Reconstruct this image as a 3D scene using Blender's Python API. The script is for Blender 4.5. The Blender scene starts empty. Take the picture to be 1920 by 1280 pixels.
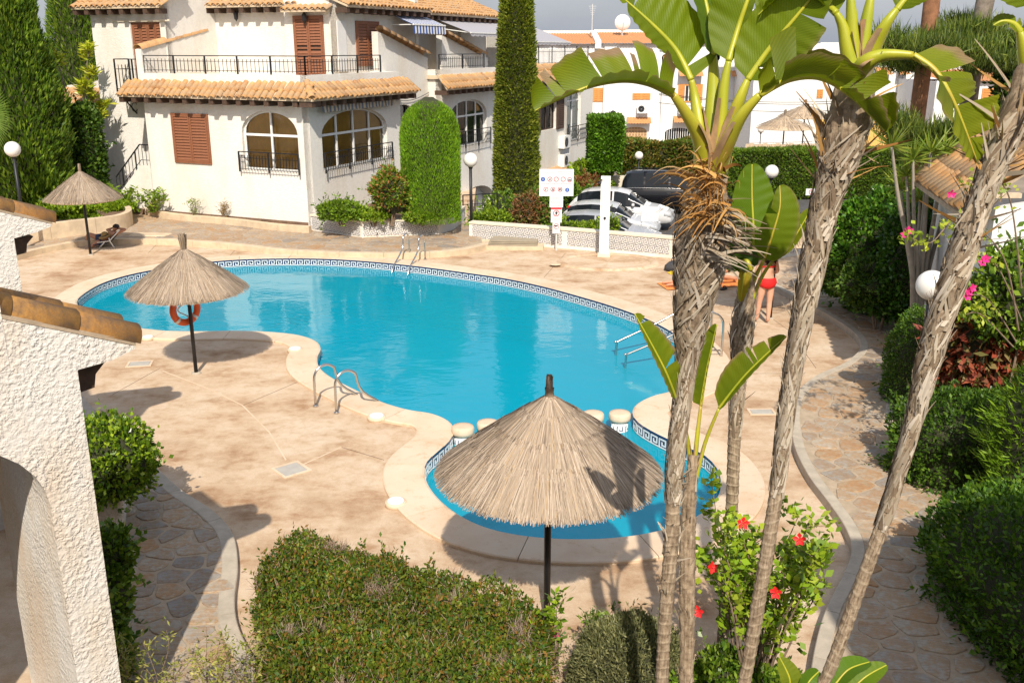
import bpy, bmesh, math, random
import numpy as np
from mathutils import Vector, Matrix
from mathutils.geometry import tessellate_polygon

R = math.radians
scene = bpy.context.scene
COL = scene.collection
random.seed(7)
RNG = np.random.default_rng(7)

# ------------------------------------------------------------------ camera, sky, sun, exposure
CAM_H, PITCH, FPX = 5.5, R(17.0), 1800.0
cam_data = bpy.data.cameras.new('camera')
cam = bpy.data.objects.new('camera', cam_data)
COL.objects.link(cam)
cam.location = (0, 0, CAM_H)
cam.rotation_euler = (R(90) - PITCH, 0, 0)
cam_data.sensor_width = 36.0
cam_data.lens = FPX / 1920 * 36.0
cam_data.clip_start = 0.05
cam_data.clip_end = 2000
scene.camera = cam

SUN_EL, SUN_AZ_X = R(43.0), 0.05          # the sun stands behind the camera, a little to the right
world = bpy.data.worlds.new('World')
scene.world = world
world.use_nodes = True
nt = world.node_tree
bg = nt.nodes['Background']
sky = nt.nodes.new('ShaderNodeTexSky')
sky.sky_type = 'NISHITA'
sky.sun_disc = False
sky.sun_elevation = SUN_EL
sky.sun_rotation = R(180 - math.degrees(math.atan(SUN_AZ_X)))
sky.air_density = 1.3
sky.dust_density = 3.0
sky.ozone_density = 2.0
skyhsv = nt.nodes.new('ShaderNodeMix')     # thin grey-blue overcast veil, the same all round
skyhsv.data_type = 'RGBA'
skyhsv.inputs[0].default_value = 0.62
_tc = nt.nodes.new('ShaderNodeTexCoord'); _mp = nt.nodes.new('ShaderNodeMapping'); _mp.inputs['Scale'].default_value = (1.0, 1.0, 3.0)
_nz = nt.nodes.new('ShaderNodeTexNoise'); _nz.inputs['Scale'].default_value = 3.2; _nz.inputs['Detail'].default_value = 6; _nz.inputs['Roughness'].default_value = 0.6
_rp = nt.nodes.new('ShaderNodeValToRGB'); _rp.color_ramp.elements[0].position = 0.32; _rp.color_ramp.elements[0].color = (2.65, 2.95, 3.75, 1); _rp.color_ramp.elements[1].position = 0.68; _rp.color_ramp.elements[1].color = (3.9, 4.15, 4.8, 1)
nt.links.new(_tc.outputs['Generated'], _mp.inputs[0]); nt.links.new(_mp.outputs[0], _nz.inputs['Vector']); nt.links.new(_nz.outputs['Fac'], _rp.inputs[0]); nt.links.new(_rp.outputs[0], skyhsv.inputs[7])
nt.links.new(sky.outputs[0], skyhsv.inputs[6])
nt.links.new(skyhsv.outputs[2], bg.inputs[0])
bg.inputs[1].default_value = 0.15

sun_data = bpy.data.lights.new('sun', 'SUN')
sun_data.energy = 4.9
sun_data.angle = R(0.55)
sun_data.color = (1.0, 0.92, 0.80)
sun = bpy.data.objects.new('sun', sun_data)
COL.objects.link(sun)
sun_to = Vector((SUN_AZ_X, -1, 0)).normalized() * math.cos(SUN_EL) + Vector((0, 0, math.sin(SUN_EL)))
sun.rotation_euler = sun_to.to_track_quat('Z', 'Y').to_euler()

vs = scene.view_settings
vs.view_transform = 'Standard'
vs.look = 'None'
vs.gamma = 1.0
vs.use_curve_mapping = False
vs.exposure = 0.13
scene.cycles.max_bounces = 6
scene.cycles.diffuse_bounces = 2
scene.cycles.glossy_bounces = 3
scene.cycles.transparent_max_bounces = 8
scene.cycles.caustics_reflective = False
scene.cycles.caustics_refractive = False

# ------------------------------------------------------------------ measuring helpers (photo point -> place in the world)
_F = Vector((0, math.cos(PITCH), -math.sin(PITCH)))
_U = Vector((0, math.sin(PITCH), math.cos(PITCH)))
_C = Vector((0, 0, CAM_H))

def ray(px, py):
    return _F + _U * (-(py - 640) / FPX) + Vector(((px - 960) / FPX, 0, 0))

def G(px, py, z=0.0):
    d = ray(px, py)
    return _C + d * ((z - CAM_H) / d.z)

def V(px, py, Y):
    d = ray(px, py)
    return _C + d * (Y / d.y)

def PL(px, py, P, n):
    d = ray(px, py)
    return _C + d * ((P - _C).dot(n) / d.dot(n))

# ------------------------------------------------------------------ materials
MAT = {}

def new_mat(name):
    m = bpy.data.materials.new(name)
    m.use_nodes = True
    t = m.node_tree
    b = t.nodes['Principled BSDF']
    MAT[name] = m
    return m, t, b

def node(t, kind, **kw):
    n = t.nodes.new(kind)
    for k, v in kw.items():
        if k.startswith('i_'):
            key = k[2:]
            key = int(key) if key.isdigit() else key.replace('_', ' ')
            n.inputs[key].default_value = v
        else:
            setattr(n, k, v)
    return n

def noise(t, scale, detail=5, rough=0.6, coord='Object', vec=None, mapping=None):
    n = node(t, 'ShaderNodeTexNoise')
    n.inputs['Scale'].default_value = scale
    n.inputs['Detail'].default_value = detail
    n.inputs['Roughness'].default_value = rough
    c = node(t, 'ShaderNodeTexCoord')
    src = c.outputs[coord]
    if mapping:
        mp = node(t, 'ShaderNodeMapping')
        mp.inputs['Scale'].default_value = mapping
        t.links.new(src, mp.inputs[0])
        src = mp.outputs[0]
    t.links.new(src, n.inputs['Vector'])
    return n

def ramp(t, fac, stops):
    r = node(t, 'ShaderNodeValToRGB')
    e = r.color_ramp.elements
    e[0].position, e[0].color = stops[0][0], (*stops[0][1], 1)
    e[1].position, e[1].color = stops[-1][0], (*stops[-1][1], 1)
    for p, c in stops[1:-1]:
        el = e.new(p)
        el.color = (*c, 1)
    t.links.new(fac, r.inputs[0])
    return r

def mixc(t, a, b, fac, mode='MIX'):
    m = node(t, 'ShaderNodeMix', data_type='RGBA', blend_type=mode)
    for sock, val in ((m.inputs[6], a), (m.inputs[7], b), (m.inputs[0], fac)):
        if hasattr(val, 'links') or hasattr(val, 'is_linked'):
            t.links.new(val, sock)
        elif isinstance(val, (int, float)):
            sock.default_value = val
        else:
            sock.default_value = (*val, 1)
    return m.outputs[2]

def bump(t, b, height, strength=0.3, dist=0.02):
    n = node(t, 'ShaderNodeBump')
    n.inputs['Strength'].default_value = strength
    n.inputs['Distance'].default_value = dist
    t.links.new(height, n.inputs['Height'])
    t.links.new(n.outputs[0], b.inputs['Normal'])
    return n

def simple(name, col, rough=0.6, metal=0.0, var=0.12, nscale=6.0, bumpv=0.0, bscale=40.0, spec=0.5, coord='Object'):
    """plain colour with a little mottling and fine relief"""
    m, t, b = new_mat(name)
    n = noise(t, nscale, 4, 0.6, coord)
    lo = tuple(max(0, c * (1 - var)) for c in col)
    hi = tuple(min(1, c * (1 + var)) for c in col)
    r = ramp(t, n.outputs['Fac'], [(0.3, lo), (0.7, hi)])
    t.links.new(r.outputs[0], b.inputs['Base Color'])
    b.inputs['Roughness'].default_value = rough
    b.inputs['Metallic'].default_value = metal
    b.inputs['Specular IOR Level'].default_value = spec
    if bumpv:
        n2 = noise(t, bscale, 4, 0.6, coord)
        bump(t, b, n2.outputs['Fac'], bumpv, 0.01)
    return m

def stucco(name, col, stain, scale=1.0, bstr=0.5, amount=(0.45, 0.75), blobs=22):
    m, t, b = new_mat(name)
    n = noise(t, 0.55 * scale, 6, 0.65, mapping=(1, 1, 0.35))
    r = ramp(t, n.outputs['Fac'], [(amount[0], (0, 0, 0)), (amount[1], (1, 1, 1))])
    c = mixc(t, col, stain, r.outputs[0])
    n3 = noise(t, 9 * scale, 3, 0.6)
    r3 = ramp(t, n3.outputs['Fac'], [(0.35, (0.93, 0.93, 0.93)), (0.65, (1.0, 1.0, 1.0))])
    c = mixc(t, c, r3.outputs[0], 1.0, 'MULTIPLY')
    t.links.new(c, b.inputs['Base Color'])
    b.inputs['Roughness'].default_value = 0.9
    b.inputs['Specular IOR Level'].default_value = 0.15
    n2 = noise(t, blobs, 3, 0.55)
    r2 = ramp(t, n2.outputs['Fac'], [(0.42, (0, 0, 0)), (0.62, (1, 1, 1))])
    n5 = noise(t, 1.3 * scale, 3, 0.6); r5 = ramp(t, n5.outputs['Fac'], [(0.35, (0.25, 0.25, 0.25)), (0.65, (1, 1, 1))])
    bump(t, b, mixc(t, r2.outputs[0], r5.outputs[0], 1.0, 'MULTIPLY'), bstr, 0.02)
    return m

stucco('stucco', (0.80, 0.77, 0.71), (0.66, 0.55, 0.42), 1.0, 0.30, (0.46, 0.88))
stucco('stucco_near', (0.76, 0.72, 0.66), (0.66, 0.51, 0.36), 2.2, 0.6, (0.44, 0.70), 26)
stucco('white_render', (0.80, 0.79, 0.77), (0.70, 0.66, 0.60), 0.5, 0.1, (0.5, 0.9))
simple('white_paint', (0.80, 0.79, 0.76), 0.5, var=0.04)
simple('cream_paint', (0.74, 0.66, 0.52), 0.7, var=0.08, bumpv=0.2)
simple('iron', (0.022, 0.023, 0.026), 0.45, 0.3)
simple('dark_wood', (0.075, 0.042, 0.026), 0.75, var=0.35, nscale=12)
simple('steel', (0.62, 0.60, 0.57), 0.22, 1.0, var=0.06)
simple('aluminium', (0.70, 0.70, 0.69), 0.4, 0.4, var=0.05)
simple('globe', (0.80, 0.77, 0.72), 0.35, var=0.04, nscale=2)
simple('orange_plastic', (0.80, 0.13, 0.03), 0.45, var=0.08)
simple('white_plastic', (0.80, 0.79, 0.76), 0.4, var=0.05)
simple('asphalt', (0.085, 0.082, 0.080), 0.9, var=0.25, nscale=2.5, bumpv=0.3, bscale=90)
simple('soil', (0.17, 0.105, 0.065), 0.95, var=0.35, nscale=5, bumpv=0.6, bscale=30)
simple('ground_dirt', (0.25, 0.20, 0.15), 0.95, var=0.25, nscale=0.4, bumpv=0.4)
simple('mortar', (0.42, 0.325, 0.225), 0.95, var=0.18, nscale=7, bumpv=0.4, bscale=60)
simple('grey_concrete', (0.45, 0.385, 0.30), 0.9, var=0.15, nscale=6, bumpv=0.35)
simple('kerb_stone', (0.60, 0.47, 0.32), 0.9, var=0.16, nscale=4, bumpv=0.35)
simple('twig', (0.22, 0.155, 0.105), 0.9, var=0.3, nscale=20)
simple('foliage_shade', (0.040, 0.042, 0.018), 0.95, var=0.3, nscale=8)  # dark fill colour standing for the shade inside foliage
simple('bark_brown', (0.25, 0.115, 0.055), 0.95, var=0.3, nscale=7, bumpv=0.8, bscale=25)
simple('bark_grey', (0.20, 0.165, 0.13), 0.95, var=0.35, nscale=8, bumpv=0.9, bscale=22)
simple('pale_stem', (0.33, 0.28, 0.22), 0.85, var=0.2, nscale=8)
simple('ochre_curtain', (0.66, 0.36, 0.075), 0.9, var=0.15, nscale=3)
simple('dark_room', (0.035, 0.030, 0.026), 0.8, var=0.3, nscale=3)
simple('teal_curtain', (0.30, 0.48, 0.47), 0.9, var=0.15, nscale=3)
simple('white_ceramic', (0.74, 0.77, 0.78), 0.2, var=0.05)
simple('blue_ceramic', (0.012, 0.035, 0.10), 0.2, var=0.2)
simple('teal_ceramic', (0.03, 0.15, 0.20), 0.25, var=0.25)
simple('pool_stripe', (0.004, 0.05, 0.17), 0.5, var=0.1)
simple('black_paint', (0.008, 0.008, 0.010), 0.12, var=0.1, spec=0.35)
simple('white_car_paint', (0.60, 0.60, 0.60), 0.16, var=0.02, spec=0.6)
simple('silver_car_paint', (0.42, 0.43, 0.45), 0.25, 0.2, var=0.02)
simple('pearl_car_paint', (0.50, 0.51, 0.52), 0.2, 0.0, var=0.02, spec=0.5)
simple('rubber', (0.02, 0.02, 0.021), 0.8)
simple('red_lens', (0.60, 0.015, 0.012), 0.15)
simple('lamp_lens', (0.55, 0.56, 0.57), 0.1, 0.3)
simple('car_glass', (0.010, 0.013, 0.016), 0.06, spec=0.3)
simple('red_cloth', (0.72, 0.012, 0.012), 0.8, var=0.1)
simple('pink_cloth', (0.78, 0.13, 0.42), 0.8, var=0.1)
simple('orange_cloth', (0.80, 0.26, 0.06), 0.9, var=0.2, nscale=9)
simple('yellow_cloth', (0.78, 0.55, 0.03), 0.9)
simple('green_cloth', (0.16, 0.42, 0.30), 0.9, var=0.35, nscale=14)
simple('navy_cloth', (0.025, 0.035, 0.08), 0.9, var=0.2)
simple('charcoal_cloth', (0.05, 0.048, 0.05), 0.9, var=0.2)
simple('straw_hat', (0.32, 0.21, 0.07), 0.85, var=0.15, nscale=30)
simple('hair_dark', (0.018, 0.011, 0.008), 0.7, var=0.4, nscale=25, bumpv=0.8, bscale=40)
simple('skin_pale', (0.66, 0.36, 0.24), 0.55, var=0.06, nscale=9)
simple('skin_tan', (0.42, 0.20, 0.115), 0.5, var=0.08, nscale=9)
simple('skin_warm', (0.58, 0.27, 0.155), 0.5, var=0.08, nscale=9)
simple('sign_white', (0.70, 0.70, 0.72), 0.4, var=0.02)
simple('sign_red', (0.62, 0.03, 0.04), 0.5)
simple('sign_blue', (0.03, 0.10, 0.40), 0.5)
simple('sign_black', (0.03, 0.03, 0.03), 0.5)
simple('sign_grey', (0.36, 0.37, 0.40), 0.6)
simple('yellow_wall', (0.72, 0.42, 0.12), 0.9, var=0.1)
simple('pine_board', (0.62, 0.27, 0.07), 0.7, var=0.15, nscale=10)
simple('reed_screen', (0.55, 0.42, 0.28), 0.9, var=0.3, nscale=16)
simple('terracotta_grille', (0.62, 0.40, 0.22), 0.9, var=0.12)
simple('hibiscus_red', (0.75, 0.02, 0.02), 0.6, var=0.15)
simple('bougainvillea_pink', (0.72, 0.02, 0.22), 0.6, var=0.15)
simple('flower_mauve', (0.42, 0.40, 0.62), 0.7)
simple('drain_grey', (0.44, 0.41, 0.36), 0.8, var=0.1)
simple('cover_board', (0.34, 0.285, 0.205), 0.85, var=0.12, nscale=5)
simple('pool_tile', (0.0, 0.54, 0.80), 0.5, var=0.10, nscale=1.2)
simple('pool_wall_tile', (0.015, 0.42, 0.60), 0.4, var=0.12, nscale=3)

# brown shutters
m, t, b = new_mat('shutter')
n = noise(t, 5, 4, 0.6, mapping=(1, 1, 8))
r = ramp(t, n.outputs['Fac'], [(0.3, (0.20, 0.075, 0.035)), (0.7, (0.30, 0.12, 0.06))])
t.links.new(r.outputs[0], b.inputs['Base Color'])
b.inputs['Roughness'].default_value = 0.55

# window panes: reflective, slightly see-through
m, t, b = new_mat('pane')
b.inputs['Base Color'].default_value = (0.02, 0.025, 0.03, 1)
b.inputs['Roughness'].default_value = 0.03
tr = node(t, 'ShaderNodeBsdfTransparent')
fr = node(t, 'ShaderNodeFresnel'); fr.inputs[0].default_value = 1.6
gl = node(t, 'ShaderNodeBsdfGlossy'); gl.inputs['Roughness'].default_value = 0.03
mx = node(t, 'ShaderNodeMixShader')
t.links.new(fr.outputs[0], mx.inputs[0]); t.links.new(tr.outputs[0], mx.inputs[1]); t.links.new(gl.outputs[0], mx.inputs[2])
tr.inputs[0].default_value = (0.93, 0.93, 0.90, 1)
t.links.new(mx.outputs[0], t.nodes['Material Output'].inputs[0])

# deck: pale concrete with brown, rusty stains and fine grit
m, t, b = new_mat('deck')
n1 = noise(t, 0.42, 7, 0.68)
n2 = noise(t, 1.1, 7, 0.70, mapping=(1, 1.35, 1))
n3 = noise(t, 60, 3, 0.7)
n4 = noise(t, 5.5, 6, 0.7)
r1 = ramp(t, n1.outputs['Fac'], [(0.34, (0.47, 0.32, 0.20)), (0.47, (0.635, 0.485, 0.34)), (0.66, (0.69, 0.565, 0.425))])
r2 = ramp(t, n2.outputs['Fac'], [(0.34, (0.58, 0.43, 0.31)), (0.46, (0.88, 0.82, 0.76)), (0.58, (1, 1, 1))])
c = mixc(t, r1.outputs[0], r2.outputs[0], 0.85, 'MULTIPLY')
r3 = ramp(t, n3.outputs['Fac'], [(0.35, (0.86, 0.84, 0.82)), (0.6, (1.0, 1.0, 1.0))])
c = mixc(t, c, r3.outputs[0], 0.8, 'MULTIPLY')
r4 = ramp(t, n4.outputs['Fac'], [(0.28, (0.80, 0.72, 0.63)), (0.52, (1, 1, 1))])
c = mixc(t, c, r4.outputs[0], 0.9, 'MULTIPLY')
t.links.new(c, b.inputs['Base Color'])
b.inputs['Roughness'].default_value = 0.9
b.inputs['Specular IOR Level'].default_value = 0.2
bump(t, b, n3.outputs['Fac'], 0.35, 0.01)

# coping: smooth cast stone, peach
m, t, b = new_mat('coping')
n1 = noise(t, 1.1, 6, 0.6)
oi = node(t, 'ShaderNodeObjectInfo')
r1 = ramp(t, n1.outputs['Fac'], [(0.32, (0.65, 0.47, 0.315)), (0.5, (0.71, 0.555, 0.40)), (0.72, (0.73, 0.60, 0.455))])
r2 = ramp(t, oi.outputs['Random'], [(0, (0.92, 0.91, 0.89)), (1, (1, 1, 1))])
c = mixc(t, r1.outputs[0], r2.outputs[0], 1.0, 'MULTIPLY')
n2 = noise(t, 6, 7, 0.75)
r3 = ramp(t, n2.outputs['Fac'], [(0.30, (0.80, 0.66, 0.50)), (0.46, (1, 1, 1))])
c = mixc(t, c, r3.outputs[0], 0.8, 'MULTIPLY')
t.links.new(c, b.inputs['Base Color'])
b.inputs['Roughness'].default_value = 0.75
b.inputs['Specular IOR Level'].default_value = 0.3
n3 = noise(t, 45, 3, 0.6)
bump(t, b, n3.outputs['Fac'], 0.12, 0.01)

# crazy-paving stones: each stone its own tone, rust towards some
m, t, b = new_mat('paving')
oi = node(t, 'ShaderNodeObjectInfo')
r1 = ramp(t, oi.outputs['Random'], [(0.0, (0.29, 0.262, 0.232)), (0.25, (0.39, 0.34, 0.28)), (0.5, (0.44, 0.375, 0.29)),
                                   (0.75, (0.40, 0.335, 0.265)), (0.92, (0.43, 0.30, 0.18)), (1.0, (0.48, 0.42, 0.335))])
r1.color_ramp.interpolation = 'LINEAR'
n1 = noise(t, 4.0, 7, 0.7)
r2 = ramp(t, n1.outputs['Fac'], [(0.42, (1, 1, 1)), (0.54, (0.95, 0.66, 0.40)), (0.60, (1, 1, 1))])
c = mixc(t, r1.outputs[0], r2.outputs[0], 0.85, 'MULTIPLY')
n2 = noise(t, 14, 6, 0.7, mapping=(1, 3, 1))
r3 = ramp(t, n2.outputs['Fac'], [(0.3, (0.72, 0.72, 0.72)), (0.6, (1.05, 1.05, 1.05))])
c = mixc(t, c, r3.outputs[0], 1.0, 'MULTIPLY')
t.links.new(c, b.inputs['Base Color'])
b.inputs['Roughness'].default_value = 0.8
bump(t, b, n2.outputs['Fac'], 0.35, 0.015)

# clay roof tiles: each its own tone, lichen patches
def tile_mat(name, cols, lich):
    m, t, b = new_mat(name)
    oi = node(t, 'ShaderNodeObjectInfo')
    r1 = ramp(t, oi.outputs['Random'], cols)
    n1 = noise(t, 6, 6, 0.7)
    r2 = ramp(t, n1.outputs['Fac'], [(0.42, (0, 0, 0)), (0.62, (1, 1, 1))])
    c = mixc(t, r1.outputs[0], lich, r2.outputs[0])
    n2 = noise(t, 25, 5, 0.7)
    r3 = ramp(t, n2.outputs['Fac'], [(0.3, (0.65, 0.62, 0.6)), (0.55, (1, 1, 1))])
    c = mixc(t, c, r3.outputs[0], 0.8, 'MULTIPLY')
    t.links.new(c, b.inputs['Base Color'])
    b.inputs['Roughness'].default_value = 0.88
    bump(t, b, n2.outputs['Fac'], 0.3, 0.01)

tile_mat('roof_tile', [(0, (0.34, 0.16, 0.065)), (0.25, (0.56, 0.285, 0.10)), (0.6, (0.64, 0.36, 0.145)), (0.85, (0.58, 0.29, 0.095)), (1, (0.46, 0.32, 0.20))], (0.44, 0.29, 0.16))
tile_mat('cap_tile', [(0, (0.56, 0.27, 0.065)), (0.5, (0.62, 0.31, 0.075)), (1, (0.50, 0.22, 0.05))], (0.26, 0.15, 0.07))
tile_mat('far_tile', [(0, (0.62, 0.27, 0.10)), (1, (0.66, 0.31, 0.12))], (0.52, 0.24, 0.10))

# glazed planter tiles, grey arabesque print on white
m, t, b = new_mat('print_tile')
tc = node(t, 'ShaderNodeTexCoord')
sx = node(t, 'ShaderNodeSeparateXYZ')
t.links.new(tc.outputs['UV'], sx.inputs[0])
def mth(op, a, bb=None):
    n = node(t, 'ShaderNodeMath', operation=op)
    for i, v in enumerate((a, bb)):
        if v is None: continue
        if isinstance(v, (int, float)): n.inputs[i].default_value = v
        else: t.links.new(v, n.inputs[i])
    return n.outputs[0]
ux = mth('SUBTRACT', sx.outputs[0], 0.5); uy = mth('SUBTRACT', sx.outputs[1], 0.5)
rr = mth('SQRT', mth('ADD', mth('MULTIPLY', ux, ux), mth('MULTIPLY', uy, uy)))
an = mth('ARCTAN2', uy, ux)
pet = mth('ADD', mth('MULTIPLY', rr, 13.0), mth('MULTIPLY', mth('SINE', mth('MULTIPLY', an, 4.0)), 1.1))
w = mth('SINE', mth('MULTIPLY', pet, 1.6))
r = ramp(t, mth('ADD', mth('MULTIPLY', w, 0.5), 0.5), [(0.42, (0.24, 0.235, 0.26)), (0.52, (0.70, 0.67, 0.61))])
t.links.new(r.outputs[0], b.inputs['Base Color'])
b.inputs['Roughness'].default_value = 0.3

# pool water: clear sheet with ripples, Fresnel mirror over a tinted see-through
m, t, b = new_mat('water')
for n in list(t.nodes):
    if n.type == 'BSDF_PRINCIPLED': t.nodes.remove(n)
tr = node(t, 'ShaderNodeBsdfTransparent'); tr.inputs[0].default_value = (0.72, 0.97, 0.98, 1)
gl = node(t, 'ShaderNodeBsdfGlossy'); gl.inputs['Roughness'].default_value = 0.015
fr = node(t, 'ShaderNodeFresnel'); fr.inputs[0].default_value = 1.46
mx = node(t, 'ShaderNodeMixShader')
n1 = noise(t, 1.1, 3, 0.55, mapping=(1.0, 1.7, 1))
n2 = noise(t, 5.5, 3, 0.6, mapping=(1.0, 1.6, 1))
ad = node(t, 'ShaderNodeMath', operation='MULTIPLY_ADD'); ad.inputs[1].default_value = 0.20
t.links.new(n2.outputs['Fac'], ad.inputs[0]); t.links.new(n1.outputs['Fac'], ad.inputs[2])
bp = node(t, 'ShaderNodeBump'); bp.inputs['Strength'].default_value = 0.30; bp.inputs['Distance'].default_value = 0.05
t.links.new(ad.outputs[0], bp.inputs['Height'])
for x in (gl, fr): t.links.new(bp.outputs[0], x.inputs['Normal'])
df = node(t, 'ShaderNodeBsdfDiffuse'); df.inputs[0].default_value = (0.0, 0.58, 0.80, 1)      # even turquoise body colour that veils the basin below
m0 = node(t, 'ShaderNodeMixShader'); m0.inputs[0].default_value = 0.50
t.links.new(tr.outputs[0], m0.inputs[1]); t.links.new(df.outputs[0], m0.inputs[2])
t.links.new(fr.outputs[0], mx.inputs[0]); t.links.new(m0.outputs[0], mx.inputs[1]); t.links.new(gl.outputs[0], mx.inputs[2])
t.links.new(mx.outputs[0], t.nodes['Material Output'].inputs[0])

# thatch: straw coloured strands, tone stored per strand
def attr_mat(name, attr='col', rough=0.7, transl=0.0, spec=0.3, gloss_bump=0.0):
    m, t, b = new_mat(name)
    a = node(t, 'ShaderNodeAttribute'); a.attribute_name = attr
    t.links.new(a.outputs['Color'], b.inputs['Base Color'])
    b.inputs['Roughness'].default_value = rough
    b.inputs['Specular IOR Level'].default_value = spec
    if transl:
        tl = node(t, 'ShaderNodeBsdfTranslucent')
        mxs = node(t, 'ShaderNodeMixShader'); mxs.inputs[0].default_value = transl
        br = mixc(t, a.outputs['Color'], (1.0, 1.0, 0.45), 1.0, 'MULTIPLY')
        t.links.new(br, tl.inputs[0])
        t.links.new(b.outputs[0], mxs.inputs[1]); t.links.new(tl.outputs[0], mxs.inputs[2])
        t.links.new(mxs.outputs[0], t.nodes['Material Output'].inputs[0])
    return m
attr_mat('leaf', rough=0.5, transl=0.30, spec=0.35)
attr_mat('leaf_gloss', rough=0.3, transl=0.25, spec=0.5)
attr_mat('straw', rough=0.9, spec=0.1)
attr_mat('fibre', rough=0.85, spec=0.15)
m, t, b = new_mat('trunk_bark')          # fibrous bark: stored tone, long streaks, fine cracks
a = node(t, 'ShaderNodeAttribute'); a.attribute_name = 'col'
n1 = noise(t, 1.0, 5, 0.7, mapping=(55, 55, 7)); n2 = noise(t, 1.0, 6, 0.75, mapping=(18, 18, 26))
r1 = ramp(t, n1.outputs['Fac'], [(0.30, (0.68, 0.66, 0.64)), (0.52, (1.0, 1.0, 1.0)), (0.70, (1.15, 1.13, 1.10))])
r2 = ramp(t, n2.outputs['Fac'], [(0.34, (0.55, 0.50, 0.46)), (0.55, (1.05, 1.03, 1.0))])
c = mixc(t, mixc(t, a.outputs['Color'], r1.outputs[0], 1.0, 'MULTIPLY'), r2.outputs[0], 1.0, 'MULTIPLY')
t.links.new(c, b.inputs['Base Color']); b.inputs['Roughness'].default_value = 0.85; b.inputs['Specular IOR Level'].default_value = 0.2
bump(t, b, n1.outputs['Fac'], 0.6, 0.015)

# big banana-like leaf: fine ribs across the blade from the leaf's own UV
m, t, b = new_mat('strelitzia_leaf')
a = node(t, 'ShaderNodeAttribute'); a.attribute_name = 'col'
tc = node(t, 'ShaderNodeTexCoord'); sx = node(t, 'ShaderNodeSeparateXYZ'); t.links.new(tc.outputs['UV'], sx.inputs[0])
wv = mth('SINE', mth('MULTIPLY', mth('SUBTRACT', sx.outputs[0], mth('MULTIPLY', sx.outputs[1], 0.06)), 900.0))
r = ramp(t, mth('ADD', mth('MULTIPLY', wv, 0.5), 0.5), [(0.0, (0.88, 0.90, 0.88)), (0.8, (1, 1, 1)), (1.0, (1.06, 1.05, 1.0))])
c = mixc(t, a.outputs['Color'], r.outputs[0], 1.0, 'MULTIPLY')
t.links.new(c, b.inputs['Base Color'])
b.inputs['Roughness'].default_value = 0.48
b.inputs['Specular IOR Level'].default_value = 0.25
bump(t, b, wv, 0.12, 0.004)
tl = node(t, 'ShaderNodeBsdfTranslucent'); mxs = node(t, 'ShaderNodeMixShader'); mxs.inputs[0].default_value = 0.45
t.links.new(mixc(t, c, (1.0, 1.0, 0.4), 1.0, 'MULTIPLY'), tl.inputs[0])
t.links.new(b.outputs[0], mxs.inputs[1]); t.links.new(tl.outputs[0], mxs.inputs[2])
t.links.new(mxs.outputs[0], t.nodes['Material Output'].inputs[0])

# awning stripes (object x)
def stripes(name, ca, cb, period, coord='UV'):
    m, t, b = new_mat(name)
    tc = node(t, 'ShaderNodeTexCoord'); sx = node(t, 'ShaderNodeSeparateXYZ')
    t.links.new(tc.outputs[coord], sx.inputs[0])
    mo = node(t, 'ShaderNodeMath', operation='FRACT'); mu = node(t, 'ShaderNodeMath', operation='MULTIPLY')
    mu.inputs[1].default_value = 1.0 / period
    t.links.new(sx.outputs[0], mu.inputs[0]); t.links.new(mu.outputs[0], mo.inputs[0])
    g = node(t, 'ShaderNodeMath', operation='GREATER_THAN'); g.inputs[1].default_value = 0.5
    t.links.new(mo.outputs[0], g.inputs[0])
    t.links.new(mixc(t, ca, cb, g.outputs[0]), b.inputs['Base Color'])
    b.inputs['Roughness'].default_value = 0.9
stripes('blue_stripe', (0.03, 0.08, 0.30), (0.70, 0.70, 0.68), 0.22)
stripes('grey_stripe', (0.34, 0.33, 0.36), (0.40, 0.39, 0.41), 0.16)
stripes('beige_stripe', (0.18, 0.20, 0.24), (0.62, 0.50, 0.36), 0.20)

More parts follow.
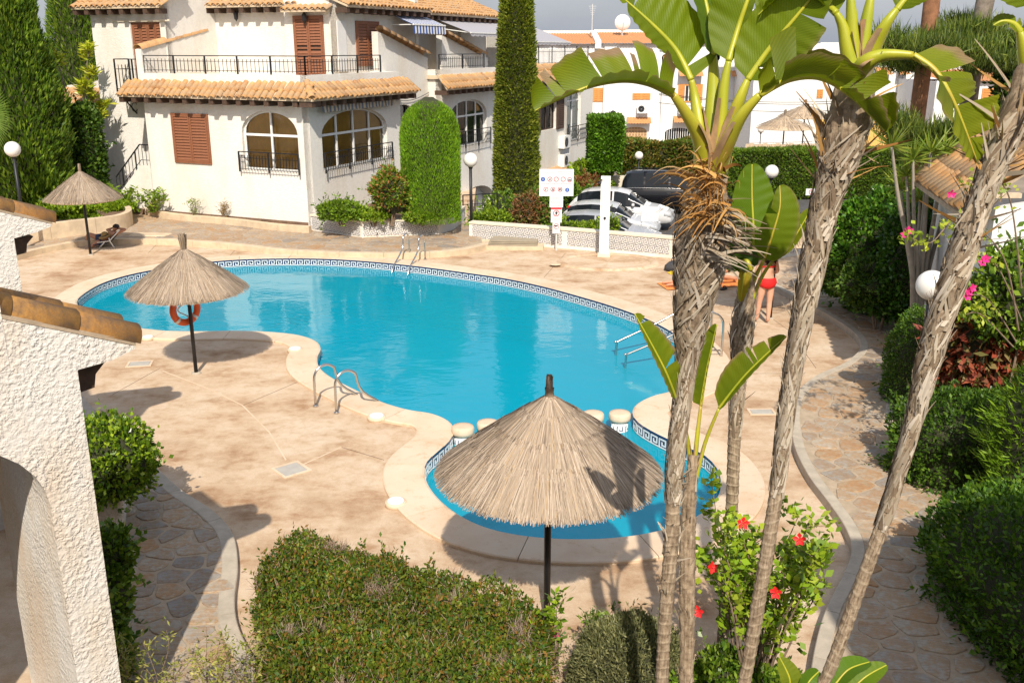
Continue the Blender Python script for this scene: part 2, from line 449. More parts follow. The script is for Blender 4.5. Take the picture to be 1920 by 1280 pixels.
# ------------------------------------------------------------------ mesh builder
class MB:
    def __init__(s):
        s.v = []; s.f = []; s.m = []; s.uv = {}
        s.smooth = False
    def add(s, verts, faces, mi=0):
        o = len(s.v)
        s.v.extend([tuple(q) for q in verts])
        for f in faces:
            s.f.append(tuple(i + o for i in f)); s.m.append(mi)
        return s
    def box(s, c, d, rz=0.0, mi=0, rx=0.0, ry=0.0):
        M = Matrix.Rotation(rz, 3, 'Z') @ Matrix.Rotation(ry, 3, 'Y') @ Matrix.Rotation(rx, 3, 'X')
        vs_ = []
        for z in (-.5, .5):
            for x, y in ((-.5, -.5), (.5, -.5), (.5, .5), (-.5, .5)):
                vs_.append(Vector(c) + M @ Vector((x * d[0], y * d[1], z * d[2])))
        s.add(vs_, [(3, 2, 1, 0), (4, 5, 6, 7), (0, 1, 5, 4), (1, 2, 6, 5), (2, 3, 7, 6), (3, 0, 4, 7)], mi)
        return s
    def bar(s, a, b, w, h=None, mi=0):
        """square bar from a to b"""
        a, b = Vector(a), Vector(b); h = h or w
        d = (b - a); L = d.length
        q = d.to_track_quat('Z', 'Y').to_matrix()
        vs_ = []
        for p in (a, b):
            for x, y in ((-.5, -.5), (.5, -.5), (.5, .5), (-.5, .5)):
                vs_.append(p + q @ Vector((x * w, y * h, 0)))
        s.add(vs_, [(3, 2, 1, 0), (4, 5, 6, 7), (0, 1, 5, 4), (1, 2, 6, 5), (2, 3, 7, 6), (3, 0, 4, 7)], mi)
        return s
    def tube(s, pts, rad, n=8, mi=0, cap=True, squash=1.0):
        pts = [Vector(p) for p in pts]
        if isinstance(rad, (int, float)): rad = [rad] * len(pts)
        o = len(s.v); up = Vector((0, 0, 1)); prevx = None
        for i, p in enumerate(pts):
            d = (pts[min(i + 1, len(pts) - 1)] - pts[max(i - 1, 0)]).normalized()
            if prevx is None:
                x = d.cross(up)
                if x.length < 1e-3: x = Vector((1, 0, 0))
            else:
                x = prevx - d * prevx.dot(d)
            x.normalize(); prevx = x; y = d.cross(x)
            for k in range(n):
                a = 2 * math.pi * k / n
                s.v.append(tuple(p + (x * math.cos(a) + y * math.sin(a) * squash) * rad[i]))
        for i in range(len(pts) - 1):
            for k in range(n):
                k2 = (k + 1) % n
                s.f.append((o + i * n + k, o + i * n + k2, o + (i + 1) * n + k2, o + (i + 1) * n + k)); s.m.append(mi)
        if cap:
            s.f.append(tuple(o + k for k in reversed(range(n)))); s.m.append(mi)
            e = o + (len(pts) - 1) * n
            s.f.append(tuple(e + k for k in range(n))); s.m.append(mi)
        return s
    def lathe(s, prof, n=16, c=(0, 0, 0), mi=0, close=True):
        o = len(s.v)
        for r_, z in prof:
            for k in range(n):
                a = 2 * math.pi * k / n
                s.v.append((c[0] + r_ * math.cos(a), c[1] + r_ * math.sin(a), c[2] + z))
        for i in range(len(prof) - 1):
            for k in range(n):
                k2 = (k + 1) % n
                s.f.append((o + i * n + k, o + i * n + k2, o + (i + 1) * n + k2, o + (i + 1) * n + k)); s.m.append(mi)
        if close:
            s.f.append(tuple(o + k for k in reversed(range(n)))); s.m.append(mi)
            e = o + (len(prof) - 1) * n
            s.f.append(tuple(e + k for k in range(n))); s.m.append(mi)
        return s
    def prism(s, poly, z0, z1, mi=0, bottom=True):
        """poly: ccw list of (x,y); z1 top"""
        n = len(poly)
        a = sum(poly[i][0] * poly[(i + 1) % n][1] - poly[(i + 1) % n][0] * poly[i][1] for i in range(n))
        if a < 0: poly = list(reversed(poly))
        vs_ = [(p[0], p[1], z0) for p in poly] + [(p[0], p[1], z1) for p in poly]
        fs = [(i, (i + 1) % n, n + (i + 1) % n, n + i) for i in range(n)]
        tri = tessellate_polygon([[Vector((p[0], p[1], 0)) for p in poly]])
        for tr_ in tri:
            (x0, y0), (x1, y1), (x2, y2) = [(poly[k][0], poly[k][1]) for k in tr_]
            cr = (x1 - x0) * (y2 - y0) - (x2 - x0) * (y1 - y0)
            q = tr_ if cr > 0 else tuple(reversed(tr_))
            fs.append(tuple(n + k for k in q))
            if bottom: fs.append(tuple(reversed(q)))
        s.add(vs_, fs, mi)
        return s
    def panel(s, outer, holes, fn, reveal=0.0, rdir=None, mi=0):
        """flat sheet with holes; fn maps 2-D to 3-D, reveal pushes hole edges along rdir"""
        loops = [outer] + holes
        tri = tessellate_polygon([[Vector((p[0], p[1], 0)) for p in lp] for lp in loops])
        flat = [p for lp in loops for p in lp]
        fs = []
        for tr_ in tri:
            (x0, y0), (x1, y1), (x2, y2) = [flat[k] for k in tr_]
            cr = (x1 - x0) * (y2 - y0) - (x2 - x0) * (y1 - y0)
            fs.append(tuple(tr_) if cr > 0 else tuple(reversed(tr_)))
        s.add([fn(*p) for p in flat], fs, mi)
        if reveal:
            for lp in holes:
                n = len(lp)
                vs_ = [Vector(fn(*p)) for p in lp]
                vs2 = [q + rdir * reveal for q in vs_]
                s.add(vs_ + vs2, [(i, (i + 1) % n, n + (i + 1) % n, n + i) for i in range(n)], mi)
        return s
    def mesh(s, name, mats):
        me = bpy.data.meshes.new(name)
        me.from_pydata(s.v, [], s.f)
        for mm in (mats if isinstance(mats, (list, tuple)) else [mats]):
            me.materials.append(MAT[mm])
        if len(me.materials) > 1:
            me.polygons.foreach_set('material_index', s.m)
        if s.smooth:
            me.polygons.foreach_set('use_smooth', [True] * len(me.polygons))
        me.update()
        return me
    def build(s, name, mats, parent=None, smooth=None, loc=None):
        if smooth is not None: s.smooth = smooth
        return link(name, s.mesh(name, mats), parent, loc)

def link(name, data, parent=None, loc=None, rz=None):
    o = bpy.data.objects.new(name, data)
    COL.objects.link(o)
    if parent is not None: o.parent = parent
    if loc is not None: o.location = loc
    if rz is not None: o.rotation_euler = (0, 0, rz)
    return o

def thing(name, label, cat, loc=(0, 0, 0), rz=0.0, group=None):
    o = link(name, None, None, loc, rz)
    o.empty_display_size = 0.2
    return tag(o, label, cat, group)

def tag(o, label, cat, group=None, kind=None):
    o['label'] = label; o['category'] = cat
    if group: o['group'] = group
    if kind: o['kind'] = kind
    return o

def struct(o, label=None):
    o['kind'] = 'structure'
    if label: o['label'] = label
    return o

def copy_tree(o, parent=None, loc=None, rz=None, scale=None, label=None):
    c = o.copy(); COL.objects.link(c); c.parent = parent
    if loc is not None: c.location = loc
    if rz is not None: c.rotation_euler = (0, 0, rz)
    if scale is not None: c.scale = (scale,) * 3
    if label: c['label'] = label
    for ch in [q for q in CHILD.get(o.name, [])] if False else [q for q in bpy.data.objects if q.parent == o]:
        copy_tree(ch, c)
    return c
CHILD = {}

def smooth_poly(pts, n_per=6, closed=True):
    """Catmull-Rom through 2-D/3-D points"""
    P = [np.array(p, float) for p in pts]; out = []; N = len(P)
    rng = range(N) if closed else range(N - 1)
    for i in rng:
        if closed:
            p0, p1, p2, p3 = P[(i - 1) % N], P[i], P[(i + 1) % N], P[(i + 2) % N]
        else:
            p0, p1, p2, p3 = P[max(i - 1, 0)], P[i], P[i + 1], P[min(i + 2, N - 1)]
        for k in range(n_per):
            t_ = k / n_per
            out.append(0.5 * ((2 * p1) + (-p0 + p2) * t_ + (2 * p0 - 5 * p1 + 4 * p2 - p3) * t_ ** 2 + (-p0 + 3 * p1 - 3 * p2 + p3) * t_ ** 3))
    if not closed: out.append(P[-1])
    return out

def resample(pts, step, closed=True):
    P = np.array(pts, float)
    if closed: P = np.vstack([P, P[:1]])
    d = np.r_[0, np.cumsum(np.linalg.norm(np.diff(P, axis=0), axis=1))]
    n = max(4, int(round(d[-1] / step)))
    t_ = np.linspace(0, d[-1], n + 1)
    q = np.stack([np.interp(t_, d, P[:, k]) for k in range(P.shape[1])], 1)
    return q[:-1] if closed else q

def offset(pts, dist, closed=True):
    P = np.array(pts, float)[:, :2]
    if closed:
        tg = np.roll(P, -1, 0) - np.roll(P, 1, 0)
    else:
        tg = np.gradient(P, axis=0)
    tg /= np.linalg.norm(tg, axis=1)[:, None]
    nn = np.stack([tg[:, 1], -tg[:, 0]], 1)
    return P + nn * dist

def poly_area(P):
    P = np.asarray(P)
    return 0.5 * np.sum(P[:, 0] * np.roll(P[:, 1], -1) - np.roll(P[:, 0], -1) * P[:, 1])

def inside(poly, x, y):
    c = False; n = len(poly); j = n - 1
    for i in range(n):
        xi, yi = poly[i][0], poly[i][1]; xj, yj = poly[j][0], poly[j][1]
        if (yi > y) != (yj > y) and x < (xj - xi) * (y - yi) / (yj - yi) + xi: c = not c
        j = i
    return c

def clip_half(poly, px, py, nx, ny):
    """keep the side where (q-p).n <= 0"""
    out = []; n = len(poly)
    for i in range(n):
        a, b = poly[i], poly[(i + 1) % n]
        da = (a[0] - px) * nx + (a[1] - py) * ny; db = (b[0] - px) * nx + (b[1] - py) * ny
        if da <= 0: out.append(a)
        if da * db < 0:
            k = da / (da - db)
            out.append((a[0] + (b[0] - a[0]) * k, a[1] + (b[1] - a[1]) * k))
    return out

def arr_mesh(name, verts, faces, mat, cols=None, uvs=None, smooth=False):
    """numpy mesh: faces (N,4) or (N,3)"""
    me = bpy.data.meshes.new(name)
    nv, nf, k = len(verts), len(faces), faces.shape[1]
    me.vertices.add(nv); me.vertices.foreach_set('co', np.ascontiguousarray(verts, np.float32).ravel())
    me.loops.add(nf * k); me.loops.foreach_set('vertex_index', np.ascontiguousarray(faces, np.int32).ravel())
    me.polygons.add(nf)
    me.polygons.foreach_set('loop_start', np.arange(0, nf * k, k, dtype=np.int32))
    if smooth: me.polygons.foreach_set('use_smooth', np.ones(nf, bool))
    me.update(calc_edges=True)
    if cols is not None:
        a = me.color_attributes.new('col', 'FLOAT_COLOR', 'POINT')
        c4 = np.ones((nv, 4), np.float32); c4[:, :3] = cols
        a.data.foreach_set('color', c4.ravel())
    if uvs is not None:
        u = me.uv_layers.new(name='UVMap')
        u.data.foreach_set('uv', np.ascontiguousarray(uvs[faces.ravel()], np.float32).ravel())
    me.materials.append(MAT[mat])
    me.validate()
    return me

# ================================================================== GROUND, POOL, PATHS
PARK_Z = -2.0
g = MB(); g.add([(-600, -200, PARK_Z - .02), (600, -200, PARK_Z - .02), (600, 1200, PARK_Z - .02), (-600, 1200, PARK_Z - .02)], [(0, 1, 2, 3)])
struct(g.build('ground', 'ground_dirt'), 'brown earth ground beyond the pool terrace')
g = MB(); g.add([(-3, 28, PARK_Z), (60, 20, PARK_Z), (60, 52, PARK_Z), (-3, 52, PARK_Z)], [(0, 1, 2, 3)])
struct(g.build('road', 'asphalt'), 'dark asphalt car park and road behind the planter wall')

# ---- pool outline: inner edge of the coping, clockwise on the photo
pool_px = [(146, 560), (178, 537), (215, 522), (262, 510), (330, 498), (395, 490), (460, 485.5), (530, 484), (600, 484.5), (670, 488), (740, 494), (810, 502),
           (880, 511.5), (950, 522), (1020, 537), (1090, 556), (1150, 574), (1205, 594), (1250, 616), (1290, 645), (1312, 678), (1300, 710), (1262, 730), (1222, 741),
           (1195, 755), (1186, 771), (1196, 790), (1228, 810), (1275, 832), (1320, 852), (1346, 880), (1352, 908), (1340, 938), (1308, 964), (1262, 984), (1200, 999), (1120, 1007),
           (1030, 1006), (950, 996), (890, 978), (842, 950), (810, 918), (797, 890), (800, 866), (820, 846), (842, 826), (851, 806), (842, 788), (812, 774),
           (765, 766), (715, 751), (665, 728), (622, 706), (599, 687), (595, 668), (601, 652), (592, 638), (560, 627), (505, 621), (440, 619), (370, 620), (300, 618), (235, 609), (180, 592), (150, 574)]
COP_Z = 0.045
pool = [G(x, y, COP_Z) for x, y in pool_px]
pool2 = resample(smooth_poly([(p.x, p.y) for p in pool], 8), 0.10)
if poly_area(pool2) < 0: pool2 = pool2[::-1]
# counter-clockwise now: outward normal is (ty,-tx)
cop_out = offset(pool2, 0.56)
cop_mid = offset(pool2, 0.30)
basin_in = offset(pool2, 0.012)

# deck sheet with the pool cut out
deck_outer = [(-60, -30), (60, -30), (60, 18)] + [(G(x, y).x, G(x, y).y) for x, y in [(1500, 470), (1400, 486), (1255, 481), (1060, 462), (880, 451)]] + [(-1.6, 46), (-60, 46)]
d = MB(); d.panel(deck_outer, [[tuple(p) for p in cop_mid[::3]]], lambda x, y: (x, y, 0.0))
n = len(deck_outer)
d.add([(x, y, 0) for x, y in deck_outer] + [(x, y, PARK_Z - .5) for x, y in deck_outer], [(i, n + i, n + (i + 1) % n, (i + 1) % n) for i in range(n)])
deck = struct(d.build('pool_terrace', 'deck'), 'pale stained concrete pool terrace')

# basin
WATER_Z, FLOOR_Z = -0.16, -1.55
bs = MB(); n = len(pool2)
bs.add([(p[0], p[1], 0.03) for p in basin_in] + [(p[0], p[1], FLOOR_Z) for p in basin_in], [((i + 1) % n, i, n + i, n + (i + 1) % n) for i in range(n)], 1)
bs.panel([tuple(p) for p in basin_in[::2]], [], lambda x, y: (x, y, FLOOR_Z))
basin = struct(bs.build('pool_basin', ['pool_tile', 'pool_wall_tile']), 'turquoise tiled basin of the curved swimming pool')
wt = MB(); wt.panel([tuple(p) for p in pool2[::2]], [], lambda x, y: (x, y, WATER_Z))
struct(wt.build('pool_water', 'water'), 'clear rippled turquoise pool water')

# dolphin-like dark line figure set into the basin floor
fig = MB()
def floor_line(pxs, w):
    pts = [G(x, y, FLOOR_Z) for x, y in pxs]
    P = np.array([(p.x, p.y) for p in pts]); P = np.array(smooth_poly(P, 5, False))
    ww = np.interp(np.linspace(0, 1, len(P)), [0, .15, .5, .9, 1], [.15, .8, 1, .8, .1]) * w
    tg = np.gradient(P, axis=0); tg /= np.linalg.norm(tg, axis=1)[:, None]; nn = np.stack([tg[:, 1], -tg[:, 0]], 1)
    a, c = P + nn * ww[:, None] / 2, P - nn * ww[:, None] / 2
    k = len(P); z = FLOOR_Z + .006
    fig.add([(q[0], q[1], z) for q in a] + [(q[0], q[1], z) for q in c], [(i, i + 1, k + i + 1, k + i) for i in range(k - 1)])
floor_line([(585, 580), (568, 587), (580, 593), (590, 598)], .18)
floor_line([(585, 604), (560, 600), (543, 597), (541, 600), (550, 606), (559, 611), (556, 615), (547, 616)], .20)
floor_line([(582, 600), (565, 596), (550, 593)], .12)
floor_line([(590, 608), (572, 603), (552, 600)], .12)
floor_line([(533, 585), (560, 580), (592, 574)], .10)
floor_line([(512, 599), (526, 596), (535, 592)], .08)
floor_line([(513, 612), (524, 608), (513, 604)], .08)
fig.build('floor_figure', 'pool_stripe', basin)

# coping stones, about 1.25 m each, open joints between them
cop = thing('pool_coping', 'peach cast stone coping round the curved pool edge', 'coping', (0, 0, 0))
per = len(pool2); seg = 13; i0 = 0
while i0 < per:
    i1 = min(i0 + seg, per)
    if per - i1 < 5: i1 = per
    idx = [k % per for k in range(i0, i1 + 1)]
    q = MB(); m_ = len(idx)
    A = pool2[idx].copy(); Bo = cop_out[idx].copy()
    for E_ in (A, Bo):
        d0 = E_[1] - E_[0]; E_[0] += d0 / np.linalg.norm(d0) * .005
        d1 = E_[-2] - E_[-1]; E_[-1] += d1 / np.linalg.norm(d1) * .005
    In = A + (Bo - A) * 0.06
    rows = [[(*p, -0.05) for p in A], [(*p, COP_Z - .018) for p in A], [(*p, COP_Z) for p in In], [(*p, COP_Z) for p in (Bo + (A - Bo) * .03)], [(*p, COP_Z - .012) for p in Bo], [(*p, -0.02) for p in Bo]]
    vs_ = [p for row in rows for p in row]
    fs = []
    for r_ in range(5):
        for k in range(m_ - 1):
            fs.append((r_ * m_ + k, (r_ + 1) * m_ + k, (r_ + 1) * m_ + k + 1, r_ * m_ + k + 1))
    for e in (0, m_ - 1):
        fs.append(tuple(r_ * m_ + e for r_ in range(6)))
    q.add(vs_, fs)
    q.build('coping_stone', 'coping', cop)
    i0 = i1

# Greek-key frieze under the coping: one tile per repeat, only on walls the camera side can see
band = thing('waterline_frieze', 'blue and white meander tile frieze round the pool wall', 'tile frieze', (0, 0, 0))
TW, TH = 0.19, 0.20
def key_mesh(nm, z0=0.0):
    q = MB()
    q.box((0, 0.004, 0), (TW - .004, .008, TH), mi=0)                      # blue ground
    S = TW / 8.0; off = -.004
    def st(x0, z0_, x1, z1):                                                  # white stroke rectangle
        q.box(((x0 + x1) / 2 * S - TW / 2, off, (z0_ + z1) / 2 * S - TH / 2 + .012), ((x1 - x0) * S, .008, (z1 - z0_) * S), mi=1)
    st(.1, 0, 1.0, 6.2); st(1.0, 5.3, 6.6, 6.2); st(5.7, 1.7, 6.6, 5.3); st(2.6, 1.7, 5.7, 2.6); st(2.6, 2.6, 3.5, 4.2)
    st(1.0, 0, 7.9, .8)
    return q.mesh(nm, ['blue_ceramic', 'white_ceramic'])
key_me = key_mesh('tile')
P = resample(pool2, TW); nP = len(P); tg = np.roll(P, -1, 0) - np.roll(P, 1, 0); tg /= np.linalg.norm(tg, axis=1)[:, None]
ntile = 0
for i in range(nP):
    nin = np.array([-tg[i][1], tg[i][0]])                                     # points into the water
    to_cam = -P[i]
    if nin @ to_cam <= 0.15 * np.linalg.norm(to_cam): continue
    o = link('tile', key_me, band, (P[i][0] + nin[0] * .006, P[i][1] + nin[1] * .006, -0.062), math.atan2(nin[1], nin[0]) + R(90))
    ntile += 1

# ---- stone islets between the two pools
isl = thing('pool_stool', 'x', 'pool stool', (0, 0, 0))
q = MB(smooth := None) if False else MB()
q.lathe([(.135, FLOOR_Z + .01), (.135, .0)], 20); q.build('column', 'white_ceramic', isl, True)
for k in range(6):
    a = k * R(60)
    rr_ = .137
    s = MB(); S = .014
    def cb(x0, z0, x1, z1):
        w_ = (x1 + x0) / 2 * S - .055
        s.add([(rr_ * math.sin(a + (x * S - .06) / rr_), -rr_ * math.cos(a + (x * S - .06) / rr_), -.175 + z * S) for x, z in ((x0, z0), (x1, z0), (x1, z1), (x0, z1))], [(0, 1, 2, 3)])
    cb(0, 0, 1, 8); cb(1, 7, 7, 8); cb(6, 2.5, 7, 7); cb(3, 2.5, 6, 3.5); cb(3, 3.5, 4, 5.3); cb(0, 10, 8, 10.8)
    s.build('key_band', 'blue_ceramic', isl)
q = MB(); q.lathe([(.150, .0), (.168, .012), (.172, .05), (.168, .10), (.155, .122), (.10, .128), (.0005, .130)], 28)
q.build('cap', 'coping', isl, True)
spots = [(868, 806, 'leftmost pool stool, nearest the left stone lobe'), (915, 798, 'second pool stool from the left stone lobe'), (960, 790, 'third pool stool, half hidden behind the big thatch'),
         (1112, 781, 'pool stool right of the big thatch, second from right lobe'), (1162, 780, 'rightmost pool stool, beside the right stone lobe'), (1010, 786, 'pool stool hidden behind the thatch peak'), (1062, 783, 'pool stool hidden behind the thatch, right of its peak')]
first = True
for x, y, lab in spots[:5]:
    p = G(x, y, .06)
    o = isl if first else copy_tree(isl)
    o.location = (p.x, p.y, 0); o.rotation_euler = (0, 0, R(random.uniform(-20, 20))); o['label'] = 'round stone capped ' + lab; o['group'] = 'stools between the two pools'
    first = False

# ---- crazy paving
def crazy(name, label, poly, z, size, clip_far=60, th=0.012, aniso=1.5, seed=1, base_mat='mortar', side=True):
    """mortar bed with one object for each stone; Voronoi cells shrunk by the joint"""
    rnd = random.Random(seed)
    bed = MB(); bed.panel([tuple(p) for p in (poly if poly_area(poly) > 0 else poly[::-1])], [], lambda x, y: (x, y, z))
    if side:
        n_ = len(poly)
        bed.add([(x, y, z) for x, y in poly] + [(x, y, -.05) for x, y in poly], [(i, (i + 1) % n_, n_ + (i + 1) % n_, n_ + i) for i in range(n_)])
    base = struct(bed.build(name, base_mat), label)
    xs = [p[0] for p in poly]; ys = [p[1] for p in poly]
    sx_, sy_ = size * aniso, size / aniso * 1.25
    pts = []
    ny = int((max(ys) - min(ys)) / sy_) + 2; nx = int((max(xs) - min(xs)) / sx_) + 2
    for j in range(-1, ny + 1):
        for i in range(-1, nx + 1):
            pts.append((min(xs) + (i + (j % 2) * .5 + rnd.uniform(-.42, .42)) * sx_, min(ys) + (j + rnd.uniform(-.42, .42)) * sy_))
    cells = []
    for i, (x, y) in enumerate(pts):
        if not inside(poly, x, y): continue
        cell = [(x - sx_ * 1.5, y - sy_ * 1.5), (x + sx_ * 1.5, y - sy_ * 1.5), (x + sx_ * 1.5, y + sy_ * 1.5), (x - sx_ * 1.5, y + sy_ * 1.5)]
        for j, (u, v) in enumerate(pts):
            if i == j or abs(u - x) > 3.2 * sx_ or abs(v - y) > 3.2 * sy_: continue
            dx, dy = u - x, v - y; L = math.hypot(dx, dy)
            gap = rnd.uniform(.008, .026)
            cell = clip_half(cell, x + dx / 2 - dx / L * gap, y + dy / 2 - dy / L * gap, dx / L, dy / L)
            if len(cell) < 3: break
        if len(cell) < 3: continue
        if sum(inside(poly, *c) for c in cell) < len(cell): # trim at the edge: pull corners in
            cx, cy = x, y
            cell2 = []
            for c in cell:
                k = 1.0
                while k > .2 and not inside(poly, cx + (c[0] - cx) * k, cy + (c[1] - cy) * k): k -= .06
                cell2.append((cx + (c[0] - cx) * (k - .02), cy + (c[1] - cy) * (k - .02)))
            cell = cell2
        # soften the outline: cut corners a little, jitter
        out = []
        n_ = len(cell)
        for k in range(n_):
            a, b_, c = cell[k - 1], cell[k], cell[(k + 1) % n_]
            f = rnd.uniform(.12, .3)
            out.append((b_[0] + (a[0] - b_[0]) * f, b_[1] + (a[1] - b_[1]) * f)); out.append((b_[0] + (c[0] - b_[0]) * f * .8, b_[1] + (c[1] - b_[1]) * f * .8))
        if abs(poly_area(out)) < .004: continue
        cells.append((math.hypot(x, y), out, (x, y)))
    cells.sort(key=lambda c: c[0])
    rest = MB()
    for k, (dist, out, (x, y)) in enumerate(cells):
        t_ = th * rnd.uniform(.4, 1.3)
        if poly_area(out) < 0: out = out[::-1]
        n_ = len(out)
        def put(mb, ox, oy):
            ins = [(x + (p[0] - x) * .94, y + (p[1] - y) * .94) for p in out]
            vs_ = [(p[0] - ox, p[1] - oy, z - .004) for p in out] + [(p[0] - ox, p[1] - oy, z + t_ * .55) for p in out] + [(p[0] - ox, p[1] - oy, z + t_) for p in ins]
            fs = [(i, (i + 1) % n_, n_ + (i + 1) % n_, n_ + i) for i in range(n_)] + [(n_ + i, n_ + (i + 1) % n_, 2 * n_ + (i + 1) % n_, 2 * n_ + i) for i in range(n_)] + [tuple(range(2 * n_, 3 * n_))]
            mb.add(vs_, fs)
        if k < 290 and dist < clip_far:
            s = MB(); put(s, x, y)
            s.build('stone', 'paving', base, loc=(x, y, 0))
        else:
            put(rest, 0, 0)
    if rest.v:
        o = rest.build('far_stones', 'paving', base); o['kind'] = 'stuff'
    return base

def kerb(name, label, line, w, z0, z1, mat='grey_concrete', step=0.9, side=1, parts='kerb_stone', cat='kerb', inner=0.0):
    """row of kerb stones along an open line; w measured to the right hand of travel when side=1"""
    P = resample(smooth_poly(line, 6, False), .12, False)
    a = offset(P, inner * side, False); c = offset(P, (w + inner) * side, False)
    root = thing(name, label, cat, (0, 0, 0))
    k = max(2, int(step / .12)); i = 0
    while i < len(P) - 1:
        j = min(i + k, len(P) - 1)
        if len(P) - 1 - j < 3: j = len(P) - 1
        idx = list(range(i, j + 1)); m_ = len(idx)
        A = a[idx].copy(); Bc = c[idx].copy()
        for E_ in (A, Bc):
            d0 = E_[1] - E_[0]; E_[0] += d0 / np.linalg.norm(d0) * .004
            d1 = E_[-2] - E_[-1]; E_[-1] += d1 / np.linalg.norm(d1) * .004
        top = .008
        A2, B2 = A + (Bc - A) * .06, Bc + (A - Bc) * .06
        rows = [[(*p, z0) for p in A], [(*p, z1 - top) for p in A], [(*p, z1) for p in A2], [(*p, z1) for p in B2], [(*p, z1 - top) for p in Bc], [(*p, z0) for p in Bc]]
        fs = []
        for r_ in range(5):
            for q_ in range(m_ - 1):
                f = (r_ * m_ + q_, (r_ + 1) * m_ + q_, (r_ + 1) * m_ + q_ + 1, r_ * m_ + q_ + 1)
                fs.append(f if side < 0 else tuple(reversed(f)))
        fs.append(tuple(r_ * m_ for r_ in range(6))); fs.append(tuple(r_ * m_ + m_ - 1 for r_ in reversed(range(6))))
        s = MB(); s.add([p for row in rows for p in row], fs)
        s.build(parts, mat, root)
        i = j
    return root

def gp(pts, z=0.0):
    return [(G(x, y, z).x, G(x, y, z).y) for x, y in pts]

# near left path
lk = gp([(60, 690), (110, 712), (150, 738), (195, 790), (245, 838), (292, 876), (342, 920), (398, 957), (436, 1000), (446, 1060), (440, 1130), (453, 1190), (505, 1275), (560, 1340)], .08)
lk_s = [tuple(p) for p in resample(smooth_poly(lk, 6, False), .25, False)]
left_poly = lk_s + [(-2.6, 5.2), (-3.3, 5.0)] + gp([(175, 1300), (190, 1150), (190, 1000), (160, 860), (100, 770)], .08) + [(lk_s[0][0] - .6, lk_s[0][1] - .4)]
crazy('stone_path', 'crazy paving path of grey and rust stones beside the left wing walls', left_poly, .08, .26, seed=3, aniso=1.35)
kerb('path_kerb', 'pale grey concrete kerb along the left crazy paving path', lk, .17, -.02, .095, 'grey_concrete', 1.1, -1 if False else 1)

# right path
rk = gp([(1452, 530), (1500, 556), (1560, 588), (1612, 622), (1628, 652), (1600, 682), (1548, 706), (1512, 736), (1500, 775), (1508, 835), (1535, 890), (1575, 942), (1608, 990), (1622, 1035), (1606, 1085), (1575, 1150), (1555, 1230), (1545, 1330)], .12)
rr_line = gp([(1500, 490), (1552, 525), (1603, 548), (1650, 566), (1700, 588), (1735, 620), (1712, 680), (1668, 740), (1662, 795), (1684, 845), (1758, 908), (1800, 942), (1855, 985), (1880, 1040), (1890, 1120), (1890, 1330)], .12)
right_poly = [tuple(p) for p in resample(smooth_poly(rk, 6, False), .25, False)] + [tuple(p) for p in resample(smooth_poly(rr_line, 6, False), .25, False)][::-1]
crazy('garden_path', 'winding crazy paving path of grey stones along the right hedges', right_poly, .12, .31, seed=5, aniso=1.3)
kerb('path_kerb', 'stone kerb stepping up to the winding right path', rk, .14, -.02, .132, 'grey_concrete', .9, 1)
kerb('path_kerb', 'thin kerb between the right path and the hedge bed', rr_line, .10, -.02, .135, 'grey_concrete', 1.0, -1)

# far path in front of the big house, one step up
fk = gp([(8, 481), (60, 467), (100, 459), (140, 452), (190, 448), (250, 447), (325, 448), (440, 456), (530, 466), (620, 471), (700, 473), (790, 472), (862, 466), (905, 456)], .15)
far_poly = [tuple(p) for p in resample(smooth_poly(fk, 5, False), .4, False)] + gp([(900, 440), (860, 405), (820, 400), (600, 400), (420, 385), (290, 365), (225, 352), (190, 372), (225, 392), (225, 425), (120, 436), (8, 455)], .15)
crazy('upper_path', 'pale crazy paving walk in front of the white corner house', far_poly, .15, .40, seed=9, aniso=1.5, clip_far=45)
kerb('path_step', 'long peach stone step below the walk by the house', fk, .20, -.02, .165, 'kerb_stone', 1.2, 1, 'step_stone', 'step')

# deck details: lids, drains, expansion joints
def disc(px, py, r_, mat, label, name='skimmer_lid', cat='lid', base=True):
    p = G(px, py, .05)
    o = thing(name, label, cat, (p.x, p.y, 0))
    if base:
        q = MB(); q.lathe([(r_ * 1.3, -.01), (r_ * 1.3, .050), (r_ * 1.22, .058), (r_ * 1.02, .058)], 24, close=True); q.build('collar', 'coping', o, True)
    q = MB(); q.lathe([(r_, .058), (r_, .068), (r_ * .93, .074), (r_ * .3, .077), (r_ * .001, .077)], 24); q.build('lid', mat, o, False)
    return o
disc(742, 940, .105, 'white_plastic', 'white round skimmer lid beside the small pool, left of the thatch')
disc(706, 780, .11, 'white_plastic', 'white round skimmer lid near the front ladder')
disc(553, 654, .11, 'white_plastic', 'white round skimmer lid at the bend left of the front ladder')
disc(277, 632, .10, 'white_plastic', 'white round skimmer lid left of the lifebuoy')
disc(1041, 496, .15, 'kerb_stone', 'pale round lid on the far terrace by the shower', base=False)
def plate(px, py, w, h, rz, mat, label, name='drain_cover'):
    p = G(px, py)
    o = thing(name, label, 'drain cover', (p.x, p.y, 0), R(rz))
    q = MB()
    for sx_, sy_, a, c in ((0, 1, w + .08, .04), (0, -1, w + .08, .04)): q.box((0, sy_ * (h / 2 + .02), .003), (a, c, .014))
    for sx_ in (-1, 1): q.box((sx_ * (w / 2 + .02), 0, .003), (.04, h, .0136))
    q.build('frame', 'coping', o)
    q = MB(); q.box((0, 0, .001), (w - .01, h - .01, .014)); q.build('plate', mat, o)
    return o
plate(546, 880, .33, .33, 40, 'drain_grey', 'square grey drain cover in the terrace below the front ladder')
plate(262, 682, .36, .26, 10, 'drain_grey', 'grey drain cover left of the lifebuoy umbrella')
plate(1428, 772, .34, .20, 0, 'drain_grey', 'small grey drain cover between the leaning trunks')
plate(1180, 870, .02, .02, 0, 'drain_grey', 'x') if False else None
